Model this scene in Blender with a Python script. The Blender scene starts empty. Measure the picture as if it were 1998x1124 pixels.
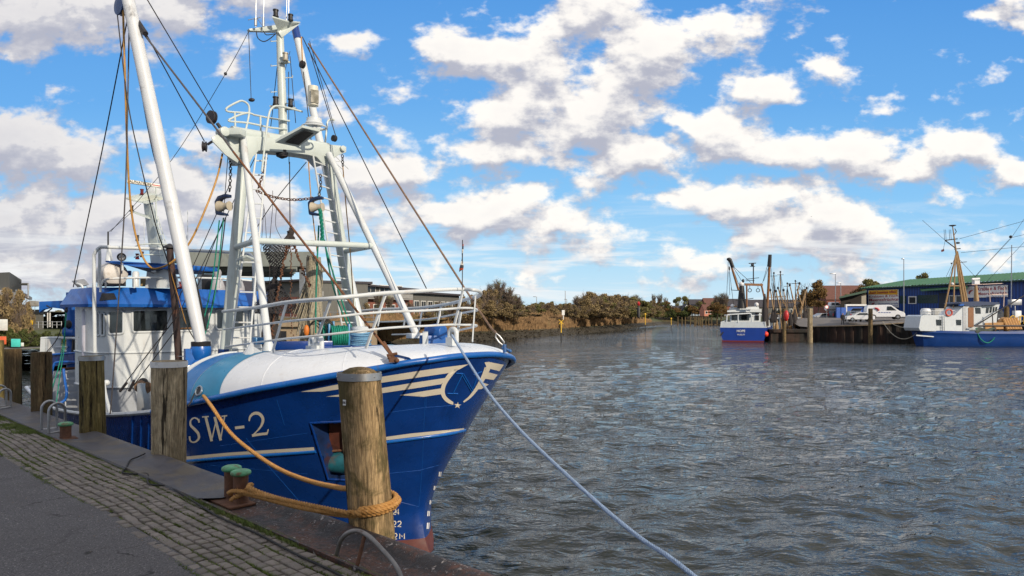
import bpy, bmesh, math, random
import numpy as np
from mathutils import Vector, Matrix, noise as mnoise
from mathutils.bvhtree import BVHTree
from mathutils.geometry import tessellate_polygon
R=math.radians
SC=bpy.context.scene; COL=SC.collection
rnd=random.Random(7)
# ------------------------------------------------------------------ camera
EYE=1.7; FPX=1332.0; CX=999.0; HY=618.0
cd=bpy.data.cameras.new('camera'); cam=bpy.data.objects.new('camera',cd); COL.objects.link(cam)
cam.location=(0,0,EYE); cam.rotation_euler=(R(90),0,0)
cd.sensor_width=36; cd.lens=24.0; cd.shift_y=(HY-562)/1998.0; cd.clip_start=.1; cd.clip_end=6000
SC.camera=cam
SC.view_settings.view_transform='Standard'; SC.view_settings.look='None'; SC.view_settings.exposure=0.12; SC.view_settings.gamma=1.0
SC.cycles.use_adaptive_sampling=True; SC.cycles.adaptive_threshold=.015; SC.cycles.use_denoising=True
SC.cycles.max_bounces=6; SC.cycles.diffuse_bounces=2; SC.cycles.glossy_bounces=3; SC.cycles.transparent_max_bounces=6
# ------------------------------------------------------------------ sun
SUN_AZ=Vector((.66,-.75)).normalized(); SUN_EL=R(24)      # horizontal direction towards the sun
sl=bpy.data.lights.new('sun','SUN'); sl.energy=3.9; sl.angle=R(.6); sl.color=(1,.86,.68)
so=bpy.data.objects.new('sun',sl); COL.objects.link(so)
so.rotation_euler=Vector((SUN_AZ.x*math.cos(SUN_EL),SUN_AZ.y*math.cos(SUN_EL),math.sin(SUN_EL))).to_track_quat('Z','Y').to_euler()
# ------------------------------------------------------------------ node helper
class NT:
    def __init__(s,tree): s.t=tree; s.n=tree.nodes; s.l=tree.links
    def new(s,typ,**kw):
        nd=s.n.new(typ)
        for k,v in kw.items(): setattr(nd,k,v)
        return nd
    def put(s,sock,v):
        if isinstance(v,bpy.types.NodeSocket): s.l.new(v,sock)
        else:
            if isinstance(v,(tuple,list)) and len(v)==3 and sock.type=='RGBA': v=tuple(v)+(1,)
            sock.default_value=v
    def m(s,op,a,b=0.0,c=0.0,clamp=False):
        nd=s.new('ShaderNodeMath',operation=op,use_clamp=clamp); s.put(nd.inputs[0],a); s.put(nd.inputs[1],b)
        if op in('MULTIPLY_ADD',): s.put(nd.inputs[2],c)
        return nd.outputs[0]
    def mix(s,f,a,b,blend='MIX'):
        nd=s.new('ShaderNodeMix',data_type='RGBA',blend_type=blend,clamp_factor=True); s.put(nd.inputs[0],f); s.put(nd.inputs[6],a); s.put(nd.inputs[7],b); return nd.outputs[2]
    def rng(s,v,a,b,c=0.0,d=1.0,smooth=False):
        nd=s.new('ShaderNodeMapRange',interpolation_type='SMOOTHSTEP' if smooth else 'LINEAR',clamp=True)
        for i,x in enumerate((v,a,b,c,d)): s.put(nd.inputs[i],x)
        return nd.outputs[0]
    def noise(s,vec,scale,detail=4,rough=.55,dist=0.0):
        nd=s.new('ShaderNodeTexNoise'); 
        if vec is not None: s.put(nd.inputs['Vector'],vec)
        nd.inputs['Scale'].default_value=scale; nd.inputs['Detail'].default_value=detail; nd.inputs['Roughness'].default_value=rough; nd.inputs['Distortion'].default_value=dist
        return nd.outputs[0]
    def comb(s,x,y,z):
        nd=s.new('ShaderNodeCombineXYZ'); s.put(nd.inputs[0],x); s.put(nd.inputs[1],y); s.put(nd.inputs[2],z); return nd.outputs[0]
# ------------------------------------------------------------------ sky
CLOUDS=[(700,400,70,30,.8),(820,420,40,16,.7),(900,470,50,14,.8),(560,540,100,18,.7),(700,520,80,14,.7),(860,545,90,14,.7),(1120,530,90,12,.7),(1230,500,50,12,.7),(1350,520,90,14,.75),(1460,540,80,12,.7),(1580,520,90,12,.7),(1700,500,80,14,.75),(1830,480,70,12,.7),(1780,340,70,16,.8),(1850,350,60,14,.7),(1680,240,60,16,.7),(1560,230,60,14,.6),(1950,240,40,12,.7),(1330,190,50,18,.6),(640,200,60,30,.6),(450,120,60,40,.6),(560,180,50,30,.5),(820,100,60,24,.6),(760,180,70,22,.6),(1120,420,40,14,.7),(1250,400,60,14,.6),(420,300,80,40,.75),(110,180,70,22,.55),(300,250,60,30,.6),(1960,520,70,12,.7),(930,100,110,55,1),(1050,130,130,65,1),(1190,190,120,65,1),(1000,225,110,50,1),(1160,25,130,40,.9),(1290,85,140,50,.9),(1400,60,110,45,.9),(1480,20,60,35,.8),(1250,145,80,45,1),
(1000,285,110,32,.85),(860,22,70,16,.6),(1100,250,120,45,1),(1440,186,58,22,1),(1510,176,60,18,1),(1625,150,60,26,1),(1400,250,88,38,1),(1480,290,120,38,1),(1600,298,100,34,1),(1700,325,62,22,1),
(1230,312,85,32,1),(1275,290,45,30,1),(860,320,100,20,.8),(1760,280,62,25,.95),(1880,288,90,34,.95),(1975,330,42,26,1),(1990,190,20,13,.9),(1740,215,50,18,.7),(1640,245,50,14,.7),(1862,148,32,12,.65),
(1880,212,35,10,.55),(1975,30,60,48,.85),(1898,98,28,8,.6),(1390,385,80,30,1),(1450,420,85,24,.95),(1560,370,60,13,.8),(1620,425,85,28,.9),(1715,446,28,18,.95),(1780,388,60,12,.8),(1930,392,60,15,.9),
(1175,461,25,14,.95),(945,415,58,17,.95),(1080,405,56,22,.95),(1020,370,85,14,.75),(1000,474,82,17,.85),(1035,514,30,8,.6),(1290,480,60,13,.8),(1500,462,70,15,.8),(1640,460,90,12,.7),(1930,435,60,12,.7),
(120,30,170,75,1),(300,15,120,70,1),(500,0,80,40,.7),(50,270,90,60,1),(140,300,110,55,1),(70,400,120,32,.95),(220,420,120,30,.8),(350,350,70,45,.9),(690,95,60,40,.7),(620,60,50,30,.5),(750,350,95,45,.85),
(60,490,110,36,1),(200,470,110,40,.9),(30,560,90,24,.9),(330,440,90,40,.9),(780,262,60,22,.5),(480,400,120,60,.8),(640,330,60,60,.7),(560,470,80,40,.6),(400,250,60,40,.45),(620,470,90,30,.7),(760,460,70,20,.5),
(1180,350,100,18,.5),(1330,345,90,16,.5),(1500,345,120,16,.5),(880,350,80,22,.6),(1100,320,60,22,.7)]
RX=[24+i*(1974-24)/31 for i in range(32)]
RY=[-250,-120,-60,0,40,85,130,175,215,255,295,335,375,415,460,510]
def cover(px,py,ws=1.0):
    if py<-30: # out of the frame: plain broken cloud
        return (.85 if py<-200 else .62)+.2*math.sin(px*.009+py*.011)*math.cos(px*.004-py*.017)
    c=0
    for (cx,cy,rx,ry,st) in CLOUDS:
        r2=((px-cx)/rx)**2+((py-cy)/ry)**2
        c=max(c,st*(1.3 if cy>370 else 1.08)/(1+r2**1.6))
    if 320<py<530: c=max(c,.40+.10*math.sin(px*.021+py*.05)*math.sin(px*.013-py*.03+1))
    elif py<320: c=max(c,.24+.12*math.sin(px*.011+py*.02+2))
    return min(c,1)
tab=[[cover(x,y) for x in RX] for y in RY]
w=bpy.data.worlds.new('World'); SC.world=w; w.use_nodes=True
T=NT(w.node_tree); T.n.clear()
geo=T.new('ShaderNodeTexCoord').outputs['Generated']
sx=T.new('ShaderNodeSeparateXYZ'); T.put(sx.inputs[0],geo)
ay=T.m('MAXIMUM',T.m('ABSOLUTE',sx.outputs[1]),.22)
U=T.m('DIVIDE',sx.outputs[0],ay); V=T.m('DIVIDE',T.m('MAXIMUM',sx.outputs[2],0.0),ay)
vs=T.m('ADD',V,.16)
pu=T.m('MULTIPLY',U,2.7); pv=T.m('MULTIPLY',V,4.3)
def clouddens(dv):
    pvv=T.m('ADD',pv,dv*4.3)
    P=T.comb(pu,pvv,0.7)
    wn=T.new('ShaderNodeTexNoise'); T.put(wn.inputs['Vector'],P); wn.inputs['Scale'].default_value=3.2; wn.inputs['Detail'].default_value=4
    ws=T.new('ShaderNodeSeparateXYZ'); T.put(ws.inputs[0],wn.outputs['Color'])
    amp=T.m('MULTIPLY',vs,.14)
    Uw=T.m('MULTIPLY_ADD',T.m('SUBTRACT',ws.outputs[0],.5),amp,U)
    Vw=T.m('MULTIPLY_ADD',T.m('SUBTRACT',ws.outputs[1],.5),T.m('MULTIPLY',amp,.5),T.m('ADD',V,dv))
    t=T.m('MULTIPLY_ADD',Uw,FPX/1998.0,.5,)
    pyv=T.m('MULTIPLY_ADD',Vw,-FPX,HY)
    total=None
    for r in range(4):
        outs=None
        cr=T.new('ShaderNodeValToRGB'); el=cr.color_ramp.elements
        while len(el)<32: el.new(.5)
        for i in range(32):
            el[i].position=RX[i]/1998.0
        for i in range(32):
            el[i].color=[tab[r*4+k][i] for k in range(4)]
        T.put(cr.inputs[0],t)
        sc=T.new('ShaderNodeSeparateColor'); T.put(sc.inputs[0],cr.outputs[0])
        for k in range(4):
            j=r*4+k; y=RY[j]; y0=RY[j-1] if j else -4000; y1=RY[j+1] if j<15 else 640
            a=T.rng(pyv,y0,y,0,1) if j else None
            b=T.rng(pyv,y,y1,1,0 if j<15 else .25)
            wt=b if a is None else T.m('MULTIPLY',a,b)
            ch=sc.outputs[k] if k<3 else cr.outputs[1]
            total=T.m('MULTIPLY',wt,ch) if total is None else T.m('MULTIPLY_ADD',wt,ch,total)
    n1=T.noise(P,6.4,9,.56,.05)
    return T.m('MULTIPLY_ADD',T.m('SUBTRACT',n1,.5),1.6,total), n1
D0,n0=clouddens(0.0); D1,n1=clouddens(.03)
alpha=T.rng(D0,.40,.74,0,1,True)
lit=T.rng(T.m('SUBTRACT',D0,T.m('MULTIPLY',D1,.92)),-.26,.34,0,1,True)
leftg=T.rng(U,-.78,.0,.42,0.0)
thick=T.rng(D0,.6,1.5,0,.22)
shade=T.m('SUBTRACT',lit,T.m('ADD',leftg,thick),clamp=True)
shade=T.m('MAXIMUM',shade,T.m('MULTIPLY',lit,.35))
ccol=T.mix(shade,(.45,.46,.54),(1.04,.99,.92))
sky=T.new('ShaderNodeTexSky',sky_type='NISHITA'); sky.sun_disc=False; sky.sun_elevation=SUN_EL
sky.sun_rotation=math.atan2(SUN_AZ.x,SUN_AZ.y); sky.air_density=1.0; sky.dust_density=.3; sky.ozone_density=2.5
hs=T.new('ShaderNodeHueSaturation'); hs.inputs['Saturation'].default_value=1.25; hs.inputs['Value'].default_value=1.0; T.put(hs.inputs['Color'],sky.outputs[0])
# the sky texture is physically bright: clouds are given in the same units (divided by the strength)
STR=.12
cc=T.new('ShaderNodeVectorMath',operation='SCALE'); T.put(cc.inputs[0],ccol); cc.inputs[3].default_value=1/STR*.98
hz=T.rng(V,0,.13,.8,0,True)
gr=T.new('ShaderNodeValToRGB'); T.put(gr.inputs[0],T.m('MULTIPLY',V,1.6)); ge=gr.color_ramp.elements
for p_,c_ in zip((0.0,.12,.28,.5,.8,1.0),((.62,.78,.88),(.42,.68,.88),(.24,.54,.87),(.14,.40,.80),(.085,.30,.72),(.05,.22,.62))):
    e_=ge[0] if p_==0.0 else ge[len(ge)-1] if p_==1.0 else ge.new(p_); e_.position=p_; e_.color=c_+(1,)
gs=T.new('ShaderNodeVectorMath',operation='SCALE'); T.put(gs.inputs[0],gr.outputs[0]); gs.inputs[3].default_value=1/STR
skyc=T.mix(.95,hs.outputs[0],gs.outputs[0])
fin=T.mix(T.m('MULTIPLY',alpha,.97),skyc,cc.outputs[0])
# thin high streaks above the horizon
st=T.rng(T.noise(T.comb(T.m('MULTIPLY',U,3.0),T.m('MULTIPLY',V,26.0),3.3),1.6,5,.6,.4),.46,.66,0,.75,True)
stm=T.m('MULTIPLY',st,T.rng(V,.20,.07,0,1,True))
fin=T.mix(stm,fin,(.86/STR,.87/STR,.87/STR))
bg=T.new('ShaderNodeBackground'); T.put(bg.inputs[0],fin); bg.inputs[1].default_value=STR
ow=T.new('ShaderNodeOutputWorld'); T.l.new(bg.outputs[0],ow.inputs[0])
# ------------------------------------------------------------------ frames of reference
WZ=-2.26                                    # water level
def AT(px,py,d): return Vector(((px-CX)/FPX*d,d,EYE-(py-HY)/FPX*d))
SO=Vector((-.07,10.2)); SU=Vector((-.7345,.6786)).normalized(); SN=Vector((-SU.y,SU.x))   # stem tip, aft, towards the quay
def SP(s,wv,z): p=SO+SU*s+SN*wv; return Vector((p.x,p.y,z))
def ONW(px,py,wv):
    k=(px-CX)/FPX; b=SO+SN*wv; s=(k*b.y-b.x)/(SU.x-k*SU.y); y=b.y+s*SU.y; return Vector((k*y,y,EYE-(py-HY)/FPX*y))
def ONS(px,py,s):
    k=(px-CX)/FPX; b=SO+SU*s; wv=(k*b.y-b.x)/(SN.x-k*SN.y); y=b.y+wv*SN.y; return Vector((k*y,y,EYE-(py-HY)/FPX*y))
def SW(p): d=Vector((p.x,p.y))-SO; return d.dot(SU),d.dot(SN)
QO=Vector((-.59,4.83)); QU=Vector((-.735,.679)).normalized(); QN=Vector((-QU.y,QU.x))      # quay edge, away from us, inland
def QP(t,o,z=0.0): p=QO+QU*t+QN*o; return Vector((p.x,p.y,z))
# ------------------------------------------------------------------ mesh builder
class MB:
    def __init__(s): s.v=[]; s.f=[]; s.mi=[]
    def add(s,vs,fs,mi=0):
        b=len(s.v); s.v+= [Vector(v) for v in vs]; s.f+=[tuple(b+i for i in f) for f in fs]; s.mi+=[mi]*len(fs); return s
    def box(s,c,sz,rz=0.0,mat=None,mi=0):
        x,y,z=[a/2 for a in sz]; M=mat or (Matrix.Translation(c)@Matrix.Rotation(rz,4,'Z'))
        vs=[M@Vector((a*x,b*y,e*z)) for a in(-1,1) for b in(-1,1) for e in(-1,1)]
        return s.add(vs,[(0,1,3,2),(4,6,7,5),(0,4,5,1),(2,3,7,6),(0,2,6,4),(1,5,7,3)],mi)
    def beam(s,p,q,w_,h,up=(0,0,1),mi=0):
        p=Vector(p);q=Vector(q);d=(q-p); L=d.length; d.normalize(); u_=Vector(up); sd=d.cross(u_)
        if sd.length<1e-4: sd=d.cross(Vector((1,0,0)))
        sd.normalize(); u_=sd.cross(d)
        vs=[b+sd*(a*w_/2)+u_*(e*h/2) for b in(p,q) for a in(-1,1) for e in(-1,1)]
        return s.add(vs,[(0,2,3,1),(4,5,7,6),(0,1,5,4),(2,6,7,3),(0,4,6,2),(1,3,7,5)],mi)
    def tube(s,pts,r,n=8,cap=True,closed=False,mi=0):
        pts=[Vector(p) for p in pts]; m=len(pts); rs=r if isinstance(r,(list,tuple)) else [r]*m
        b=len(s.v); prev=None
        for i,p in enumerate(pts):
            if closed: d=(pts[(i+1)%m]-pts[i-1])
            else: d=pts[min(i+1,m-1)]-pts[max(i-1,0)]
            if d.length<1e-9: d=Vector((0,0,1))
            d.normalize()
            if prev is None:
                a=Vector((0,0,1)) if abs(d.z)<.9 else Vector((1,0,0)); e=d.cross(a).normalized()
            else:
                e=prev-d*prev.dot(d)
                e=e.normalized() if e.length>1e-6 else d.orthogonal().normalized()
            prev=e; g=d.cross(e)
            for k in range(n):
                a=2*math.pi*k/n; s.v.append(p+(e*math.cos(a)+g*math.sin(a))*rs[i])
        rings=m if closed else m-1; cnt=0
        for i in range(rings):
            j=(i+1)%m
            for k in range(n):
                l=(k+1)%n; s.f.append((b+i*n+k,b+i*n+l,b+j*n+l,b+j*n+k)); cnt+=1
        if cap and not closed:
            s.f.append(tuple(b+k for k in range(n))[::-1]); s.f.append(tuple(b+(m-1)*n+k for k in range(n))); cnt+=2
        s.mi+=[mi]*cnt; return s
    def lathe(s,c,prof,n=16,axis=(0,0,1),mi=0,cap=True):
        ax=Vector(axis).normalized(); e=ax.orthogonal().normalized(); g=ax.cross(e); b=len(s.v); c=Vector(c)
        for (r,h) in prof:
            for k in range(n):
                a=2*math.pi*k/n; s.v.append(c+ax*h+(e*math.cos(a)+g*math.sin(a))*r)
        cnt=0
        for i in range(len(prof)-1):
            for k in range(n):
                l=(k+1)%n; s.f.append((b+i*n+k,b+i*n+l,b+(i+1)*n+l,b+(i+1)*n+k)); cnt+=1
        if cap: s.f.append(tuple(b+k for k in range(n))[::-1]); s.f.append(tuple(b+(len(prof)-1)*n+k for k in range(n))); cnt+=2
        s.mi+=[mi]*cnt; return s
    def ball(s,c,r,n=12,m=8,mi=0):
        rr=r if isinstance(r,(tuple,list)) else (r,r,r); c=Vector(c); b=len(s.v); cnt=0
        for i in range(m+1):
            t=math.pi*i/m
            for k in range(n):
                a=2*math.pi*k/n; s.v.append(c+Vector((rr[0]*math.sin(t)*math.cos(a),rr[1]*math.sin(t)*math.sin(a),rr[2]*math.cos(t))))
        for i in range(m):
            for k in range(n):
                l=(k+1)%n; s.f.append((b+i*n+k,b+(i+1)*n+k,b+(i+1)*n+l,b+i*n+l)); cnt+=1
        s.mi+=[mi]*cnt; return s
    def prism(s,poly,off,mi=0):
        # poly: 3d points in order; off: vector
        off=Vector(off); n=len(poly); P=[Vector(p) for p in poly]; b=len(s.v); s.v+=P+[p+off for p in P]
        s.f.append(tuple(b+i for i in range(n))); s.f.append(tuple(b+n+i for i in range(n))[::-1]); 
        for i in range(n): j=(i+1)%n; s.f.append((b+i,b+n+i,b+n+j,b+j))
        s.mi+=[mi]*(n+2); return s
    def grid(s,rows,mi=0,closed=False):
        b=len(s.v); m=len(rows[0]); cnt=0
        for r in rows: s.v+=[Vector(p) for p in r]
        for i in range(len(rows)-1):
            for j in range(m if closed else m-1):
                k=(j+1)%m; s.f.append((b+i*m+j,b+i*m+k,b+(i+1)*m+k,b+(i+1)*m+j)); cnt+=1
        s.mi+=[mi]*cnt; return s
    def build(s,name,mats,parent=None,smooth=40,bevel=0,recalc=True,loc=None,weld=0):
        me=bpy.data.meshes.new(name)
        off=Vector((0,0,0)); p=parent
        while p is not None: off+=Vector(p.location); p=p.parent
        o=bpy.data.objects.new(name,me)
        if loc is not None: o.location=Vector(loc)-off; off=Vector(loc)
        me.from_pydata([tuple(v-off) for v in s.v],[],s.f)
        if not isinstance(mats,(list,tuple)): mats=[mats]
        for m_ in mats: me.materials.append(m_)
        if len(mats)>1: me.polygons.foreach_set('material_index',s.mi)
        if recalc or bevel or weld:
            bm=bmesh.new(); bm.from_mesh(me)
            if weld: bmesh.ops.remove_doubles(bm,verts=bm.verts,dist=weld)
            if recalc: bmesh.ops.recalc_face_normals(bm,faces=bm.faces)
            if bevel:
                es=[e for e in bm.edges if len(e.link_faces)==2 and e.calc_face_angle(0)>R(35)]
                bmesh.ops.bevel(bm,geom=es,offset=bevel,segments=2,affect='EDGES',profile=.5)
            bm.to_mesh(me); bm.free()
        if smooth:
            me.shade_smooth(); me.set_sharp_from_angle(angle=R(smooth))
        COL.objects.link(o)
        if parent is not None: o.parent=parent
        return o
def thing(name,label,cat,loc=(0,0,0),group=None,rz=0.0):
    o=bpy.data.objects.new(name,None); COL.objects.link(o); o.location=loc; o.rotation_euler=(0,0,rz); o.empty_display_size=.2
    return tag(o,label,cat,group)
def tag(o,label,cat,group=None,kind=None):
    o['label']=label; o['category']=cat
    if group: o['group']=group
    if kind: o['kind']=kind
    return o
def struct(o,label=None):
    o['kind']='structure'
    if label: o['label']=label
    return o
def dup(root,loc=None,rz=None,sc=None,label=None,group=None):
    r=root.copy(); COL.objects.link(r)
    if loc is not None: r.location=loc
    if rz is not None: r.rotation_euler=(0,0,rz)
    if sc is not None: r.scale=sc if isinstance(sc,(tuple,list)) else (sc,sc,sc)
    if label: r['label']=label
    if group: r['group']=group
    for ch in list(root.children):
        c=ch.copy(); COL.objects.link(c); c.parent=r
        for g in list(ch.children):
            d=g.copy(); COL.objects.link(d); d.parent=c
    return r
def smooth_path(pts,k=6):
    P=[Vector(p) for p in pts]; out=[]
    for i in range(len(P)-1):
        a=P[max(i-1,0)];b=P[i];c=P[i+1];d=P[min(i+2,len(P)-1)]
        for j in range(k):
            t=j/k; out.append(.5*((2*b)+(c-a)*t+(2*a-5*b+4*c-d)*t*t+(3*b-a-3*c+d)*t**3))
    out.append(P[-1]); return out
def sagline(a,b,sag,n=12): 
    a=Vector(a);b=Vector(b); return [a.lerp(b,i/n)-Vector((0,0,sag*4*(i/n)*(1-i/n))) for i in range(n+1)]
# ------------------------------------------------------------------ materials
MT={}
def mat(name,col,rough=.5,metal=0.0,var=.12,vs=3.0,dirt=None,dirtamt=.0,ds=2.0,bump=.0,bs=30.0,streak=False,spec=.5,coat=0.0,seed=0.0,dlo=.55,stretch=None):
    if name in MT: return MT[name]
    m=bpy.data.materials.new(name); m.use_nodes=True; N=NT(m.node_tree); N.n.clear()
    tc=N.new('ShaderNodeTexCoord').outputs['Object']
    mp=N.new('ShaderNodeMapping'); N.put(mp.inputs[0],tc); mp.inputs['Location'].default_value=(seed,seed*1.7,seed*.3)
    if stretch: mp.inputs['Scale'].default_value=stretch
    v=mp.outputs[0]
    c=tuple(col)
    n1=N.noise(v,vs,5,.6)
    base=N.mix(N.rng(n1,.3,.7),tuple(x*(1-var) for x in c),tuple(min(1,x*(1+var)) for x in c))
    if dirt is not None:
        if streak:
            mq=N.new('ShaderNodeMapping'); N.put(mq.inputs[0],tc); mq.inputs['Scale'].default_value=(1,1,.12); dv=mq.outputs[0]
        else: dv=v
        n2=N.noise(dv,ds,6,.65,.3)
        base=N.mix(N.rng(n2,dlo,dlo+.17,0,dirtamt,True),base,dirt)
    b=N.new('ShaderNodeBsdfPrincipled'); N.put(b.inputs['Base Color'],base)
    b.inputs['Metallic'].default_value=metal; b.inputs['Specular IOR Level'].default_value=spec
    N.put(b.inputs['Roughness'],N.rng(N.noise(v,vs*2.3,3),.3,.7,max(rough-.08,.02),min(rough+.1,1)))
    if coat: b.inputs['Coat Weight'].default_value=coat; b.inputs['Coat Roughness'].default_value=.15
    if bump:
        bp=N.new('ShaderNodeBump'); bp.inputs['Strength'].default_value=1; bp.inputs['Distance'].default_value=bump
        N.put(bp.inputs['Height'],N.noise(v,bs,6,.6)); N.l.new(bp.outputs[0],b.inputs['Normal'])
    o=N.new('ShaderNodeOutputMaterial'); N.l.new(b.outputs[0],o.inputs[0]); MT[name]=m; return m
RUST=(.13,.045,.018)
white=mat('white_paint',(.56,.60,.62),.32,var=.05,dirt=(.34,.25,.16),dirtamt=.5,ds=2.2,streak=True,dlo=.57,bump=.0008,bs=6)
white2=mat('gantry_paint',(.50,.56,.54),.35,var=.05,dirt=(.24,.14,.07),dirtamt=.55,ds=3.4,streak=True,dlo=.59,bump=.0008,bs=8)
shellw=mat('whaleback_white',(.64,.68,.73),.3,var=.03,dirt=(.42,.38,.34),dirtamt=.45,ds=2.4,dlo=.6,bump=.0015,bs=2.2)
hullb=mat('hull_blue',(.003,.034,.185),.27,var=.25,vs=1.3,dirt=(.002,.022,.12),dirtamt=.75,ds=1.6,streak=True,bump=.010,bs=1.1,spec=.5,coat=.2)
railb=mat('rail_blue',(.006,.10,.38),.3,var=.15,dirt=(.05,.06,.08),dirtamt=.4,ds=6,bump=.001,bs=20)
roofb=mat('roof_blue',(.009,.10,.40),.35,var=.08,bump=.001,bs=5)
skyb=mat('light_blue',(.03,.20,.42),.4,var=.12)
redb=mat('antifouling_red',(.10,.024,.02),.6,var=.3,vs=3,dirt=(.03,.03,.02),dirtamt=.6,ds=2)
cream=mat('cream_paint',(.62,.57,.47),.45,var=.06,dirt=(.2,.17,.12),dirtamt=.4,ds=5,dlo=.62)
greyd=mat('deck_grey',(.16,.18,.21),.6,var=.12,dirt=(.1,.07,.05),dirtamt=.4,ds=2)
greyl=mat('coaming_grey',(.30,.33,.37),.5,var=.08,dirt=(.2,.15,.1),dirtamt=.4,ds=3,streak=True)
black=mat('black_paint',(.012,.012,.014),.5,var=.3,vs=10)
dark=mat('dark_metal',(.03,.03,.035),.55,.3,var=.3,vs=9,dirt=RUST,dirtamt=.5,ds=8)
rustm=mat('rusty_steel',(.12,.055,.03),.85,var=.4,vs=12,dirt=(.04,.025,.02),dirtamt=.8,ds=14,bump=.002,bs=60)
rustp=mat('rusty_pipe',(.035,.02,.018),.75,var=.3,vs=8,dirt=RUST,dirtamt=.8,ds=5,bump=.001,bs=40)
galv=mat('galvanised',(.36,.37,.38),.4,.7,var=.15,vs=8,dirt=(.15,.12,.1),dirtamt=.5,ds=6)
steel=mat('brushed_steel',(.5,.5,.5),.3,.9,var=.1,vs=8)
wire=mat('wire_black',(.018,.017,.018),.6,.2)
wireg=mat('wire_grey',(.09,.085,.09),.6,.3,var=.3,vs=15,dirt=RUST,dirtamt=.4,ds=6)
teal=mat('green_rope',(.0,.19,.13),.7,var=.35,vs=30,bump=.003,bs=90)
tanr=mat('tan_hose',(.42,.22,.045),.6,var=.25,vs=10)
blueline=mat('blue_rope',(.12,.27,.42),.7,var=.3,vs=40,bump=.003,bs=120)
amber=mat('orange_paint',(.6,.17,.02),.5)
glass=mat('window_glass',(.012,.016,.018),.06,var=.4,vs=2,spec=.8)
rubber=mat('rubber',(.012,.012,.012),.7,var=.3,vs=20)
redp=mat('red_paint',(.45,.02,.02),.4)
yel=mat('yellow_paint',(.7,.42,.02),.5)
netg=mat('net_beige',(.30,.27,.20),.9,var=.4,vs=25)
netd=mat('net_dark',(.035,.03,.03),.9,var=.4,vs=25)
teala=mat('anchor_teal',(.01,.09,.12),.5,var=.4,vs=5,dirt=RUST,dirtamt=.6,ds=4)
# ================================================================== special materials
def wood_mat(name,c1,c2,c3,seed=0):
    m=bpy.data.materials.new(name); m.use_nodes=True; N=NT(m.node_tree); N.n.clear()
    tc=N.new('ShaderNodeTexCoord').outputs['Object']
    mp=N.new('ShaderNodeMapping'); N.put(mp.inputs[0],tc); mp.inputs['Scale'].default_value=(1,1,.07); mp.inputs['Location'].default_value=(seed,seed,seed)
    g=N.noise(mp.outputs[0],46,9,.78,.5); g2=N.noise(mp.outputs[0],11,6,.65,.5); g3=N.noise(mp.outputs[0],120,3,.7)
    big=N.noise(tc,2.6,6,.68,.6); big2=N.noise(mp.outputs[0],3.2,5,.7,1.2)
    col=N.mix(N.rng(g,.38,.62),c2,c1)
    pale=N.rng(big2,.53,.57,0,.8,True); col=N.mix(pale,col,N.mix(N.rng(g,.35,.6),tuple(x*.75 for x in c1),tuple(min(1,x*1.7) for x in c1)))
    col=N.mix(N.rng(big,.44,.60,0,.85,True),col,c3)
    col=N.mix(N.rng(g3,.42,.60,.45,0),col,(.02,.015,.01))
    crack=N.rng(g2,.37,.42,1,0,True)
    col=N.mix(N.m('MULTIPLY',crack,.9),col,(.012,.009,.007))
    b=N.new('ShaderNodeBsdfPrincipled'); N.put(b.inputs['Base Color'],col); b.inputs['Roughness'].default_value=.85; b.inputs['Specular IOR Level'].default_value=.2
    h=N.m('SUBTRACT',N.m('MULTIPLY_ADD',g,.5,g2),N.m('MULTIPLY',crack,.5))
    bp=N.new('ShaderNodeBump'); bp.inputs['Strength'].default_value=1; bp.inputs['Distance'].default_value=.04; N.put(bp.inputs['Height'],h); N.l.new(bp.outputs[0],b.inputs['Normal'])
    o=N.new('ShaderNodeOutputMaterial'); N.l.new(b.outputs[0],o.inputs[0]); return m
wood_a=wood_mat('post_wood_mossy',(.41,.29,.155),(.14,.095,.045),(.13,.11,.045),1)
wood_b=wood_mat('post_wood_pale',(.52,.42,.27),(.20,.15,.09),(.30,.24,.15),5)
wood_c=wood_mat('post_wood_brown',(.22,.15,.075),(.085,.055,.03),(.12,.10,.05),9)
wood_d=wood_mat('post_wood_olive',(.31,.24,.095),(.12,.095,.04),(.18,.145,.05),12)
def simple_mat(name,build):
    m=bpy.data.materials.new(name); m.use_nodes=True; N=NT(m.node_tree); N.n.clear()
    b=N.new('ShaderNodeBsdfPrincipled'); o=N.new('ShaderNodeOutputMaterial'); N.l.new(b.outputs[0],o.inputs[0])
    build(N,b,N.new('ShaderNodeTexCoord').outputs['Object']); return m
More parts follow.
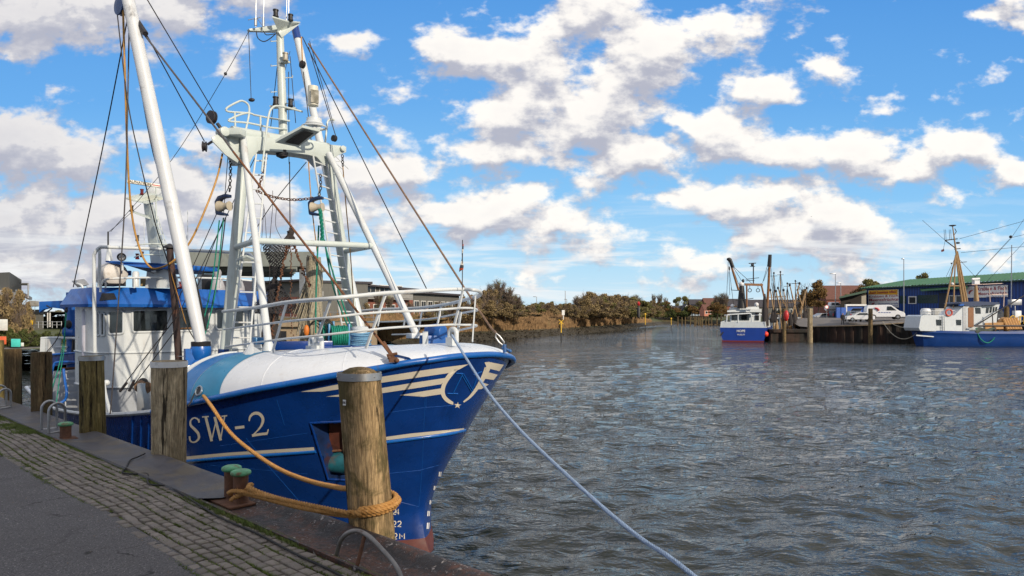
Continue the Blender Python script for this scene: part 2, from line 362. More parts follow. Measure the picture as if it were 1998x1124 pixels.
def _asph(N,b,v):
    f=N.noise(v,95,4,.8); c=N.noise(v,1.3,5,.6,.4); s=N.noise(v,70,2,.6)
    col=N.mix(N.rng(f,.38,.62),(.044,.043,.046),(.16,.153,.155))
    col=N.mix(N.rng(s,.64,.70,0,.8),col,(.42,.39,.37))
    col=N.mix(N.rng(c,.4,.65,0,.35,True),col,(.075,.07,.07))
    vo=N.new('ShaderNodeTexVoronoi',feature='DISTANCE_TO_EDGE'); vm=N.new('ShaderNodeVectorMath',operation='ADD'); N.put(vm.inputs[0],v); nz=N.new('ShaderNodeTexNoise'); N.put(nz.inputs['Vector'],v); nz.inputs['Scale'].default_value=2.5; nz.inputs['Detail'].default_value=6; N.put(vm.inputs[1],nz.outputs['Color']); N.put(vo.inputs['Vector'],vm.outputs[0]); vo.inputs['Scale'].default_value=.42
    ck=N.m('MULTIPLY',N.rng(vo.outputs['Distance'],.003,.009,1,0),N.rng(N.noise(v,.8,3),.48,.56,0,1,True)); col=N.mix(N.m('MULTIPLY',ck,.85),col,(.015,.015,.012))
    col=N.mix(N.rng(N.noise(v,.9,5,.7,1.0),.58,.64,0,.45,True),col,(.045,.043,.045))
    N.put(b.inputs['Base Color'],col); b.inputs['Roughness'].default_value=.8; b.inputs['Specular IOR Level'].default_value=.35
    bp=N.new('ShaderNodeBump'); bp.inputs['Distance'].default_value=.006; N.put(bp.inputs['Height'],N.m('ADD',f,N.m('MULTIPLY',N.noise(v,45,4),.6))); N.l.new(bp.outputs[0],b.inputs['Normal'])
asph=simple_mat('asphalt',_asph)
def _cob(N,b,v):
    at=N.new('ShaderNodeAttribute',attribute_name='tone'); f=N.noise(v,150,4,.7); c=N.noise(v,3,4,.6)
    col=N.mix(at.outputs[2],(.105,.092,.082),(.235,.205,.18))
    col=N.mix(N.rng(N.noise(v,14,5,.7,.5),.52,.60,0,.5,True),col,(.075,.09,.03)); col=N.mix(N.rng(f,.3,.75,0,.5),col,(.32,.275,.235)); col=N.mix(N.rng(c,.5,.7,0,.4),col,(.14,.12,.10))
    N.put(b.inputs['Base Color'],col); b.inputs['Roughness'].default_value=.72; b.inputs['Specular IOR Level'].default_value=.4
    bp=N.new('ShaderNodeBump'); bp.inputs['Distance'].default_value=.006; N.put(bp.inputs['Height'],N.m('ADD',f,N.noise(v,40,4))); N.l.new(bp.outputs[0],b.inputs['Normal'])
cobm=simple_mat('sett_stone',_cob)
def _moss(N,b,v):
    c=N.noise(v,9,5,.7); f=N.noise(v,80,3)
    col=N.mix(N.rng(c,.36,.55,0,1,True),(.03,.028,.018),(.10,.14,.022)); col=N.mix(N.rng(f,.4,.7,0,.5),col,(.015,.013,.01))
    N.put(b.inputs['Base Color'],col); b.inputs['Roughness'].default_value=.95
mossm=simple_mat('joint_moss',_moss)
def _rub(N,b,v):
    c=N.noise(v,5,5,.6,.3); c2=N.noise(v,60,3)
    col=N.mix(N.rng(c,.35,.7),(.050,.050,.062),(.10,.095,.10)); col=N.mix(N.rng(N.noise(v,1.7,5,.7,.8),.47,.62,0,.8,True),col,(.12,.10,.07))
    N.put(b.inputs['Base Color'],col); N.put(b.inputs['Roughness'],N.rng(c,.3,.7,.42,.65))
    bp=N.new('ShaderNodeBump'); bp.inputs['Distance'].default_value=.004; N.put(bp.inputs['Height'],N.m('ADD',c2,c)); N.l.new(bp.outputs[0],b.inputs['Normal'])
rubm=simple_mat('quay_mat',_rub)
def _rplate(N,b,v):
    c=N.noise(v,2.6,6,.7,.4); f=N.noise(v,34,5,.75,.3); g=N.noise(v,7,6,.7,.6)
    col=N.mix(N.rng(c,.44,.56,0,1,True),(.026,.025,.028),(.10,.042,.026)); col=N.mix(N.rng(f,.46,.56,0,.85,True),col,(.022,.018,.018)); col=N.mix(N.rng(N.noise(v,22,6,.8,.8),.57,.62,0,.55,True),col,(.15,.145,.15))
    col=N.mix(N.m('MULTIPLY',N.rng(f,.56,.60,0,1,True),N.rng(g,.53,.58,0,1,True)),col,(.42,.38,.36))
    N.put(b.inputs['Base Color'],col); N.put(b.inputs['Roughness'],N.rng(g,.3,.7,.35,.8))
    bp=N.new('ShaderNodeBump'); bp.inputs['Distance'].default_value=.012; N.put(bp.inputs['Height'],N.m('ADD',f,c)); N.l.new(bp.outputs[0],b.inputs['Normal'])
rplate=simple_mat('rusty_quay_plate',_rplate)
def _rope(N,b,v):
    f=N.noise(v,240,4,.8); g=N.noise(v,20,3)
    col=N.mix(N.rng(f,.3,.7),(.16,.065,.014),(.66,.34,.09)); col=N.mix(N.rng(g,.4,.7,0,.35),col,(.70,.42,.17))
    N.put(b.inputs['Base Color'],col); b.inputs['Roughness'].default_value=.85
    bp=N.new('ShaderNodeBump'); bp.inputs['Distance'].default_value=.006; N.put(bp.inputs['Height'],f); N.l.new(bp.outputs[0],b.inputs['Normal'])
ropem=simple_mat('orange_rope',_rope)
def _wat(N,b,v):
    N.put(b.inputs['Base Color'],N.mix(N.rng(N.noise(v,.6,3),.35,.65),(.010,.016,.017),(.020,.024,.019)))
    b.inputs['Roughness'].default_value=.012; b.inputs['IOR'].default_value=1.333
    mp=N.new('ShaderNodeMapping'); N.put(mp.inputs[0],v); mp.inputs['Scale'].default_value=(.55,1,1); mp.inputs['Rotation'].default_value=(0,0,R(-12))
    a=N.noise(mp.outputs[0],4.2,3,.6,.3); c=N.noise(mp.outputs[0],1.5,4,.6,.3); e=N.noise(mp.outputs[0],.5,2,.5)
    patch=N.rng(N.noise(v,.05,4,.6,.5),.35,.65,.5,1.3)
    h=N.m('MULTIPLY_ADD',a,.095,N.m('MULTIPLY_ADD',c,.30,N.m('MULTIPLY',e,.26)))
    sx=N.new('ShaderNodeSeparateXYZ'); N.put(sx.inputs[0],v)
    far=N.rng(sx.outputs[1],4,26,.22,1.0)
    h=N.m('MULTIPLY',h,N.m('MULTIPLY',patch,far))
    bp=N.new('ShaderNodeBump'); bp.inputs['Distance'].default_value=1.0; bp.inputs['Strength'].default_value=1; N.put(bp.inputs['Height'],h); N.l.new(bp.outputs[0],b.inputs['Normal'])
watm=simple_mat('harbour_water',_wat)
# ================================================================== water
def make_water():
    rs=np.random.RandomState(3)
    ds=[2.2]
    while ds[-1]<700: ds.append(ds[-1]*(1.0085 if ds[-1]<120 else 1.03))
    ds=np.array(ds)
    ks=np.concatenate([-np.geomspace(4,.86,30)[:-1],np.linspace(-.85,.85,430),np.geomspace(.86,4,30)[1:]])
    X=ds[:,None]*ks[None,:]; Y=np.repeat(ds[:,None],len(ks),1); Z=np.zeros_like(X)
    for i in range(64):
        L=.20*(3.4/.20)**(i/63.0); a=.0066*L*(1.0 if L<1.1 else .6); th=R(-76)+rs.normal(0,.62); k=2*np.pi/L
        ph=rs.uniform(0,6.28); fade=np.clip((34*L-ds)/(12*L+1e-6),0,1)[:,None]
        q=k*(X*math.cos(th)+Y*math.sin(th))+ph+.6*np.sin(.9*X+i)+.5*np.sin(.7*Y-i*1.3)
        sn=np.sin(q); Z+=a*fade*(sn+.28*np.cos(2*q))
    Z=Z*np.clip(1-(ds-40)/60,.0,1)[:,None]
    n,m=X.shape
    vs=np.stack([X,Y,Z+WZ],-1).reshape(-1,3)
    i=np.arange(n-1)[:,None]*m+np.arange(m-1)[None,:]; i=i.ravel()
    fs=np.stack([i,i+1,i+m+1,i+m],-1)
    me=bpy.data.meshes.new('water'); nv=len(vs)
    ext=np.array([[-3500,-800,WZ-.35],[3500,-800,WZ-.35],[3500,4500,WZ-.35],[-3500,4500,WZ-.35]])
    vs=np.concatenate([vs,ext]); fs=np.concatenate([fs,[[nv,nv+1,nv+2,nv+3]]])
    me.vertices.add(len(vs)); me.vertices.foreach_set('co',vs.ravel()); me.loops.add(fs.size); me.loops.foreach_set('vertex_index',fs.ravel())
    me.polygons.add(len(fs)); me.polygons.foreach_set('loop_start',np.arange(len(fs))*4); me.polygons.foreach_set('loop_total',np.full(len(fs),4))
    me.update(calc_edges=True); me.validate(); me.shade_smooth(); me.materials.append(watm)
    o=bpy.data.objects.new('water',me); COL.objects.link(o); struct(o)
make_water()
# ================================================================== near quay
b=MB(); rows=[]
for t in [-40,-20,-10,-4,0,3,6,9,12,16,24,40,70]: rows.append([QP(t,o,-.004) for o in (1.16,1.5,3,8,60)])
b.grid(rows); o=b.build('quay_road',asph,recalc=False,smooth=0); struct(o,'grey asphalt strip along the quay')
b=MB(); rows=[[QP(t,o,-.022) for o in (.40,.8,1.3)] for t in (-40,-4,0,4,9,16,40,70)]
b.grid(rows); o=b.build('paving_bed',mossm,recalc=False,smooth=0); struct(o)
def setts():
    vs=[];fs=[];tone=[]; r=random.Random(5)
    rows=9; w0=.485; rw=.083
    for i in range(rows):
        t=-3.6+r.random()*.1
        while t<21:
            L=r.uniform(.095,.15); 
            g=.006+.005*r.random(); o0=w0+i*rw+g+r.uniform(-.003,.003); o1=w0+(i+1)*rw-g+r.uniform(-.003,.003); t0=t+g*.9; t1=t+L-g*.9
            wob=.02*math.sin(t*1.3+.5)+.012*math.sin(t*3.1+i*.2)
            if i==rows-1 and r.random()<.12: t+=L; continue
            h=r.uniform(-.003,.003); tl=r.uniform(-.004,.004); b0=len(vs)
            for (a,c) in ((t0,o0),(t1,o0),(t1,o1),(t0,o1)):
                p=QP(a+r.uniform(-.004,.004),c+wob+r.uniform(-.003,.003)); vs.append((p.x,p.y,-.05))
            e=.006
            for (a,c) in ((t0,o0),(t1,o0),(t1,o1),(t0,o1)):
                p=QP(a+r.uniform(-.003,.003),c+wob); vs.append((p.x,p.y,h-.005+tl*(1 if a==t0 else -1)))
            for (a,c) in ((t0+e,o0+e),(t1-e,o0+e),(t1-e,o1-e),(t0+e,o1-e)):
                p=QP(a+r.uniform(-.003,.003),c+wob+r.uniform(-.002,.002)); vs.append((p.x,p.y,h+r.uniform(-.0015,.0015)+tl*(1 if a<t+L/2 else -1)))
            for q in range(4):
                k=(q+1)%4; fs.append((b0+q,b0+k,b0+4+k,b0+4+q)); fs.append((b0+4+q,b0+4+k,b0+8+k,b0+8+q))
            fs.append((b0+8,b0+9,b0+10,b0+11)); tone+= [r.random()]*9
            t+=L
    me=bpy.data.meshes.new('quay_paving'); me.from_pydata(vs,[],fs); at=me.attributes.new('tone','FLOAT','FACE'); at.data.foreach_set('value',tone)
    me.materials.append(cobm); me.shade_smooth(); me.set_sharp_from_angle(angle=R(60))
    bm=bmesh.new(); bm.from_mesh(me); bmesh.ops.recalc_face_normals(bm,faces=bm.faces); bm.to_mesh(me); bm.free()
    o=bpy.data.objects.new('quay_paving',me); COL.objects.link(o); struct(o,'rows of small grey stone setts with mossy joints')
setts()
capprof=[(.485,-.05),(.485,.012),(.465,.016),(.445,-.02),(.40,-.032),(.15,-.036),(.10,-.02),(.05,.012),(.0,.022),(-.045,.012),(-.07,-.03),(-.07,-3.6)]
qw=thing('quay_wall','rusty steel quay edge beam with raised lip above the sheet pile wall in front of the trawler','quay wall',QP(0,.2))
b=MB(); rows=[]
for i in range(0,221):
    t=-20+i*.25; rows.append([QP(t,o,z+(.004*mnoise.noise((t*2,o*9,1)) if z>-1 else 0)) for (o,z) in capprof])
b.grid(rows); b.build('edge_beam',rplate,qw,smooth=50)
matprof=[(.50,-.01),(.49,.022),(.44,.012),(.30,.004),(.16,.006),(.10,.02),(.05,.034),(.0,.042),(-.04,.034),(-.08,.0),(-.085,-.12)]
b=MB(); rows=[]
for i in range(0,150):
    t=2.62+i*.1
    rows.append([QP(t+(.06 if o>.3 and i==0 else 0),o,z+.006*mnoise.noise((t*1.2,o*5,3))+.003) for (o,z) in matprof])
b.grid(rows)
ob=b.build('rubber_cover',rubm,None,smooth=50); tag(ob,'dark grey rubber mat lying over the quay edge behind the double bollard','mat')
# asphalt crumbs / grass tufts
def grass():
    r=random.Random(11); vs=[];fs=[]
    def blade(x,y,z,h,w_,lean):
        a=r.uniform(0,6.28); dx=math.cos(a)*w_; dy=math.sin(a)*w_; la=r.uniform(0,6.28); lx=math.cos(la)*lean*h; ly=math.sin(la)*lean*h; b0=len(vs)
        vs.extend([(x-dx,y-dy,z),(x+dx,y+dy,z),(x+lx*.45+dx*.7,y+ly*.45+dy*.7,z+h*.6),(x+lx*.45-dx*.7,y+ly*.45-dy*.7,z+h*.6),(x+lx,y+ly,z+h)]); fs.extend([(b0,b0+1,b0+2,b0+3),(b0+3,b0+2,b0+4)])
    def patch(t,o,rt,ro,n,h):
        n=int(n*2.1)
        for _ in range(n):
            a=t+r.gauss(0,rt); c=o+r.gauss(0,ro)
            if c<.485 or c>1.45: continue
            p=QP(a,c); blade(p.x,p.y,-.012,h*r.uniform(.5,1.3),.0036,r.uniform(.2,1.1))
    # joints between rows
    for _ in range(1900):
        i=r.randint(0,9); t=r.uniform(-2,15)
        if mnoise.noise((t*.9,i*.55,4))<-.03: continue
        patch(t,.485+i*.083+.02*math.sin(t*1.3+.5),.06,.006,14,.017)
    # strip of grass against the edge beam
    for _ in range(520):
        t=r.uniform(-1,16); 
        if mnoise.noise((t*1.1,2,8))<-.08: continue
        patch(t,.515,.07,.014,26,.032 if 1.2<t<3.4 else .022)
    # big carpets far left
    for _ in range(900):
        t=r.uniform(8.2,17); w_=min(1,(t-7.0)/2.0)
        c=.5+abs(r.gauss(0,.22))*w_
        if mnoise.noise((t*1.3,c*4,1))<-.12+.25*(c>.8): continue
        patch(t,c,.07,.035,30,.028)
    for _ in range(160):
        t=r.uniform(4.5,12); patch(t,1.2+.03*math.sin(t*3),.06,.02,18,.016)
    me=bpy.data.meshes.new('grass'); me.from_pydata(vs,[],fs)
    gm=mat('grass_blades',(.11,.15,.03),.8,var=.45,vs=4,dirt=(.17,.14,.05),dirtamt=.6,ds=2.5)
    me.materials.append(gm); o=bpy.data.objects.new('grass',me); COL.objects.link(o); tag(o,'short green grass and moss growing between the paving stones','grass',kind='stuff')
grass()
# unseen building added behind the camera to keep the quay in shade
shb=thing('sunblocker','unseen brick warehouse standing on the quay behind the viewer','building',QP(-16,11))
bw=mat('sunblocker_brick',(.22,.10,.07),.9,var=.2)
b=MB()
def qbox(b,t0,t1,o0,o1,z0,z1):
    P=[QP(t0,o0,z0),QP(t1,o0,z0),QP(t1,o1,z0),QP(t0,o1,z0)]; b.prism(P,(0,0,z1-z0))
qbox(b,-19,-14,2.0,20,0,12.5); b.build('wall',bw,shb,smooth=0)
b=MB(); a,c,e,f=QP(-19.3,1.9,12.52),QP(-19.3,20.4,12.52),QP(-19.3,11,17),None
b.prism([a,c,e],QP(-13.7,1.9,12.52)-a); b.build('roof',mat('slate',(.05,.05,.055),.7),shb,smooth=0)
b=MB()
for k in range(2):
    t=-18.5+k*2.3; P=[QP(t,1.96,1.2),QP(t+1.6,1.96,1.2),QP(t+1.6,1.96,3),QP(t,1.96,3)]; b=MB(); b.prism(P,Vector((QN.x,QN.y,0))*.03); b.build('window',glass,shb,smooth=0)
# ================================================================== mooring posts
def post(base,top,r0,r1,material,label,name='mooring_post',seed=0,dome=0.0,band=None,bandmat=None,tagat=None):
    base=Vector(base);top=Vector(top); root=thing(name,label,'mooring post',(base.x,base.y,base.z),'wooden mooring posts along the quay')
    b=MB(); n=56; m=70; rows=[]
    ax=(top-base)
    for i in range(m+1):
        f=i/m; c=base+ax*f; r=r0+(r1-r0)*f; row=[]
        for k in range(n):
            a=2*math.pi*k/n
            d=.030*mnoise.noise((math.cos(a)*2.2+seed,math.sin(a)*2.2,f*2.2))+.018*mnoise.noise((math.cos(a)*9+seed,math.sin(a)*9,f*3))
            cr=mnoise.noise((a*2.6+seed*3,f*1.6,seed)); d-=.022*max(0,1-abs(cr)/.07) if f<.985 else 0
            rr=r*(1+.0)+d*r/.17*.55
            if i==m: rr*=.97
            row.append(c+Vector((math.cos(a)*rr,math.sin(a)*rr,0)))
        rows.append(row)
    b.grid(rows,closed=True)
    rr=r1*.93
    prof=[(rr,0),(rr*.8,dome*.55+.004),(rr*.5,dome*.9+.006),(rr*.2,dome+.008),(.001,dome+.008)]
    b.lathe(top-Vector((0,0,.004)),prof,n,cap=False)
    b.build('trunk',material,root,smooth=60)
    if band:
        z0,z1=band; b=MB(); c0=base+ax*((z0-base.z)/ax.z); c1=base+ax*((z1-base.z)/ax.z); ri=r1+.004; ro=r1+.012
        rows=[]
        for (c,r) in ((c0,ri),(c0,ro),(c1,ro),(c1,ri)): rows.append([c+Vector((math.cos(2*math.pi*k/40)*r,math.sin(2*math.pi*k/40)*r,0)) for k in range(40)])
        b.grid(rows,closed=True); 
        for k in range(6):
            a=k*1.05+.4; b.ball(c0.lerp(c1,.5)+Vector((math.cos(a)*ro,math.sin(a)*ro,0)),.007,6,4)
        b.build('metal_band',bandmat,root,smooth=50)
    return root
def pp(px,py,d): return AT(px,py,d)
bt=AT(727,1050,5.62); tp=AT(701,730,5.60); lean=(tp-bt)/(tp.z-bt.z)
P1=post(bt+lean*(-3.4-bt.z),tp,.190,.168,wood_a,'thick cracked mooring post with domed mossy top and galvanised band, wrapped by the orange rope',seed=2,dome=.055,band=(tp.z-.045,tp.z+.015),bandmat=galv)
z2=AT(330,704,8.4).z; P2=post(AT(330,HY,8.4).xy.to_3d()+Vector((0,0,-3.4)),AT(330,704,8.4),.205,.197,wood_b,'pale weathered mooring post with a white painted band, standing before the lettered hull',seed=8,band=(z2-.075,z2-.004),bandmat=mat('band_white',(.7,.7,.68),.6,dirt=(.2,.2,.2),dirtamt=.5,ds=9))
z3=AT(179,695,10.0).z; q=AT(183,860,10.0); P3=post((q.x+.02,q.y,-3.4),AT(179,695,10.0),.172,.160,wood_d,'olive stained mooring post with a round white tag, in front of the grey steps',seed=13,band=(z3-.06,z3+.004),bandmat=galv)
P4=post((AT(84,690,12.1).x,12.1,-3.4),AT(81,687,12.1),.16,.155,wood_c,'dark brown mooring post without a band, right of the hull stern',seed=17)
P5=post((AT(31,690,13.7).x,13.7,-3.4),AT(25,681,13.7),.155,.145,wood_c,'dark mooring post without a band, second from the left frame edge',seed=23)
P6=post((AT(-6,690,16).x,16,-3.4),AT(-6,664,16),.14,.135,wood_d,'mooring post cut off by the left edge of the picture',seed=29)
b=MB(); c=AT(160,715,9.86); b.lathe(c,[(.016,0),(.016,.006)],14,axis=(-.2,-1,0)); b.build('round_tag',mat('tag_white',(.75,.75,.72),.4),P3)
b=MB(); c=AT(672,791,5.445); d_=Vector((-.50,-.86,0)); b.beam(c,c+Vector((0,0,.045)),.03,.004,up=d_); pl=b.build('number_plate',mat('tag_white',(.75,.75,.72),.4),P1,smooth=0)
def text(s,size,origin,right,up,material,parent=None,name='lettering',depth=.002,align='CENTER',bold=.0,sx=1.0):
    cu=bpy.data.curves.new(name,'FONT'); cu.body=s; cu.size=size; cu.align_x=align; cu.align_y='CENTER'; cu.extrude=depth; cu.offset=bold
    to=bpy.data.objects.new(name,cu); COL.objects.link(to); dg=bpy.context.evaluated_depsgraph_get(); me=bpy.data.meshes.new_from_object(to.evaluated_get(dg)); bpy.data.objects.remove(to)
    right=Vector(right).normalized(); up=Vector(up); up=(up-right*up.dot(right)).normalized(); nr=right.cross(up)
    M=Matrix(((right.x*sx,up.x,nr.x,0),(right.y*sx,up.y,nr.y,0),(right.z*sx,up.z,nr.z,0),(0,0,0,1))); me.transform(M)
    off=Vector((0,0,0)); p=parent
    while p is not None: off+=Vector(p.location); p=p.parent
    me.transform(Matrix.Translation(Vector(origin)-off)); me.materials.clear(); me.materials.append(material)
    o=bpy.data.objects.new(name,me); COL.objects.link(o)
    if parent is not None: o.parent=parent
    return o
text('16',.032,c+Vector((0,0,.022))+d_*.004,(.86,-.50,0),(0,0,1),black,pl,'lettering')
# ================================================================== bollards
topg=mat('bollard_green',(.10,.34,.17),.5,var=.3,vs=12,dirt=(.16,.06,.025),dirtamt=.9,ds=14,dlo=.5)
def bollard(root,c,h,r,ra):
    b=MB(); b.lathe(c,[(r*1.05,0),(r,.02),(r*.96,h*.5),(r,h-.05)],22); s=b.build('bollard_post',rustm,root,smooth=50)
    b=MB(); b.lathe(c+Vector((0,0,h-.055)),[(r*.9,0),(ra*.92,.008),(ra,.022),(ra*.96,.04),(ra*.7,.052),(ra*.3,.056),(.001,.056)],24,cap=False); b.build('bollard_head',topg,root,smooth=60)
B1=QP(2.55,.25,-.036); db=thing('double_bollard','rusty double bollard with chipped green mushroom heads and the orange rope round it','bollard',B1,'mooring bollards')
b=MB(); P=[QP(2.28,.13,-.03),QP(2.82,.13,-.03),QP(2.82,.38,-.03),QP(2.28,.38,-.03)]; b.prism(P,(0,0,.02)); b.build('base_plate',rustm,db,bevel=.004)
bollard(db,AT(452,HY,6.48).xy.to_3d()+Vector((0,0,-.02)),.31,.068,.092); bollard(db,AT(470,HY,6.30).xy.to_3d()+Vector((0,0,-.02)),.31,.068,.092)
B2=AT(128,857,9.5); sb=thing('single_bollard','small rusty bollard with one green cap beside the grey ladder hoops','bollard',(B2.x,B2.y,-.02),'mooring bollards')
b=MB(); b.box((B2.x,B2.y,0.0),(.26,.26,.03),rz=R(43)); b.build('base_plate',rustm,sb,bevel=.004); bollard(sb,Vector((B2.x,B2.y,.0)),.235,.072,.095)
# ladder hoops
def hoop(g0,g1,h,r,label,mt=galv,name='ladder_hoop',rail=True):
    g0=Vector(g0);g1=Vector(g1); d=(g1-g0); L=d.length; rad=L/2; pts=[g0,g0+Vector((0,0,h-rad))]
    for i in range(1,10): a=math.pi*i/10; pts.append(g0+d*(.5-.5*math.cos(a))+Vector((0,0,h-rad+rad*math.sin(a))))
    pts+=[g1+Vector((0,0,h-rad)),g1]
    b=MB(); b.tube(pts,r,10)
    if rail: b.tube([g0+Vector((0,0,.01)),g1+Vector((0,0,.01))],r*.8,8)
    o=b.build(name,mt,None,loc=g0); return tag(o,label,'ladder hoop','steel ladder hoops on the quay edge')
hoop(AT(81,840,10.2),AT(111,836,10.4),.43,.019,'left hoop of the grey pair beside the single bollard')
hoop(AT(95,847,9.85),AT(127,842,10.05),.43,.019,'right hoop of the grey pair beside the single bollard, nearer to it')
hoop(AT(-12,795,12.8),AT(12,792,13.0),.40,.019,'upper grey hoop at the left edge beside the leftmost posts')
hoop(AT(-3,799,12.5),AT(21,795,12.7),.36,.019,'lower grey hoop at the left edge beside the leftmost posts')
a0=AT(658,1078,4.93);a1=AT(668,1050,4.86);a2=AT(690,1036,4.8);a3=AT(716,1044,4.74);a4=AT(745,1072,4.66);a5=AT(772,1104,4.58);a6=AT(785,1134,4.52)
pts=smooth_path([a0-Vector((0,0,.06)),a0,a1,a2,a3,a4,a5,a6,a6-Vector((0,0,.03))],5)
hp=thing('bent_grab_rail','worn bent pipe handle with a rusty strut at the near end of the quay','grab rail',a0)
b=MB(); b.tube(pts,.0165,12); b.build('bent_pipe',mat('worn_pipe',(.22,.21,.20),.5,.5,var=.3,vs=12,dirt=(.10,.05,.03),dirtamt=.8,ds=9),hp)
b=MB(); b.tube([AT(711,1046,4.75),AT(697,1104,4.70)],.014,10); b.build('strut',rustm,hp)
# ================================================================== ropes on the quay
def twist(path,Rr,pitch,strands=3,step=.012,n=7,rs=.56,fuzz=0):
    P=[Vector(p) for p in path]; L=[0]
    for i in range(1,len(P)): L.append(L[-1]+(P[i]-P[i-1]).length)
    tot=L[-1]; N_=max(4,int(tot/step)); b=MB(); pts=[];j=0
    for i in range(N_+1):
        s=tot*i/N_
        while j<len(L)-2 and L[j+1]<s: j+=1
        f=(s-L[j])/max(1e-9,L[j+1]-L[j]); pts.append(P[j].lerp(P[j+1],min(1,f)))
    fr=[];e=None
    for i in range(N_+1):
        d=(pts[min(i+1,N_)]-pts[max(i-1,0)]).normalized()
        if e is None: e=d.orthogonal().normalized()
        e=(e-d*e.dot(d)).normalized(); fr.append((e.copy(),d.cross(e)))
    for k in range(strands):
        tr=[]
        for i,p in enumerate(pts):
            a=2*math.pi*(k/strands+(tot*i/N_)/pitch); tr.append(p+(fr[i][0]*math.cos(a)+fr[i][1]*math.sin(a))*Rr*(1-rs*.75)*1.05)
        b.tube(tr,Rr*rs,n)
    if fuzz:
        r=random.Random(3)
        for _ in range(int(tot*fuzz)):
            i=r.randrange(N_); a=r.uniform(0,6.28); nn=fr[i][0]*math.cos(a)+fr[i][1]*math.sin(a); p=pts[i]+nn*Rr*.9; q=p+nn*r.uniform(.005,.02)+Vector((r.uniform(-1,1),r.uniform(-1,1),r.uniform(-1,1)))*.008
            b.add([p,p+Vector((.0012,0,.0008)),q],[(0,1,2)])
    return b
pc=bt.lerp(tp,(AT(727,985,5.6).z-bt.z)/(tp.z-bt.z)); prr=.215
def ring(a0_,a1_,zc,slope=0,n=16,rr=prr):
    return [Vector((pc.x+math.cos(a)*rr,pc.y+math.sin(a)*rr,zc+slope*i/n)) for i in range(n+1) for a in [a0_+(a1_-a0_)*i/n]]
hole=ONW(390,763,2.45)
z0=pc.z
rp1=smooth_path([hole,AT(412,792,9.6),AT(450,845,9.1),AT(496,884,8.5),AT(548,917,7.9),AT(608,940,7.1),AT(668,953,6.25)],7)
loop=ring(R(128),R(-112),z0+.075,-.06)
rp2=smooth_path([AT(700,1003,5.33),AT(650,999,5.45),AT(590,990,5.66),AT(530,975,5.95),AT(478,962,6.18),AT(455,960,6.36),AT(447,968,6.5)],6)
b=twist(rp1+loop[1:-1]+rp2,.0225,.11,fuzz=130)
rp3=[Vector((p.x,p.y,p.z)) for p in ring(R(118),R(-108),z0+.02,-.045)]
rp4=smooth_path([AT(690,1006,5.36),AT(640,1000,5.5),AT(585,985,5.72),AT(525,968,6.0),AT(487,953,6.12),AT(490,946,6.24),AT(480,958,6.22),AT(460,970,6.25),AT(450,978,6.42)],6)
b2=twist(rp3+rp4,.0225,.11,fuzz=130); b.v_off=len(b.v); b.add(b2.v,b2.f)
b3=twist(ring(R(100),R(-118),z0+.045,-.05,rr=prr+.024)+smooth_path([AT(680,1001,5.33),AT(600,985,5.62),AT(520,968,5.98),AT(462,958,6.22),AT(446,962,6.4)],6),.018,.10,fuzz=100); b.add(b3.v,b3.f)
ob=b.build('mooring_rope',ropem,None,smooth=60,recalc=False,loc=hole); tag(ob,'thick orange three strand rope from the hull to the near post and double bollard','rope')
# blue rope to the right
bl=[]
p0=AT(882,654,9.75); p1=AT(1351,1122,4.45)
for (x,y) in [(882,654),(946,756),(1006,829.5),(1075,898),(1170,984.5),(1248,1049),(1351,1122)]:
    k=(x-CX)/FPX; dx=p1.x-p0.x; dy=p1.y-p0.y; s=(k*p0.y-p0.x)/(dx-k*dy); bl.append(AT(x,y,p0.y+s*dy))
bl.append(Vector((1.75,2.9,-.25))); bl.append(Vector((2.6,.6,-.02)))
b=twist(smooth_path(bl,10),.017,.13,strands=6,n=5,rs=.40,step=.02)
ob=b.build('blue_mooring_rope',mat('pale_blue_rope',(.24,.33,.47),.8,var=.25,vs=40),None,recalc=False,loc=p0); tag(ob,'pale blue grey rope running from the bow eye down across the water','rope')
cab=[(283,885,.045),(268,892,.03),(254,898,.02),(247,912,.02),(239,922,.015),(262,925,.015),(288,925,.012),(290,944,.012),(324,948,.012),(355,964,.012),(398,991,.012),(434,1012,.012),(500,1040,.012),(577,1081,.012),(658,1119,.012),(720,1160,.012)]
pts=[AT(x,y,FPX*(EYE-z)/(y-HY)) for x,y,z in cab]
b=MB(); b.tube(smooth_path(pts,6),.0085,8); ob=b.build('cable',rubber,None,loc=pts[0]); tag(ob,'black cable lying across the stone setts beside the quay edge','cable')
# bits of dirt and leaves on the setts and asphalt
b=MB(); r=random.Random(9)
for i in range(260):
    t=r.uniform(-1,12); o_=r.uniform(.55,3.2) if r.random()<.5 else r.gauss(1.25,.08); p=QP(t,o_,.006); a=r.uniform(0,6.28); s=r.uniform(.003,.010)
    b.add([p+Vector((math.cos(a+k*2.1)*s,math.sin(a+k*2.1)*s,r.uniform(0,.004))) for k in range(3)],[(0,1,2)])
ob=b.build('leaf_litter',mat('leaf_litter',(.20,.13,.06),.9,var=.5,vs=30),None,recalc=False,smooth=0); tag(ob,'small dry leaves and grit scattered over asphalt and setts','litter',kind='stuff')
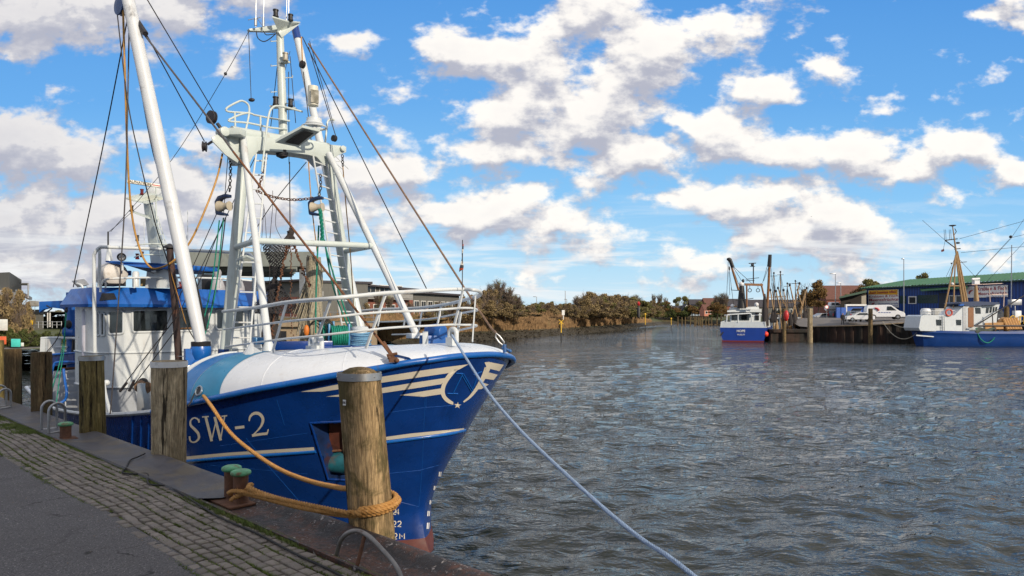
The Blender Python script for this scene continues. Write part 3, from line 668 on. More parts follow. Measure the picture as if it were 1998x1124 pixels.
# ================================================================== the trawler
LT=17.6
ship=thing('fishing_trawler','large blue and white fishing trawler with SW-2 on its bow, moored at the near quay','fishing boat',SP(8,0,WZ))
def lerp_tab(tab,x):
    for i in range(len(tab)-1):
        if x<=tab[i+1][0] or i==len(tab)-2:
            a,b=tab[i],tab[i+1]; f=max(0,min(1,(x-a[0])/(b[0]-a[0]))); return a[1]+(b[1]-a[1])*f
def sm_tab(tab,x):
    xs=[a for a,_ in tab]
    if x<=xs[0]: return tab[0][1]
    if x>=xs[-1]: return tab[-1][1]
    for i in range(len(tab)-1):
        if x<=xs[i+1]:
            h=xs[i+1]-xs[i]; t=(x-xs[i])/h
            def sl(j): 
                j0=max(j-1,0);j1=min(j+1,len(tab)-1); return (tab[j1][1]-tab[j0][1])/(xs[j1]-xs[j0])
            m0,m1=sl(i)*h,sl(i+1)*h; p0,p1=tab[i][1],tab[i+1][1]
            return (2*t**3-3*t*t+1)*p0+(t**3-2*t*t+t)*m0+(-2*t**3+3*t*t)*p1+(t**3-t*t)*m1
SHEER=[(.5,1.12),(.7,1.10),(.82,1.06),(1.0,1.015),(1.2,.953),(1.62,.855),(2.28,.71),(2.77,.611),(3.6,.435),(4.5,.263),(5.8,.03),(8.4,-.28),(10.3,-.44),(13,-.58),(15,-.56),(17.6,-.42)]
STEM=[(-3.4,1.9),(-2.5,1.72),(-2.29,1.76),(-2.03,1.90),(-1.55,1.97),(-.92,1.72),(-.24,1.36),(.29,1.09),(.71,.87),(1.12,.67)]
def sheer(s): return sm_tab(SHEER,s)
def stem(z): return sm_tab(STEM,z)
def wtop(s):
    x=max(0,min(1,(s-.69)/4.05)); w=2.9*math.sqrt(max(0,1-(1-x)**2))
    if s>8: w-=.6*((s-8)/(LT-8))**1.8
    return w
def hullw(s,z):
    zs=sheer(s); s0=stem(z); d=max(0,s-s0); h=max(0,min(1,(zs-z)/(zs-WZ)))
    q=.5+.36*h; L=4.05+2.6*h; x=min(1,d/L); f=(1-(1-x)**2)**q
    wm=2.9-.18*h
    if s>8: wm-=(.6+.5*h)*((s-8)/(LT-8))**1.8
    if z<WZ: f*=max(.0,1-.25*(WZ-z))
    return max(.0,wm*f)
def hull_pt(a,t,sd=1):
    zs=sheer(a*LT); z=zs+(-3.3-zs)*t; s=stem(z)+a**1.15*(LT-stem(z)); 
    zs=sheer(s); z=zs+(-3.3-zs)*t; s=stem(z)+a**1.15*(LT-stem(z))
    return s,z
NA,NTT=190,64
pocket=[(606,825),(694,821),(700,938),(640,935)]
def inpoly(x,y,P):
    c=False
    for i in range(len(P)):
        (x1,y1),(x2,y2)=P[i],P[i-1]
        if (y1>y)!=(y2>y) and x<(x2-x1)*(y-y1)/(y2-y1)+x1: c=not c
    return c
def projpx(p): return (CX+p.x/p.y*FPX, HY-(p.z-EYE)/p.y*FPX)
b=MB()
for sd in (1,-1):
    rows=[]
    for i in range(NA+1):
        row=[]
        for j in range(NTT+1):
            s,z=hull_pt(i/NA,j/NTT); row.append(SP(s,sd*hullw(s,z),z))
        rows.append(row)
    base=len(b.v); 
    for r_ in rows: b.v+=r_
    m=NTT+1
    for i in range(NA):
        for j in range(NTT):
            f=(base+i*m+j,base+i*m+j+1,base+(i+1)*m+j+1,base+(i+1)*m+j)
            c=sum((b.v[k] for k in f),Vector())/4
            if sd==1:
                x,y=projpx(c)
                if inpoly(x,y,pocket): continue
            b.f.append(f); b.mi.append(1 if c.z<-2.03 else 0)
    if sd==1: hullrows=rows
    else: hullrowsP=rows
b.grid([[hullrows[-1][j],hullrowsP[-1][j]] for j in range(NTT+1)])
HULL_V=list(b.v); HULL_F=list(b.f)
b.build('hull',[hullb,redb],ship,smooth=50,weld=.003)
BVH=BVHTree.FromPolygons([tuple(v) for v in HULL_V],HULL_F)
# complete starboard surface used only for measuring
vv=[tuple(p) for R_s in (hullrows,hullrowsP) for r_ in R_s for p in r_]; m=NTT+1
BVHS=BVHTree.FromPolygons(vv,[(o_+i*m+j,o_+i*m+j+1,o_+(i+1)*m+j+1,o_+(i+1)*m+j) for o_ in (0,(NA+1)*m) for i in range(NA) for j in range(NTT)])
CAMP=Vector((0,0,EYE))
def hit(px,py,off=.004,bvh=None):
    d=(AT(px,py,1.0)-CAMP).normalized(); r=(bvh or BVHS).ray_cast(CAMP,d)
    if r[0] is None: return None
    nr=r[1]
    if nr.dot(d)>0: nr=-nr
    return r[0]+nr*off
def decal(polys,material,name,parent,off=.004,maxe=12,bvh=None,label=None,thick=0):
    bm=bmesh.new()
    for P in polys:
        vs=[bm.verts.new((x,y,0)) for x,y in P]
        tris=tessellate_polygon([[Vector((x,y,0)) for x,y in P]])
        for t in tris:
            try: bm.faces.new([vs[i] for i in t])
            except ValueError: pass
    for _ in range(7):
        es=[e for e in bm.edges if e.calc_length()>maxe]
        if not es: break
        bmesh.ops.subdivide_edges(bm,edges=es,cuts=1); bmesh.ops.triangulate(bm,faces=bm.faces)
    bad=[]
    offp=Vector((0,0,0)); p=parent
    while p is not None: offp+=Vector(p.location); p=p.parent
    for v in bm.verts:
        h=hit(v.co.x,v.co.y,off,bvh)
        if h is None: bad.append(v)
        else: v.co=h-offp
    bmesh.ops.delete(bm,geom=bad,context='VERTS')
    bmesh.ops.recalc_face_normals(bm,faces=bm.faces)
    me=bpy.data.meshes.new(name); bm.to_mesh(me); bm.free(); me.materials.append(material); me.shade_smooth()
    o=bpy.data.objects.new(name,me); COL.objects.link(o); o.parent=parent
    if label: o['label']=label
    return o
def ribbon(pts,ws):
    L=[];Rr=[]
    for i,(x,y) in enumerate(pts):
        a=pts[max(i-1,0)];c=pts[min(i+1,len(pts)-1)]; dx,dy=c[0]-a[0],c[1]-a[1]; l=math.hypot(dx,dy) or 1; w_=ws[i] if isinstance(ws,list) else ws
        L.append((x-dy/l*w_/2,y+dx/l*w_/2)); Rr.append((x+dy/l*w_/2,y-dx/l*w_/2))
    return [[L[i],L[i+1],Rr[i+1],Rr[i]] for i in range(len(pts)-1)]
def sp2(pts,k=5):
    return [(v.x,v.y) for v in smooth_path([Vector((x,y,0)) for x,y in pts],k)]
Z5=lambda P:[(560+x/4.324,540+y/4.324) for x,y in P]
Z6=lambda P:[(350+x/3.088,760+y/3.088) for x,y in P]
# emblem on the bow
band1=Z5([(115,970),(440,905),(795,843),(1100,795),(1350,760),(1530,738),(1450,782),(1360,812),(1100,850),(800,893),(440,948),(300,968)])
band2=Z5([(330,1010),(800,937),(1100,888),(1338,852),(1302,905),(1100,937),(810,980),(520,1012)])
band3=Z5([(950,998),(1100,972),(1302,940),(1300,990),(1150,1012),(1040,1004)])
arcO=Z5([(1380,790),(1325,865),(1300,930),(1298,990),(1325,1038),(1365,1068),(1402,1079)]); arcI=Z5([(1530,738),(1440,785),(1385,845),(1345,905),(1330,960),(1345,1012),(1402,1057)])
arcO=sp2(arcO,4); arcI=sp2(arcI,4); arc=[[arcO[i],arcO[i+1],arcI[i+1],arcI[i]] for i in range(len(arcO)-1)]
rw=[Z5([(1665,722),(1700,717),(1828,742),(1790,796),(1712,776),(1700,806),(1690,835),(1665,870),(1640,835),(1672,790),(1680,755)]),
    Z5([(1700,806),(1776,826),(1742,870),(1672,860),(1640,892),(1655,840)]),
    Z5([(1672,860),(1650,890),(1700,908),(1640,946),(1598,950),(1612,905),(1640,870)])]
ra=sp2(Z5([(1488,1056),(1540,1015),(1590,955),(1632,890),(1665,830),(1690,770)]),4); ribs=ribbon(ra,[3+ .42*i for i in range(len(ra))])
decal([band1,band2,band3]+arc+rw+ribs,cream,'wing_emblem',ship)
cx_,cy_=Z5([(1438,1084)])[0]
star=[(cx_+(7.2 if i%2==0 else 3)*math.sin(math.pi*i/5+.1),cy_-(6.5 if i%2==0 else 2.7)*math.cos(math.pi*i/5+.1)) for i in range(10)]
decal([star],cream,'star',ship,maxe=6)
def hull_tube(lines,r,material,name,parent,off=.004,n=6,z5=True):
    b=MB()
    for L in lines:
        P=[]
        for i in range(len(L)-1):
            for k in range(6):
                x=L[i][0]+(L[i+1][0]-L[i][0])*k/6; y=L[i][1]+(L[i+1][1]-L[i][1])*k/6; P.append((x,y))
        P.append(L[-1]); P=[h for h in (hit(x,y,off) for x,y in P) if h is not None]
        if len(P)>1: b.tube(P,r,n)
    return b.build(name,material,parent)
hull_tube([Z5(l) for l in ([(1352,984),(1440,986)],[(1400,982),(1475,832)],[(1425,815),(1480,816)],[(1470,820),(1556,972)],[(1486,816),(1568,960)],[(1556,972),(1612,818)],[(1572,828),(1640,800)])],.010,mat('letter_blue',(.006,.09,.36),.3),'raised_letter',ship)
# SW-2
S_=sp2(Z6([(121,196),(110,177),(88,171),(69,188),(70,215),(92,238),(113,262),(119,290),(103,312),(82,317),(66,306),(62,283)]),4)
ws=[3.0,3.2,2.6,3.0,4.6,5.4,5.4,4.6,3.2,2.6,3.2,3.0]; wsS=[ws[min(i//4,11)]+(ws[min(i//4+1,11)]-ws[min(i//4,11)])*(i%4)/4 for i in range(len(S_))]
let=ribbon(S_,wsS)+ribbon(Z6([(121,199),(117,178)]),3)+ribbon(Z6([(62,281),(66,306)]),3)
let+=ribbon(Z6([(160,166),(196,311)]),5.2)+ribbon(Z6([(195,308),(221,192)]),2.3)+ribbon(Z6([(214,164),(250,306)]),5.2)+ribbon(Z6([(249,304),(274,160)]),2.3)
let+=ribbon(Z6([(138,165),(178,162)]),2.4)+ribbon(Z6([(255,161),(289,157)]),2.4)+ribbon(Z6([(336,231),(392,224)]),5.5)
t2=sp2(Z6([(421,190),(428,162),(452,143),(482,146),(503,172),(500,205),(478,240),(440,277)]),4); l=len(t2)
let+=ribbon(t2,[2.5+3.6*math.sin(math.pi*min(1,i/l*1.15)) for i in range(l)])+ribbon(Z6([(438,277),(480,270),(531,264)]),5.0)+ribbon(Z6([(529,266),(537,239)]),2.6)
decal(let,cream,'registration_letters',ship,maxe=5)
# draught marks
dm=[]
def seg(ch,x,y,w_,h):
    G={'2':[[(0,.2),(.3,0),(.8,0),(1,.25),(.9,.5),(0,1),(1,1)]],'4':[[(.8,1),(.8,0),(0,.7),(1,.7)]],'M':[[(0,1),(0,0),(.5,.6),(1,0),(1,1)]],'6':[[(.9,0),(.2,.3),(0,.7),(.3,1),(.8,1),(1,.75),(.8,.55),(.1,.6)]],'8':[[(.5,.45),(.1,.25),(.5,0),(.9,.25),(.5,.45),(0,.75),(.5,1),(1,.75),(.5,.45)]]}
    out=[]
    for L in G[ch]: out+=ribbon([(x+a*w_,y+c*h) for a,c in L],1.9)
    return out
for ch,x,y in (('2',766,993),('4',772,993),('2',766,1017),('2',776,1017),('2',768,1041),('M',780,1041)): dm+=seg(ch,x,y,6.6 if ch!='M' else 9,10.5)
decal(dm,cream,'draught_marks',ship,maxe=5)
# marks on the stem
mk=[]
for (x,y,h) in ((858,925,9),(848,952,8),(840,980,8),(835.5,1002,10),(834.5,1026,12)):
    mk+=ribbon([(x-1.5,y+h/2),(x-.5,y-h/2)],2.2)+ribbon([(x+1.4,y+h/2),(x+2.4,y-h/2)],1.6)
decal(mk,mat('mark_white',(.8,.8,.8),.4),'stem_marks',ship,maxe=5)
# cream stripe with blue rubbing strake
decal([Z6([(45,402),(300,378),(600,358),(812,345),(815,366),(600,378),(300,397),(45,421)]),Z6([(1225,286),(1400,262),(1560,247),(1650,238),(1712,231),(1712,242),(1650,251),(1560,266),(1400,285),(1225,306)])],cream,'cream_stripe',ship,maxe=14,off=.010)
for zz_ in (Z6([(30,432),(300,408),(600,389),(822,372)]),Z6([(1200,322),(1400,296),(1560,276),(1650,262),(1718,246)])): hull_tube([zz_],.032,railb,'rubbing_strake',ship,off=.0,n=10)
# weld seams and hull plate lines
hull_tube([Z5([(1212,730),(1195,860),(1175,1000),(1170,1124)]),[(829,778),(824,905),(820,960),(817,990)],[(753,862),(828,848)],[(756,924),(818,918),(862,906)],[(762,975),(826,991)],[(540,700+80),(555,830)],[(430,870),(600,845)],[(480,855),(520,905),(590,985)],[(760,805),(830,795),(900,790)],[(380,905),(600,925)]],.0045,mat('seam_blue',(.006,.075,.33),.35),'weld_seams',ship,off=-.0012)
# anchor pocket
def inset(P,k,dx=0,dy=0):
    cx=sum(p[0] for p in P)/len(P); cy=sum(p[1] for p in P)/len(P); return [(cx+(x-cx)*k+dx,cy+(y-cy)*k+dy) for x,y in P]
nrm=(hit(640,880,1.0)-hit(640,880,0)); 
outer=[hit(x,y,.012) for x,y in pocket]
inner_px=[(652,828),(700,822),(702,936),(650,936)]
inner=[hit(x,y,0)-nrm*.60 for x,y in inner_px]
b=MB(); b.grid([outer,inner],closed=True); b.add(inner,[(0,1,2,3)]); b.build('anchor_pocket',mat('pocket_shade_rust',(.003,.02,.085),.6,var=.4,vs=5,dirt=(.05,.015,.008),dirtamt=.8,ds=4),ship,smooth=20)  # hull blue darkened to paint in the shade of the recess, plus rust
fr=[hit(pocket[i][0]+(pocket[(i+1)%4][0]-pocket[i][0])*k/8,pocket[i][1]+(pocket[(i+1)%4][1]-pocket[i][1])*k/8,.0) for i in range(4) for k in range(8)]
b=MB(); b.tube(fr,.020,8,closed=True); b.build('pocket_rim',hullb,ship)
anc=MB(); q=[hit(x,y,0)-nrm*.30 for x,y in [(636,832),(700,828),(700,896),(636,897)]]; anc.prism(q,nrm*.1)
anchor=anc.build('anchor',mat('anchor_rust',(.085,.022,.012),.9,var=.5,vs=5,dirt=(.015,.01,.01),dirtamt=.8,ds=4),ship)
b=MB(); q0=[hit(x,y,0)-nrm*.2 for x,y in [(640,897),(698,892)]]; b.tube([q0[0],q0[1]],.022,8); b.build('anchor_bar',amber if False else rustm,anchor)
b=MB(); c=hit(668,918,0)-nrm*.22; e1=(hit(690,916,0)-hit(650,918,0)).normalized(); b.lathe(c-e1*.28,[(.02,0),(.17,.03),(.21,.25),(.17,.5),(.02,.54)],18,axis=e1); b.build('anchor_stock',teala,anchor)
# sheer rails
def sheer_tube(s0,s1,sd,r,dz=0,n=60,dw=0): return [SP(s0+(s1-s0)*i/n,sd*(wtop(s0+(s1-s0)*i/n)+dw),sheer(s0+(s1-s0)*i/n)+dz) for i in range(n+1)]
ss=[.692+(5.8-.692)*(i/60)**2 for i in range(61)]
bowrail=[SP(s,wtop(s)+.02,sheer(s)) for s in reversed(ss)]+[SP(s,-wtop(s)-.02,sheer(s)) for s in ss[1:]]
b=MB(); b.tube(bowrail,.048,10); b.build('bow_rail_moulding',railb,ship)
b=MB(); 
for sd in (1,-1):
    pts=sheer_tube(5.7,LT,sd,0); b.tube(pts,.045,8)
b.tube([SP(LT,wtop(LT),sheer(LT)),SP(LT,-wtop(LT),sheer(LT))],.045,8)
b.build('bulwark_cap',mat('worn_cap',(.42,.46,.5),.35,.3,var=.2,vs=6,dirt=(.03,.1,.3),dirtamt=.7,ds=4),ship)
# vertical fender strips on the low bulwark
b=MB()
for px in (258,275,290): 
    hs_=[hit(px+ (k-4)*-.4,812+k*12,.004) for k in range(9)]; hs_=[h for h in hs_ if h]; b.tube(hs_,.018,6)
b.build('hull_ribs',hullb,ship)
# decks
def deckz(s): return lerp_tab([(0,1.34),(1,1.30),(3.5,1.14),(6.3,.97),(7,.95)],s)
b=MB(); rows=[]
for i in range(40):
    s=6.4+(LT-6.4)*i/39; rows.append([SP(s,w_*(wtop(s)-.03),-1.02) for w_ in (-1,-.5,0,.5,1)])
b.grid(rows); b.build('main_deck',greyd,ship,smooth=0)
# whaleback shell: from the rail up and inboard
AFT0,AFT1=5.25,4.6     # aft end at the rail / at the top
rows=[];SHr=[]
for sd in (1,-1):
    rows=[]
    for i in range(61):
        f=(i/60)**1.7; row=[]
        so=.70+f*(AFT0-.70); si=1.75+f*(AFT1-1.75); xi=max(0,min(1,(si-1.75)/2.9)); wo=(wtop(so)-.01) if i else 0.0; wi=2.0*math.sqrt(max(0,1-(1-xi)**2))*(1-.02*f)
        for j in range(15):
            a=j/14*math.pi/2; k_=(1-math.cos(a))**.9
            s=so+(si-so)*k_; zr=sheer(so); zt=max(deckz(si),zr+.10)
            row.append(SP(s,sd*(wo+(wi-wo)*k_),zr+(zt-zr)*math.sin(a)**.85))
        rows.append(row)
    if sd==1: shellS=rows
    else: shellP=rows
b=MB(); b.grid(shellS); b.grid(shellP); b.build('whaleback',shellw,ship,smooth=50)
vv=[tuple(p) for r_ in shellS for p in r_]; BVHW=BVHTree.FromPolygons(vv,[(i*15+j,i*15+j+1,(i+1)*15+j+1,(i+1)*15+j) for i in range(60) for j in range(14)])
b=MB(); b.grid([[shellS[i][-1],shellP[i][-1]] for i in range(31)]); b.build('nose_deck',shellw,ship,smooth=0)
b=MB(); b.grid([[shellS[i][-1],shellP[i][-1]] for i in range(30,61)]); b.build('foredeck',mat('foredeck_blue',(.05,.16,.36),.5,var=.2,dirt=(.3,.3,.32),dirtamt=.4,ds=3),ship,smooth=0)
b=MB(); b.grid([[SP(s_,w_,.93) for w_ in (-2.1,0,2.1)] for s_ in (4.45,6.9)]); b.build('gantry_deck',greyd,ship,smooth=0)
b=MB(); ed=shellS[-1]; b.grid([ed,[Vector((p.x,p.y,-1.02)) for p in ed]]); ed2=shellP[-1]; b.grid([ed2,[Vector((p.x,p.y,-1.02)) for p in ed2]]); b.grid([[ed[-1],ed2[-1]],[Vector((ed[-1].x,ed[-1].y,-1.02)),Vector((ed2[-1].x,ed2[-1].y,-1.02))]]); b.build('bulkhead',greyl,ship,smooth=0)
for q_ in (shellS[-1],shellP[-1]): b=MB(); b.tube(q_,.03,8); b.build('whaleback_edge',white,ship)
# painted blue bands at the aft end of the whaleback
def shell_band(f0,f1,name,material):
    b=MB(); rows=[]
    for i in range(7):
        f=f0+(f1-f0)*i/6; idx=f**(1/1.7)*60; i0=min(59,int(idx)); t=idx-i0; row=[]
        for j in range(15):
            p=shellS[i0][j].lerp(shellS[i0+1][j],t); a=j/14*math.pi/2; nr=Vector((SN.x*math.cos(a),SN.y*math.cos(a),math.sin(a))); row.append(p+nr*.005)
        rows.append(row)
    b.grid(rows); b.build(name,material,ship,smooth=60)
shell_band(.955,.80,'blue_band',mat('band_blue',(.015,.15,.42),.35)); shell_band(.797,.62,'teal_band',mat('band_teal',(.015,.20,.38),.35))
# faint weld seams on whaleback
b=MB()
for f in (.20,.46): b.tube([shellS[int(f**(1/1.7)*60)][j]+Vector((0,0,.001)) for j in range(15)],.006,5)
b.build('shell_seams',shellw,ship)
# blue notch under the starboard shackle
nz=[(760,724),(772,698),(776,692),(788,696),(810,704),(838,702)]
b=MB(); P=[hit(x,y,.012,BVHW) or ONW(x,y,wtop(1.0)) for x,y in [(761,716),(770,694),(778,697),(803,702),(775,714)]]; b.prism(P,Vector((-.03,-.05,.03))); b.build('shackle_plate',railb,ship)
# mooring hole in the shell
hc=hit(389,763,.0,BVHW) or ONW(389,763,2.7)
b=MB(); nn=Vector((SN.x,SN.y,.35)).normalized(); e=Vector((SU.x,SU.y,0)); g=nn.cross(e)
b.tube([hc+nn*.01+e*math.cos(a)*.10+g*math.sin(a)*.075 for a in [2*math.pi*k/20 for k in range(20)]],.016,8,closed=True); hr=b.build('hawse_hole',mat('hawse_metal',(.3,.35,.4),.3,.6),ship)
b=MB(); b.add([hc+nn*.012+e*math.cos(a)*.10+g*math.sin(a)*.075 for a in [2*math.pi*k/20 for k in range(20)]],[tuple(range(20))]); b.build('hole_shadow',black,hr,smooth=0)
b=MB(); c1=hit(383,768,.03,BVHW) or hc; b.tube(smooth_path([c1,AT(372,785,c1.y-.1),AT(366,792,c1.y-.15)],4),.012,6); b.build('hose_end',rubber,ship)
# ---- oval fairleads standing on the whaleback
def fairlead(px,py,h,wd,wv,lean=0):
    c=ONW(px,py,wv); e=Vector((SU.x,SU.y,0)); rootn=Vector((SN.x,SN.y,0)); path=[]
    for (x,z) in [(-wd,0),(-wd,h-wd*1.0)]+[(-wd*math.cos(a),h-wd+wd*math.sin(a)) for a in [math.pi*k/10 for k in range(1,10)]]+[(wd,h-wd),(wd,0)]:
        path.append(c+e*x+Vector((0,0,z)))
    b=MB(); b.tube(path,.040,10)
    b.tube([c-e*wd+Vector((0,0,h*.38)),c+e*wd+Vector((0,0,h*.38))],.035,8)
    plate=[c+e*x+rootn*.0+Vector((0,0,z)) for x,z in ((-wd,-.05),(wd,-.05),(wd,h*.36),(-wd,h*.36))]; b.prism(plate,rootn*.09)
    return b.build('fairlead',white,ship)
fairlead(884,668,.215,.078,.05); fairlead(622,684,.235,.085,1.45); fairlead(610,683,.2,.07,1.3)
# pointed breakwater fin (white) at the aft starboard shoulder
b=MB(); P=[ONW(490,672,2.0),ONW(464,712,2.35),ONW(497,718,2.35),ONW(520,690,2.0)]; b.prism(P,Vector((-.06,.05,.0)))
P=[ONW(489,668,2.0),ONW(476,690,2.2),ONW(489,722,2.42)]; b.prism(P,Vector((.05,.02,0))); b.build('deck_bracket',white,ship,bevel=.01)
b=MB(); b.box(ONW(503,665,1.7),(.14,.2,.12),rz=.7); b.build('junction_box',skyb,ship,bevel=.01)
# ---- bow railing
def railw(s,k=1.0): x=max(0,min(1,(s-.62)/4.4)); return 2.28*math.sqrt(max(0,1-(1-x)**2))*k
TOPR=[(435,608,1.62),(500,600,1.9),(560,590,2.1),(640,583,2.15),(700,577,1.95),(752,572,1.65),(800,569,1.3),(850,566,.85),(885,564.5,.5),(905,564.5,.25)]
def wsh(x,wv): return wv-.40*max(0,min(1,(x-640)/150)) if wv>0 else wv-.30
def rail3(pts): return [ONW(x,y,wsh(x,wv)) for x,y,wv in pts]
P=rail3(TOPR); zt=P[-1].z
nose=[AT(922,565.5,10.92),AT(934,568,11.1),AT(938,573,11.4),AT(932,579,11.7)]
PORT=[(915,583,-.75),(880,592,-1.15),(850,597,-1.45),(820,600.5,-1.65),(780,602.5,-1.85),(740,603.5,-2.0),(700,607,-2.05)]
Pp=rail3(PORT)
b=MB(); b.tube(smooth_path(P+nose+Pp,6),.030,12); railing=b.build('bow_railing',white,ship)
def addrail(near,nose,port,r,m_=None):
    pts=[ONW(x,y,wsh(x,wv)) for x,y,wv in near]+[AT(x,y,d+.5) for x,y,d in nose]+[ONW(x,y,wsh(x,wv)) for x,y,wv in port]
    b=MB(); b.tube(smooth_path(pts,6),r,8); b.build('middle_rail',m_ or white,railing)
addrail([(437,643,1.62),(560,627,2.08),(640,620,2.1),(700,613,1.92),(760,608.5,1.6),(830,606,1.0),(880,602.5,.5)],[(905,601,10.42),(924,602,10.6),(931,606,11.0)],[(918,608,-.75),(880,615,-1.15),(840,622,-1.5),(780,627,-1.85),(710,629,-2.05)],.018)
addrail([(440,677,1.62),(540,663,2.05),(610,656,2.1),(700,646,1.9),(770,639,1.55),(840,635.5,.95),(880,633.5,.5)],[(905,634,10.42),(924,634,10.6),(930,636,11.0)],[(915,640,-.75),(880,647,-1.15),(830,651,-1.5),(765,653,-1.85)],.017)
b=MB(); b.tube([ONW(480,690,1.9),ONW(560,683,2.0)],.02,8)
def stanch(x0,y0,w0,x1,y1,w1,wd=.052):
    p=ONW(x0,y0,wsh(x0,w0));q=ONW(x1,y1,wsh(x1,w1)); b=MB(); b.beam(p,q,wd,.018,up=(SN.x,SN.y,0)); b.build('stanchion',white,railing,bevel=.003)
for a in [(532,686,2.0,559,592,2.1),(621,654,2.05,645,585,2.13),(714,680,1.8,752,575,1.62),(886,636,.45,903,568,.28),(891,660,.35,899,608,.3)]: stanch(*a)
p=AT(922,667,10.9);q=AT(928,578,11.15); b=MB(); b.beam(p,q,.055,.02,up=(1,0,0)); b.build('stanchion',white,railing)
for a in [(847,668,-1.0,861,594,-1.38),(817,645,-1.35,824,601,-1.62),(737,637,-1.85,743,604,-1.98),(787,640,-1.6,794,603,-1.8)]: stanch(*a)
# flag on the bow
fl=MB(); f0=AT(902,565,10.8); f1=AT(902.5,468,10.8); fl.tube([f0,f1],.008,6); fs_=fl.build('flag_staff',dark,ship)
b=MB(); rows=[]
for i in range(9):
    f=i/8; y=476+f*50; rows.append([AT(903.5-(f*7)*g+1.2*math.sin(f*9+g*3),y+g*5*f,10.8+.02*math.sin(f*11+g*4)) for g in (0,.33,.66,1)])
b.grid(rows); 
def _flag(N,bs,v):
    s_=N.new('ShaderNodeSeparateXYZ'); N.put(s_.inputs[0],v); w_=N.m('SINE',N.m('MULTIPLY',s_.outputs[2],33.0)); c=N.mix(N.rng(w_,.5,.6),(.04,.045,.06),(.5,.5,.48)); c=N.mix(N.rng(w_,-.85,-.9),c,(.4,.06,.02)); N.put(bs.inputs['Base Color'],c); bs.inputs['Roughness'].default_value=.9
b.build('flag',simple_mat('flag_cloth',_flag),fs_,smooth=60)
# ================================================================== gantry
GS=6.1
def cyl(name,pts,r,m_=white2,parent=ship,n=14,**k): b=MB(); b.tube(pts,r,n); return b.build(name,m_,parent,**k)
glS0=ONS(437,690,GS); glS1=ONS(481,262,GS); glP0=ONS(703,690,GS); glP1=ONS(636,290,GS)
gantry=cyl('gantry_leg',[glS0-Vector((0,0,.3)),glS1],[.112,.105],n=24)
b=MB(); b.tube([glS0-Vector((0,0,.3)),glS0+(glS1-glS0)*.02],.118,24); b.build('leg_foot',hullb,ship)
gp=MB(); gp.tube([glP0-Vector((0,0,.3)),glP1],[.125,.12],24); gp.build('gantry_leg',white2,ship)
brS0=ONW(524,676,1.75); brS1=ONS(474,268,GS-.25); brP0=AT(812,652,13.8); brP1=ONS(641,300,GS-.3)
cyl('gantry_brace',[brS0,brS1],[.066,.062],white); cyl('gantry_brace',[brP0,brP1],[.074,.070],white)
b=MB(); b.lathe(brS0-Vector((0,0,.13)),[(.11,0),(.105,.08),(.067,.2)],16); b.build('brace_foot',white,ship)
b=MB(); b.box(brP0-Vector((0,0,.03)),(.34,.22,.1),rz=.7); b.build('brace_foot',white,ship,bevel=.01)
x1=ONS(455,484,GS); x2=glS0.lerp(glS1,.5)
def on_seg(a,c,py):
    lo,hi=0.0,1.0
    for _ in range(30):
        mid=(lo+hi)/2; y=projpx(a.lerp(c,mid))[1]
        if y>py: lo=mid
        else: hi=mid
    return a.lerp(c,lo)
A1=on_seg(glS0,glS1,483);A2=on_seg(brS0,brS1,470);A3=on_seg(brP0,brP1,480);A4=on_seg(glP0,glP1,491)
cyl('cross_tube',[A1,A2],.056); cyl('cross_tube',[A2,A3],.060); cyl('cross_tube',[A3,A4],.055)
# top box girder
def gx(px,py,s=GS): return ONS(px,py,s)
thk=SU.to_3d()*.42
b=MB()
top=[(448,262),(500,266),(560,272),(610,278),(655,283),(676,286)]; bot=[(676,297),(660,303),(640,318),(632,322),(618,306),(600,302),(560,297),(520,294),(505,294),(494,306),(488,318),(470,318),(462,300),(448,280)]
P=[gx(x,y,GS-.22) for x,y in top+bot]; b.prism(P,thk); b.build('top_girder',white2,ship,bevel=.012)
b=MB(); b.tube([gx(452,258,GS-.05),gx(640,290,GS-.05)],.12,18); b.build('top_tube',white2,ship)
b=MB(); P=[gx(x,y,GS-.3) for x,y in [(414,268),(424,262),(470,300),(464,318),(440,302),(415,276)]]; b.prism(P,SU.to_3d()*.03); P=[gx(x,y,GS+.05) for x,y in [(414,268),(424,262),(470,300),(464,318),(440,302),(415,276)]]; b.prism(P,SU.to_3d()*.03); b.build('sheave_cheek',white2,ship,bevel=.004)
b=MB(); b.box(gx(455,259,GS-.3),(.40,.24,.13),rz=R(-5)); e_=gx(440,256,GS-.36); b.lathe(e_,[(.09,0),(.09,.24)],18,axis=SU.to_3d()); b.build('sheave_housing',white2,ship,bevel=.01)
b=MB(); P=[gx(x,y,GS-.2) for x,y in [(632,282),(664,284),(675,290),(674,298),(655,304),(636,298)]]; b.prism(P,SU.to_3d()*.3); e_=gx(668,290,GS-.24); b.lathe(e_,[(.06,0),(.06,.05)],16,axis=-SU.to_3d()); b.build('sheave_cheek',white2,ship,bevel=.006)
# sloping platform with dark slot (aerial bracket)
P=[gx(x,y,GS-.75) for x,y in [(537,279),(597,252),(624,258),(583,287)]]; 
b=MB(); P=[gx(537,278,GS-.5),gx(590,249,GS-1.0),gx(624,257,GS-.9),gx(582,287,GS-.4)]; b.prism(P,(0,0,.05)); pf=b.build('lamp_platform',white2,ship)
P=[gx(556,277,GS-.56),gx(594,254,GS-.98),gx(612,259,GS-.92),gx(583,282,GS-.5)]; b=MB(); b.prism([p-Vector((0,0,.012)) for p in P],(0,0,.008)); b.build('platform_slot',black,pf,smooth=0)
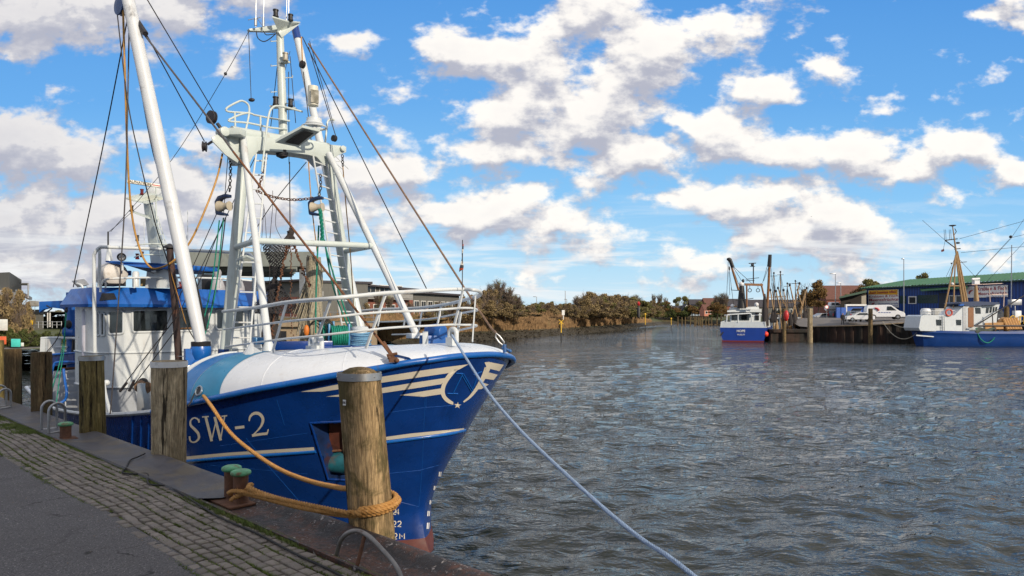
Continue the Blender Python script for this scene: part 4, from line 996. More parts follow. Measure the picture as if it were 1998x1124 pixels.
# floodlight with cylindrical base
c=gx(613,246,GS-.75); b=MB(); b.lathe(c,[(.05,-.14),(.055,0),(.17,.02),(.18,.04),(.15,.09),(.15,.15),(.10,.17)],20); sl_=b.build('searchlight',white,ship)
b=MB(); c2=gx(611,190,GS-.75); d_=Vector((.5,-.8,0)).normalized(); sd_=Vector((.8,.5,0)); b.tube([c2+Vector((0,0,-.17)),c2+Vector((0,0,.22))],[.105,.10],20); b.build('lamp_body',mat('lamp_cream',(.62,.60,.5),.5),sl_)
b=MB(); P=[c2+d_*.105+sd_*x+Vector((0,0,z)) for x,z in ((-.085,-.14),(.085,-.14),(.085,.12),(-.085,.12))]; b.prism(P,d_*.012); b.build('lamp_glass',mat('lamp_glass',(.16,.15,.11),.15),sl_,smooth=0)
b=MB(); b.tube([c+Vector((math.cos(a)*.24,math.sin(a)*.24,-.02)) for a in [2*math.pi*k/18 for k in range(18)]],.018,6,closed=True); b.tube([c+Vector((-.24,0,-.02)),c+Vector((-.75,.1,-.22))],.018,6); b.build('lamp_guard',white,sl_)
# guard rails on the gantry
def rl(name,lists,r=.026,m_=white2): 
    b=MB()
    for L in lists: b.tube(smooth_path(L,5) if len(L)>2 else L,r,8)
    return b.build(name,m_,ship)
g=lambda x,y,s=GS: ONS(x,y,s)
rl('gantry_guard_rail',[[g(441,214),g(445,209),g(466,198),g(476,198),g(485,206),g(486,222),g(480,252)],[g(441,214),g(447,218),g(486,221),g(495,224)],[g(446,234),g(468,224),g(485,220)],[g(446,234),g(450,237),g(484,240),g(528,249),g(560,252)],[g(458,219),g(459,247)],[g(495,224),g(530,231),g(565,236)],[g(508,228),g(509,256)]],.020)
rl('gantry_guard_rail',[[g(519,262,GS-.4),g(524,228,GS-.4),g(530,212,GS-.4),g(545,207,GS-.4),g(590,218,GS-.4)],[g(519,262,GS-.4),g(511,335,GS-.4)]],.021); rl('guard_rail_end',[[g(638,248),g(640,236),g(650,233),g(652,236)],[g(638,248),g(634,282)],[g(600,249),g(638,253)]],.021)
# mast pole on top
m0=g(553,268,GS+.1); m1=g(546,62,GS+.1); mast=cyl('mast',[m0,m1],[.092,.075],n=18)
m2=g(545,50,GS+.1)
b=MB(); P=[g(x,y,GS+.1) for x,y in [(486,56),(543,48),(553,58),(540,62),(488,60)]]; b.prism(P,SU.to_3d()*.1); P=[g(531,34,GS-.3),g(562,43,GS-.1),g(586,45,GS+.1),g(545,70,GS+.1),g(543,62,GS+.1)]; b.prism(P,(0,0,.03)); 
b.prism([g(543,62),g(586,46),g(550,74)],SU.to_3d()*.05); b.build('mast_crosstree',white2,ship,bevel=.004)
def navlight(p,r=.06,h=.14,col=black,parent=ship):
    b=MB(); b.lathe(p,[(r*.9,0),(r,.01),(r,.03),(r*.8,.035),(r*.8,h-.03),(r,h-.025),(r,h-.005),(r*.5,h)],14); return b.build('navigation_light',col,parent)
navlight(g(538,34,GS-.2),.058,.16); navlight(g(567,41,GS-.1),.055,.14); navlight(g(557,119,GS-.12),.06,.17,mat('clear_lens',(.35,.32,.25),.2)); navlight(g(538,206,GS-.15),.062,.18); navlight(g(567,208,GS-.15),.058,.16)
b=MB(); b.box(g(553,122,GS),(.26,.12,.035),rz=R(-30)); b.box(g(536,209,GS),(.16,.14,.03)); b.box(g(564,212,GS),(.3,.12,.03)); b.build('light_bracket',white2,ship)
for x,y in ((499,52),(514,52),(559,40),(563,40)): b=MB(); b.tube([g(x,y),g(x+.8,-25)],.010,6); b.build('whip_aerial',white,ship)
b=MB(); b.tube([g(484,39),g(508,34)],.008,5); b.tube([g(502,36),g(511,49)],.006,5); b.tube([g(499,50),g(499,36)],.03,8); b.tube([g(514,52),g(514,34)],.022,8); b.build('aerial_fitting',galv,ship)
b=MB()
for y in (78,126,177): b.tube([g(529,y),g(528,y+3),g(540,y+2)],.010,5)
for y in (152,202): b.tube([g(557,y),g(571,y-1),g(571,y-5)],.010,5)
b.build('mast_step',white2,ship)
b=MB(); b.tube(smooth_path([g(500,60),g(503,74),g(514,81),g(526,76),g(540,64)],5),.010,6); b.tube(smooth_path([g(514,60),g(520,68),g(536,66)],5),.009,6); b.build('aerial_cable',rubber,ship)
b=MB(); b.lathe(g(550,300,GS-.1),[(.02,-.1),(.11,-.06),(.13,.05),(.10,.12)],14); b.build('hanging_lamp',dark,ship)
# ladders
def ladder(p0,p1,q0,q1,n,r=.020,name='ladder',m_=white,parent=None):
    p0,p1,q0,q1=map(Vector,(p0,p1,q0,q1)); b=MB(); b.tube([p0,p1],r,8); b.tube([q0,q1],r,8)
    for i in range(n):
        f=(i+.5)/n; b.tube([p0.lerp(p1,f),q0.lerp(q1,f)],r*.8,6)
    return b.build(name,m_,parent or ship)
ladder(ONS(451,674,GS-.45),ONS(500,300,GS-.2),ONS(487,674,GS-.45),ONS(520,300,GS-.2),13)
ladder(ONS(668,640,GS-.2),ONS(607,280,GS-.2),ONS(696,640,GS-.2),ONS(632,290,GS-.2),16)
ladder(ONS(668,330,GS-.2),ONS(636,300,GS-.2),ONS(680,330,GS-.2),ONS(650,300,GS-.2),1,r=.01,name='cable_bracket')
b=MB(); b.tube([ONS(462,508,GS-.3),ONS(480,500,GS-.5),ONS(500,508,GS-.2)],.03,8); b.build('ladder_bracket',white2,ship)
# ================================================================== derrick booms
boomS0=ONW(392,668,2.35); boomS1=AT(242,-40,12.2)
b=MB(); pts=[boomS0.lerp(boomS1,i/12) for i in range(13)]; b.tube(pts,[.095,.108,.115,.12,.12,.12,.12,.118,.116,.112,.11,.108,.105],20)
boom=b.build('derrick_boom',mat('boom_white',(.58,.61,.64),.35,var=.05,dirt=(.05,.045,.045),dirtamt=.85,ds=1.6,dlo=.60,bump=.001),ship)
b=MB(); b.lathe(boomS0-Vector((0,0,.30)),[(.15,-.25),(.17,-.05),(.13,0),(.17,.1),(.17,.2),(.14,.28)],18); b.box(boomS0+Vector((-.12,-.05,-.25)),(.26,.2,.28),rz=.6); b.build('boom_swivel',railb,ship)
b=MB(); 
for k in range(4): b.tube([boomS0+Vector((math.cos(a)*.15,math.sin(a)*.15,-.06+k*.02)) for a in [2*math.pi*i/14 for i in range(14)]],.014,5,closed=True)
b.build('rope_lashing',wire,boom)
def block(c,r,wd,axis,m_=dark,parent=ship,name='pulley_block'):
    b=MB(); ax=Vector(axis).normalized(); b.lathe(c-ax*wd/2,[(r*.5,0),(r,.01),(r,wd*.3),(r*.8,wd*.4),(r*.8,wd*.6),(r,wd*.7),(r,wd-.01),(r*.5,wd)],18,axis=ax); return b.build(name,m_,parent)
topc=AT(236,12,12.4); block(topc,.17,.12,(.6,.8,0),mat('block_blue',(.01,.07,.22),.4))
boomP0=ONW(706,650,-1.9); boomP1=ONW(577,60,-1.5)
cyl('derrick_boom',[boomP0,boomP1],[.10,.088],white,n=18); bp1=boomP1+(boomP1-boomP0).normalized()*.0
cyl('boom_cap',[boomP1-(boomP1-boomP0).normalized()*.25,boomP1+(boomP1-boomP0).normalized()*.1],.095,hullb,n=18)
# exhaust pipe (dark brown) between wheelhouse and boom
e0=ONS(352,706,9.2); e1=ONS(331,484,9.2); cyl('exhaust_pipe',[e0-Vector((0,0,.5)),e0.lerp(e1,.5),e1],[.078,.075,.073],rustp,n=16)
b=MB(); b.lathe(e1,[(.02,.10),(.14,.03),(.14,0),(.03,.02)],12); b.build('pipe_cap',dark,ship)
# ================================================================== shackles at the bow
def chain(path,name,parent,r=.010,lk=.075,wd=.026,m_=dark):
    P=[Vector(p) for p in path]; Ls=[0]
    for i in range(1,len(P)): Ls.append(Ls[-1]+(P[i]-P[i-1]).length)
    tot=Ls[-1]; n=max(1,int(tot/(lk*.78))); b=MB()
    for i in range(n):
        s=(i+.5)/n*tot; j=0
        while j<len(Ls)-2 and Ls[j+1]<s: j+=1
        c=P[j].lerp(P[j+1],(s-Ls[j])/(Ls[j+1]-Ls[j])); d=(P[j+1]-P[j]).normalized(); e=d.orthogonal().normalized()
        if i%2: e=d.cross(e)
        ring_=[c+d*(math.cos(a)*lk*.5)+e*(math.sin(a)*wd) for a in [2*math.pi*k/10 for k in range(10)]]; b.tube(ring_,r,5,closed=True)
    return b.build(name,m_,parent)
st0=AT(767,698,9.95)
b=MB(); a=AT(748,668,10.1); b.tube([a,st0],.028,8); b.tube([st0+Vector((-.09,0,.03)),st0+Vector((.06,0,.06))],.022,8); b.box(st0+Vector((.0,0,-.03)),(.12,.06,.07),rz=.3); b.ball(st0+Vector((.06,-.02,-.04)),.035); b.ball(st0+Vector((-.05,-.02,0)),.03); b.build('stay_shackle',rustm,ship)
sx0=AT(985,683,11.3)
b=MB(); P=[AT(968,650,11.3),AT(975,656,11.3),AT(984,668,11.3),AT(982,674,11.3),AT(974,668,11.3),AT(967,658,11.3)]; b.tube(P,.013,7,closed=True); b.build('stay_thimble',galv,ship)
b=MB(); b.tube([AT(984,672,11.3),AT(985,688,11.3)],.032,8); b.tube([AT(979,678,11.3),AT(996,685,11.3)],.02,8); b.ball(AT(995,685,11.3),.03); b.build('stay_shackle',mat('shackle_blue',(.02,.12,.35),.4,var=.3,dirt=RUST,dirtamt=.8,ds=9),ship)
# ================================================================== rigging
RIGN=0
def rig(name,pts,r,m_=wire,sag=0,n=8):
    b=MB(); P=[Vector(p) for p in pts]
    if len(P)==2 and sag: P=sagline(P[0],P[1],sag,14)
    elif len(P)>2: P=smooth_path(P,6)
    b.tube(P,r,6); return b.build(name,m_,ship)
fs1=AT(262,42,12.3); rig('forestay',[fs1,AT(412,238,11.55),AT(455,296,11.3)],.017,wireg); rig('forestay',[AT(455,296,11.3),st0],.018,mat('rusty_wire',(.17,.075,.035),.8,.2,var=.3,vs=12))
b=MB(); b.tube([AT(264,36,12.25),AT(284,66,12.1)],.05,8); b.build('stay_fitting',dark,ship)
bt_=AT(602,85,14.9); rig('forestay',[bt_,AT(905,560,12.0),AT(968,650,11.3)],.018,mat('worn_wire',(.20,.13,.09),.7,.2,var=.3,vs=12))
rig('stay_wire',[AT(590,72,14.9),AT(832,563,13.2)],.010)
rig('stay_wire',[AT(283,-8,12.2),AT(421,224,13.6)],.010); rig('stay_wire',[AT(285,66,12.2),AT(399,276,13.6)],.011)
rig('aerial_wire',[AT(487,58,14.3),AT(440,144,14.5),AT(335,312,15.5),AT(216,452,16.8)],.006)
b=MB(); b.ball(AT(440,144,14.5),.035,8,6); b.build('aerial_insulator',dark,ship)
rig('aerial_wire',[AT(485,60,14.3),AT(490,192,14.3)],.007)
b=MB(); b.ball(AT(491,195,14.3),(.07,.04,.04),8,6); b.build('aerial_insulator',dark,ship)
# blocks at the gantry left end
block(AT(413,229,13.4),.13,.10,(.5,.85,0)); block(AT(399,286,13.4),.10,.10,(.9,.3,0))
b=MB(); b.tube([AT(424,241,13.4),AT(432,252,13.4)],.035,6); b.tube([AT(405,282,13.4),AT(414,276,13.4)],.025,6); b.build('block_shackle',dark,ship)
block(AT(652,270,14.7),.07,.08,(.5,.8,0)); block(AT(590,126,14.6),.08,.08,(.6,.8,0)); rig('block_wire',[AT(588,72,14.7),AT(590,118,14.6)],.014,tanr)
for (a,c,r_) in [((602,92,14.8),(655,265,14.7),.010),((592,140,14.7),(610,300,14.8),.010),((566,110,14.6),(577,240,14.6),.008),((541,130,14.5),(528,250,14.5),.008),((566,100,14.6),(545,180,14.6),.006),((563,140,14.6),(564,320,14.6),.008),((604,80,14.8),(650,240,14.7),.008)]: rig('halyard',[AT(*a),AT(*c)],r_)
# lines falling from the head of the near boom
rig('runner_wire',[AT(228,20,12.4),AT(248,190,12.4),AT(270,300,12.5),AT(304,440,12.6),AT(327,510,12.7),AT(352,610,12.9),AT(388,676,13.1)],.010)
rig('runner_wire',[AT(249,35,12.4),AT(200,290,13.8),AT(143,560,15.4)],.011)
rig('runner_wire',[AT(252,53,12.3),AT(247,300,12.5),AT(241,440,12.7),AT(222,720,13.2),AT(215,808,13.4)],.012,wireg)
rig('runner_wire',[AT(268,128,12.3),AT(300,300,12.4),AT(335,402,12.5),AT(372,520,12.8),AT(402,645,13.0)],.018,rubber)
rig('gantline',[AT(330,400,12.5),AT(365,500,12.7),AT(385,560,12.8),AT(402,640,12.9)],.014,rubber)
rig('tan_hose',[AT(239,-20,12.3),AT(244,150,12.4),AT(250,330,12.6),AT(259,430,12.8),AT(275,492,12.9),AT(292,520,12.9),AT(310,523,12.9),AT(340,508,12.9),AT(372,470,12.9),AT(402,405,13.0),AT(424,345,13.2),AT(434,300,13.4)],.018,tanr)
rig('tan_line',[AT(328,516,12.9),AT(345,570,13.2),AT(365,640,13.5)],.008,tanr)
for a,c in [((505,292,14.0),(345,620,14.0)),((452,352,14.0),(300,690,14.2)),((437,425,13.8),(385,560,13.9))]: rig('shroud_wire',[AT(*a),AT(*c)],.008)
rig('shroud_wire',[AT(345,618,14.2),AT(233,762,14.5)],.010); rig('shroud_wire',[AT(346,640,14.2),AT(253,762,14.5)],.010)
b=MB()
for (x0,y0,x1,y1) in ((247,747,234,764),(262,742,252,763)): b.tube([AT(x0,y0,14.4),AT(x1,y1,14.45)],.028,8)
b.build('turnbuckle',dark,ship)
rig('bollard_line',[AT(445,300,13.6),AT(436,420,13.6)],.007)
# ================================================================== gallows blocks, nets and chains
def gallow(c,s,ang,nm='hanging_warp_block'):
    root_=None; c=Vector(c); X=Vector((math.cos(ang),math.sin(ang),0)); Y=Vector((0,0,1)); Zv=X.cross(Y)
    b=MB(); P=[(-.55,-.55),(-.62,.25),(-.35,.62),(.25,.75),(.55,.72),(.55,.52),(.1,.5),(-.22,.4),(-.42,.15),(-.38,-.45),(.25,-.62),(.3,-.78),(-.5,-.7)]
    b.prism([c+X*(x*s)+Y*(y*s)-Zv*s*.22 for x,y in P],Zv*s*.44); fr_=b.build('warp_block_frame',mat('navy_paint',(.006,.018,.06),.4),ship,bevel=.006)
    b=MB(); b.lathe(c+X*(-.38*s)-Y*.1*s,[(.42*s,0),(.40*s,.1*s),(.24*s,.45*s),(.22*s,.6*s),(.34*s,.95*s)],18,axis=X); b.build('cone_roller',mat('roller_cream',(.48,.43,.33),.5,var=.2),fr_)
gc1=AT(436,400,13.3); gallow(gc1,.27,R(-20)); gc2=AT(617,402,14.0); gallow(gc2,.26,R(-10))
chain([AT(449,304,13.5),AT(450,335,13.4),AT(448,374,13.35)],'chain',ship); chain([AT(625,340,14.1),AT(626,365,14.1),AT(621,388,14.05)],'chain',ship)
chain(sagline(AT(500,372,14.0),AT(611,386,14.0),.10,16),'chain',ship,m_=rustm); chain([AT(521,296,14.2),AT(516,330,14.1),AT(502,374,14.0)],'chain',ship,m_=rustm); chain([AT(668,302,14.6),AT(669,325,14.6)],'chain',ship)
rig('warp_line',[AT(669,325,14.6),AT(675,400,14.6),AT(684,500,14.8),AT(690,600,15)],.012,tanr); rig('warp_line',[AT(602,316,14.2),AT(608,400,14.2),AT(620,500,14.3)],.012,tanr)
rig('warp_line',[AT(565,316,14.3),AT(566,455,14.3)],.011); rig('warp_line',[AT(598,316,14.2),AT(530,400,14.1),AT(470,495,14.0)],.009)
for a in [((436,425,13.4),(420,570,13.3),(398,660,13.2)),((440,425,13.4),(428,520,13.4),(405,640,13.3)),((428,430,13.4),(412,560,13.4),(380,690,13.4))]: rig('green_warp',[AT(*p) for p in a],.012,teal if a[0][0]!=440 else wire)
for a in [((628,415,14.0),(632,470,14.1),(668,590,14.4),(690,650,14.6)),((622,440,14.0),(617,560,14.1),(616,650,14.2)),((633,468,14.0),(650,560,14.4),(680,640,14.7))]: rig('green_warp',[AT(*p) for p in a],.017,teal)
b=twist([AT(624,408,13.9),AT(628,440,13.9),AT(629,462,13.95),AT(626,476,13.95)],.035,.25,rs=.5); b.build('green_rope_knot',teal,ship)
nets=thing('fishing_net','dark net and rusty chains hanging in the middle of the white gantry','net',AT(567,450,14.3)-Vector((0,0,3.2)))
def lathe_path(pts,rs,n=14,jit=.0,seed=0):
    b=MB(); rows=[]; 
    for i,(p,r_) in enumerate(zip(pts,rs)):
        rows.append([Vector(p)+Vector((math.cos(2*math.pi*k/n)*r_*(1+jit*mnoise.noise((k*1.3,i*.7,seed))),math.sin(2*math.pi*k/n)*r_*(1+jit*mnoise.noise((k*1.1,i*.9,seed+4))),0)) for k in range(n)])
    b.grid(rows,closed=True); return b
b=lathe_path(smooth_path([AT(567,445,14.3),AT(567,452,14.3),AT(566,463,14.3),AT(565,472,14.3)],3),[.03]*3+[.07]*3+[.12]*3+[.14],jit=.8); b.build('net_knot',netd,nets)
def _netm(N,bs,v):
    # knotted mesh with real holes
    w1=N.new('ShaderNodeTexWave'); w1.inputs['Scale'].default_value=7; mp=N.new('ShaderNodeMapping'); N.put(mp.inputs[0],v); mp.inputs['Rotation'].default_value=(0,R(45),R(20)); N.put(w1.inputs[0],mp.outputs[0])
    w2=N.new('ShaderNodeTexWave'); w2.inputs['Scale'].default_value=7; mq=N.new('ShaderNodeMapping'); N.put(mq.inputs[0],v); mq.inputs['Rotation'].default_value=(0,R(-45),R(-20)); N.put(w2.inputs[0],mq.outputs[0])
    a=N.m('MAXIMUM',N.rng(w1.outputs['Fac'],.70,.8),N.rng(w2.outputs['Fac'],.70,.8)); bs.inputs['Base Color'].default_value=(.02,.02,.024,1); N.put(bs.inputs['Alpha'],a); bs.inputs['Roughness'].default_value=.9
netmesh=simple_mat('net_mesh',_netm)
b=lathe_path([AT(540,470,14.5),AT(539,490,14.5),AT(538,515,14.5),AT(537,540,14.5),AT(536,552,14.5)],[.30,.26,.13,.05,.03],24,jit=.1); b.build('net_funnel',netmesh,nets)
b=lathe_path(smooth_path([AT(536,540,14.5),AT(534,560,14.5),AT(531,600,14.5),AT(529,650,14.5),AT(528,690,14.5)],3),[.04]*3+[.10]*3+[.15]*3+[.17]*3+[.15],14,jit=.6,seed=3); b.build('net_bag',netd,nets)
b=lathe_path([AT(536,545,14.6),AT(537,570,14.6),AT(538,595,14.6),AT(538,612,14.6)],[.06,.22,.40,.44],24,jit=.2); b.build('net_skirt',netmesh,nets)
for k,pts in enumerate([[AT(560,480,14.3),AT(548,540,14.3),AT(538,600,14.3),AT(528,660,14.3)],[AT(567,480,14.3),AT(568,560,14.3),AT(570,690,14.3)],[AT(574,478,14.3),AT(588,520,14.3),AT(606,560,14.3)]]):
    b=MB(); r=random.Random(k); P=smooth_path(pts,10)
    for i,p in enumerate(P):
        if i+1<len(P):
            for q in range(3): b.ball(p.lerp(P[i+1],q/3)+Vector((r.gauss(0,.015),r.gauss(0,.015),0)),(r.uniform(.012,.028) if k!=1 else .013,r.uniform(.015,.03) if k!=1 else .013,.022),6,4)
    b.build('rusty_chain',rustm,nets)
for a in [((515,404,14.4),(508,500,14.4),(500,560,14.4)),((532,404,14.4),(527,470,14.4),(526,560,14.4)),((540,402,14.4),(538,440,14.4),(549,465,14.4)),((500,374,14.4),(515,404,14.4),(520,470,14.4)),((532,372,14.4),(532,404,14.4),(526,470,14.4))]:
    b=MB(); b.tube(smooth_path([AT(*p) for p in a],5),.006,5); b.build('net_line',dark,nets)
# beige net roll standing on deck
nb=MB(); r=random.Random(4); base=AT(612,500,14.6)
for i in range(330):
    a=r.uniform(0,6.28); rr=.17*math.sqrt(r.random()); x=math.cos(a)*rr; y=math.sin(a)*rr; z1=AT(612,498+r.uniform(0,22),14.6).z; zb=AT(612,r.uniform(590,700),14.6).z; sp_=r.uniform(1.0,1.6) if r.random()<.6 else 1.9
    pts=[Vector((base.x+x*.8,base.y+y,z1)),Vector((base.x+x*1.05+r.gauss(0,.012),base.y+y,z1*.55+zb*.45)),Vector((base.x-.12*(1.7>z1-zb)+x*sp_-.03,base.y+y*sp_,zb))]
    nb.tube(smooth_path(pts,3),.008,4,cap=False)
ob=nb.build('beige_net',netg,None,loc=base-Vector((0,0,2.4))); tag(ob,'beige bundle of net strands hanging beside the green ropes','net')
b=MB(); b.tube([base+Vector((0,0,-.02)),base+Vector((0,0,-2.4))],[.15,.22],14); b.build('net_core',netg,ob)
# winch drums with green warp behind the bow rail
def drum(c,r,L,axis):
    ax=Vector(axis).normalized(); c=Vector(c); b=MB(); n=int(L/.035)
    for i in range(n):
        q=c+ax*(L*(i+.5)/n-L/2); e=ax.orthogonal().normalized(); g_=ax.cross(e); b.tube([q+(e*math.cos(a)+g_*math.sin(a))*(r+.01*math.sin(i*2.1)) for a in [2*math.pi*k/18 for k in range(18)]],.021,6,closed=True)
    o=b.build('warp_drum',teal,ship); b=MB(); b.lathe(c-ax*L/2,[(r*.9,0),(r*.9,L)],16,axis=ax); b.build('drum_core',dark,o)
    for sg in (-1,1):
        b=MB(); q=c+ax*(sg*(L/2+.03)); b.box(q,(.04,.16,r*2.5),rz=math.atan2(ax.y,ax.x)); b.build('drum_bracket',skyb,o,bevel=.004)
drum(AT(661,655,14.4),.20,.35,(.9,.4,0)); drum(AT(637,652,14.6),.22,.22,(.9,.4,0))
b=MB()
for k in range(6): b.tube([AT(620,650,14.3)+Vector((math.cos(a)*(.2+.02*k),.05*k,math.sin(a)*(.26+.015*k))) for a in [2*math.pi*i/20 for i in range(20)]],.012,5,closed=True)
b.build('hose_coil',rubber,ship)
b=MB(); b.ball(AT(598,645,14.2),(.06,.06,.12)); b.build('float',amber,ship)
# capstan with blue line
c=AT(704,676,12.6); b=MB(); b.lathe(c,[(.16,-.15),(.13,0),(.12,.28),(.17,.31),(.17,.36),(.05,.37)],18); cp=b.build('capstan',white,ship)
b=MB()
for k in range(9): b.tube([c+Vector((math.cos(a)*(.17+.012*math.sin(k*2)),math.sin(a)*(.17+.012*math.sin(k*2)),.0+k*.030+.01*math.sin(a*2+k))) for a in [2*math.pi*i/20 for i in range(20)]],.018,6,closed=True)
r=random.Random(2)
for k in range(14):
    cc_=c+Vector((.45+r.uniform(-.2,.3),r.uniform(-.1,.1),-.10+k*.008)); rx=r.uniform(.14,.32); b.tube([cc_+Vector((math.cos(a)*rx,math.sin(a)*rx*.6,.012*math.sin(a*3+k))) for a in [2*math.pi*i/20 for i in range(20)]],.014,5,closed=True)
b.build('blue_line_coil',blueline,ship)
b=MB(); b.box(AT(705,677,12.5),(1.0,.3,.06),rz=.1); b.box(AT(590,674,12.8),(1.1,.1,.16),rz=.35); b.build('deck_box',hullb,ship,bevel=.01)
b=MB(); b.lathe(AT(850,648,12.2),[(.02,-.2),(.13,-.17),(.15,0),(.13,.17),(.02,.2)],16,axis=(.9,-.5,0)); b.box(AT(850,665,12.2),(.5,.3,.2),rz=.6); b.build('anchor_winch',mat('winch_blue',(.01,.09,.33),.4,var=.2),ship,bevel=.01)
b=MB(); b.box(AT(830,667,11.6),(.09,.09,.36)); b.build('bitt',white,ship,bevel=.01)
# ================================================================== wheelhouse
def ship_plan(pts,z): return [SP(s,w_,z) for s,w_ in pts]
WP=[(13.1,2.2),(12.4,2.22),(11.75,2.2),(11.45,2.08),(11.1,1.78),(10.98,1.6),(10.88,.8),(10.85,0),(10.88,-.8),(10.98,-1.6),(11.1,-1.78),(11.5,-2.1),(12.4,-2.2),(15.0,-2.15)]
def offs(P,k,kz=0):  # push the outline outward
    out=[]
    for s,w_ in P:
        v=Vector((s-13.6,w_*1.15)); v.normalize(); out.append((s+v.x*k,w_+v.y*k))
    return out
def fine(P,k=5): return [(v.x,v.y) for v in smooth_path([Vector((a,c,0)) for a,c in P],k)]
WF=fine(WP)
rowsW=[ship_plan(WF,z) for z in (.0,.5,1.0,1.5,2.0)]
b=MB(); b.grid(rowsW); b.add(ship_plan([WF[0],WF[-1]],0)+list(reversed(ship_plan([WF[0],WF[-1]],2.0))),[(0,1,2,3)]); wh=b.build('wheelhouse',white,ship,smooth=40)
tri=[tuple(p) for r_ in rowsW for p in r_]; n_=len(WF); BVHH=BVHTree.FromPolygons(tri,[(i*n_+j,i*n_+j+1,(i+1)*n_+j+1,(i+1)*n_+j) for i in range(4) for j in range(n_-1)])
b=MB(); b.tube(ship_plan(offs(WF,.015),.83),.022,6); b.tube(ship_plan(offs(WF,.01),.0),.02,6); b.build('rib_moulding',white,wh)
b=MB(); b.grid([ship_plan(offs(WF,-.06),-1.02),ship_plan(offs(WF,-.06),.0)]); b.build('deckhouse_coaming',greyl,ship,smooth=40)
def rrect(x0,y0,x1,y1,r,sk=0):
    out=[]
    for cx,cy,a0_ in ((x1-r,y0+r,-90),(x1-r,y1-r,0),(x0+r,y1-r,90),(x0+r,y0+r,180)):
        for k in range(5): a=R(a0_+k*22.5); out.append((cx+r*math.cos(a),cy+r*math.sin(a)+sk*(cx-x0)))
    return out
for (x0,y0,x1,y1,sk) in ((190,610,195.5,655,0),(197.5,610.5,204.5,655,0),(212.5,607,241.5,652.5,-.05),(258,605,328,648.5,-.02),(347,603.5,408,646,-.02),(421,604,475,643,-.01),(486,605,498,640,0)):
    P=rrect(x0,y0,x1,y1,3 if x1-x0<12 else 5,sk)
    fr=[hit(x,y,.012,BVHH) for x,y in P]
    if any(f is None for f in fr): continue
    b=MB(); b.tube(fr,.028,8,closed=True); wf=b.build('window_frame',white,wh)
    decal([P],glass,'window_pane',wf,off=.006,maxe=15,bvh=BVHH)
b=MB(); P=[hit(x,y,.02,BVHH) for x,y in ((352,641),(400,639.5))]; b.tube(P,.02,6); b.build('brown_sill',mat('sill_brown',(.2,.1,.04),.5),wh)
# things seen through the wheelhouse windows
b=MB(); b.box(SP(12.0,.5,1.25),(.5,.6,.9),rz=.8); b.tube([SP(11.6,1.0,1.0),SP(11.5,1.25,1.75)],.03,6); b.build('console',mat('console_brown',(.12,.05,.02),.4),wh)
# visor roof
vb=offs(WF,.34); vt=offs(WF,.10)
b=MB(); b.grid([ship_plan(WF,1.96),ship_plan(vb,1.93),ship_plan(offs(WF,.36),2.0),ship_plan(vt,2.40)]); b.add(ship_plan(vt,2.40),[tuple(range(len(vt)))]); roof=b.build('visor_roof',roofb,ship,smooth=25)
rv=[ship_plan(offs(WF,.36),2.0),ship_plan(vt,2.40)]; BV=BVHTree.FromPolygons([tuple(p) for r_ in rv for p in r_],[(j,j+1,n_+j+1,n_+j) for j in range(n_-1)])
decal([[(199,572.5),(223,572.5),(228.5,584.5),(194,587.5)]],black,'vent_window',roof,off=.01,maxe=10,bvh=BV)
b=MB(); p=hit(295,600,.0,BVHH) or ONS(295,600,10.8); b.box(ONS(295,599,10.75),(.28,.08,.04),rz=.75); b.build('strip_lamp',dark,wh)
# big pipe frame round the roof
D1=15.7
def rigp(name,pts,r,m_=white,parent=ship,n=10):
    b=MB(); b.tube(smooth_path([AT(*p) for p in pts],5) if len(pts)>2 else [AT(*p) for p in pts],r,n); return b.build(name,m_,parent)
rigp('roof_pipe_frame',[(185,688,15.4),(184,600,15.4),(183.5,510,15.4),(185,494,15.4),(195,483.5,15.45),(215,482.5,15.5),(344,487.5,16.8),(430,491,17.6),(480,494.5,18),(490,499,18),(494,510,18),(497,560,18),(499,656,18)],.040)
rigp('roof_pipe_frame',[(193,484,15.6),(194.5,500,15.6),(193.5,560,15.6)],.035)
rigp('roof_rail',[(196,570,15.6),(198,553,15.6),(208,545,15.7),(250,542.5,16),(330,541.5,16.7),(430,543.5,17.6),(492,548,18)],.025)
for x,d in ((206,15.7),(262,16.1),(345,16.9),(430,17.6),(470,17.9)): rigp('roof_rail_post',[(x,562,d),(x,544,d)],.02)
b=MB(); c=AT(216,536,16.4); b.lathe(c-Vector((.30,-.28,0)),[(.02,0),(.20,.01),(.27,.05),(.28,.3),(.285,.31),(.285,.5),(.28,.51),(.27,.76),(.20,.81),(.02,.82)],24,axis=(.73,-.68,0)); lr=b.build('life_raft_canister',mat('raft_white',(.55,.53,.5),.5,dirt=(.35,.28,.2),dirtamt=.5,ds=4),ship)
b=MB(); b.box(AT(216,556,16.4),(.8,.35,.05),rz=-.75); b.box(AT(205,548,16.3),(.04,.3,.25),rz=-.75); b.box(AT(232,548,16.5),(.04,.3,.25),rz=-.75); b.build('raft_cradle',dark,lr)
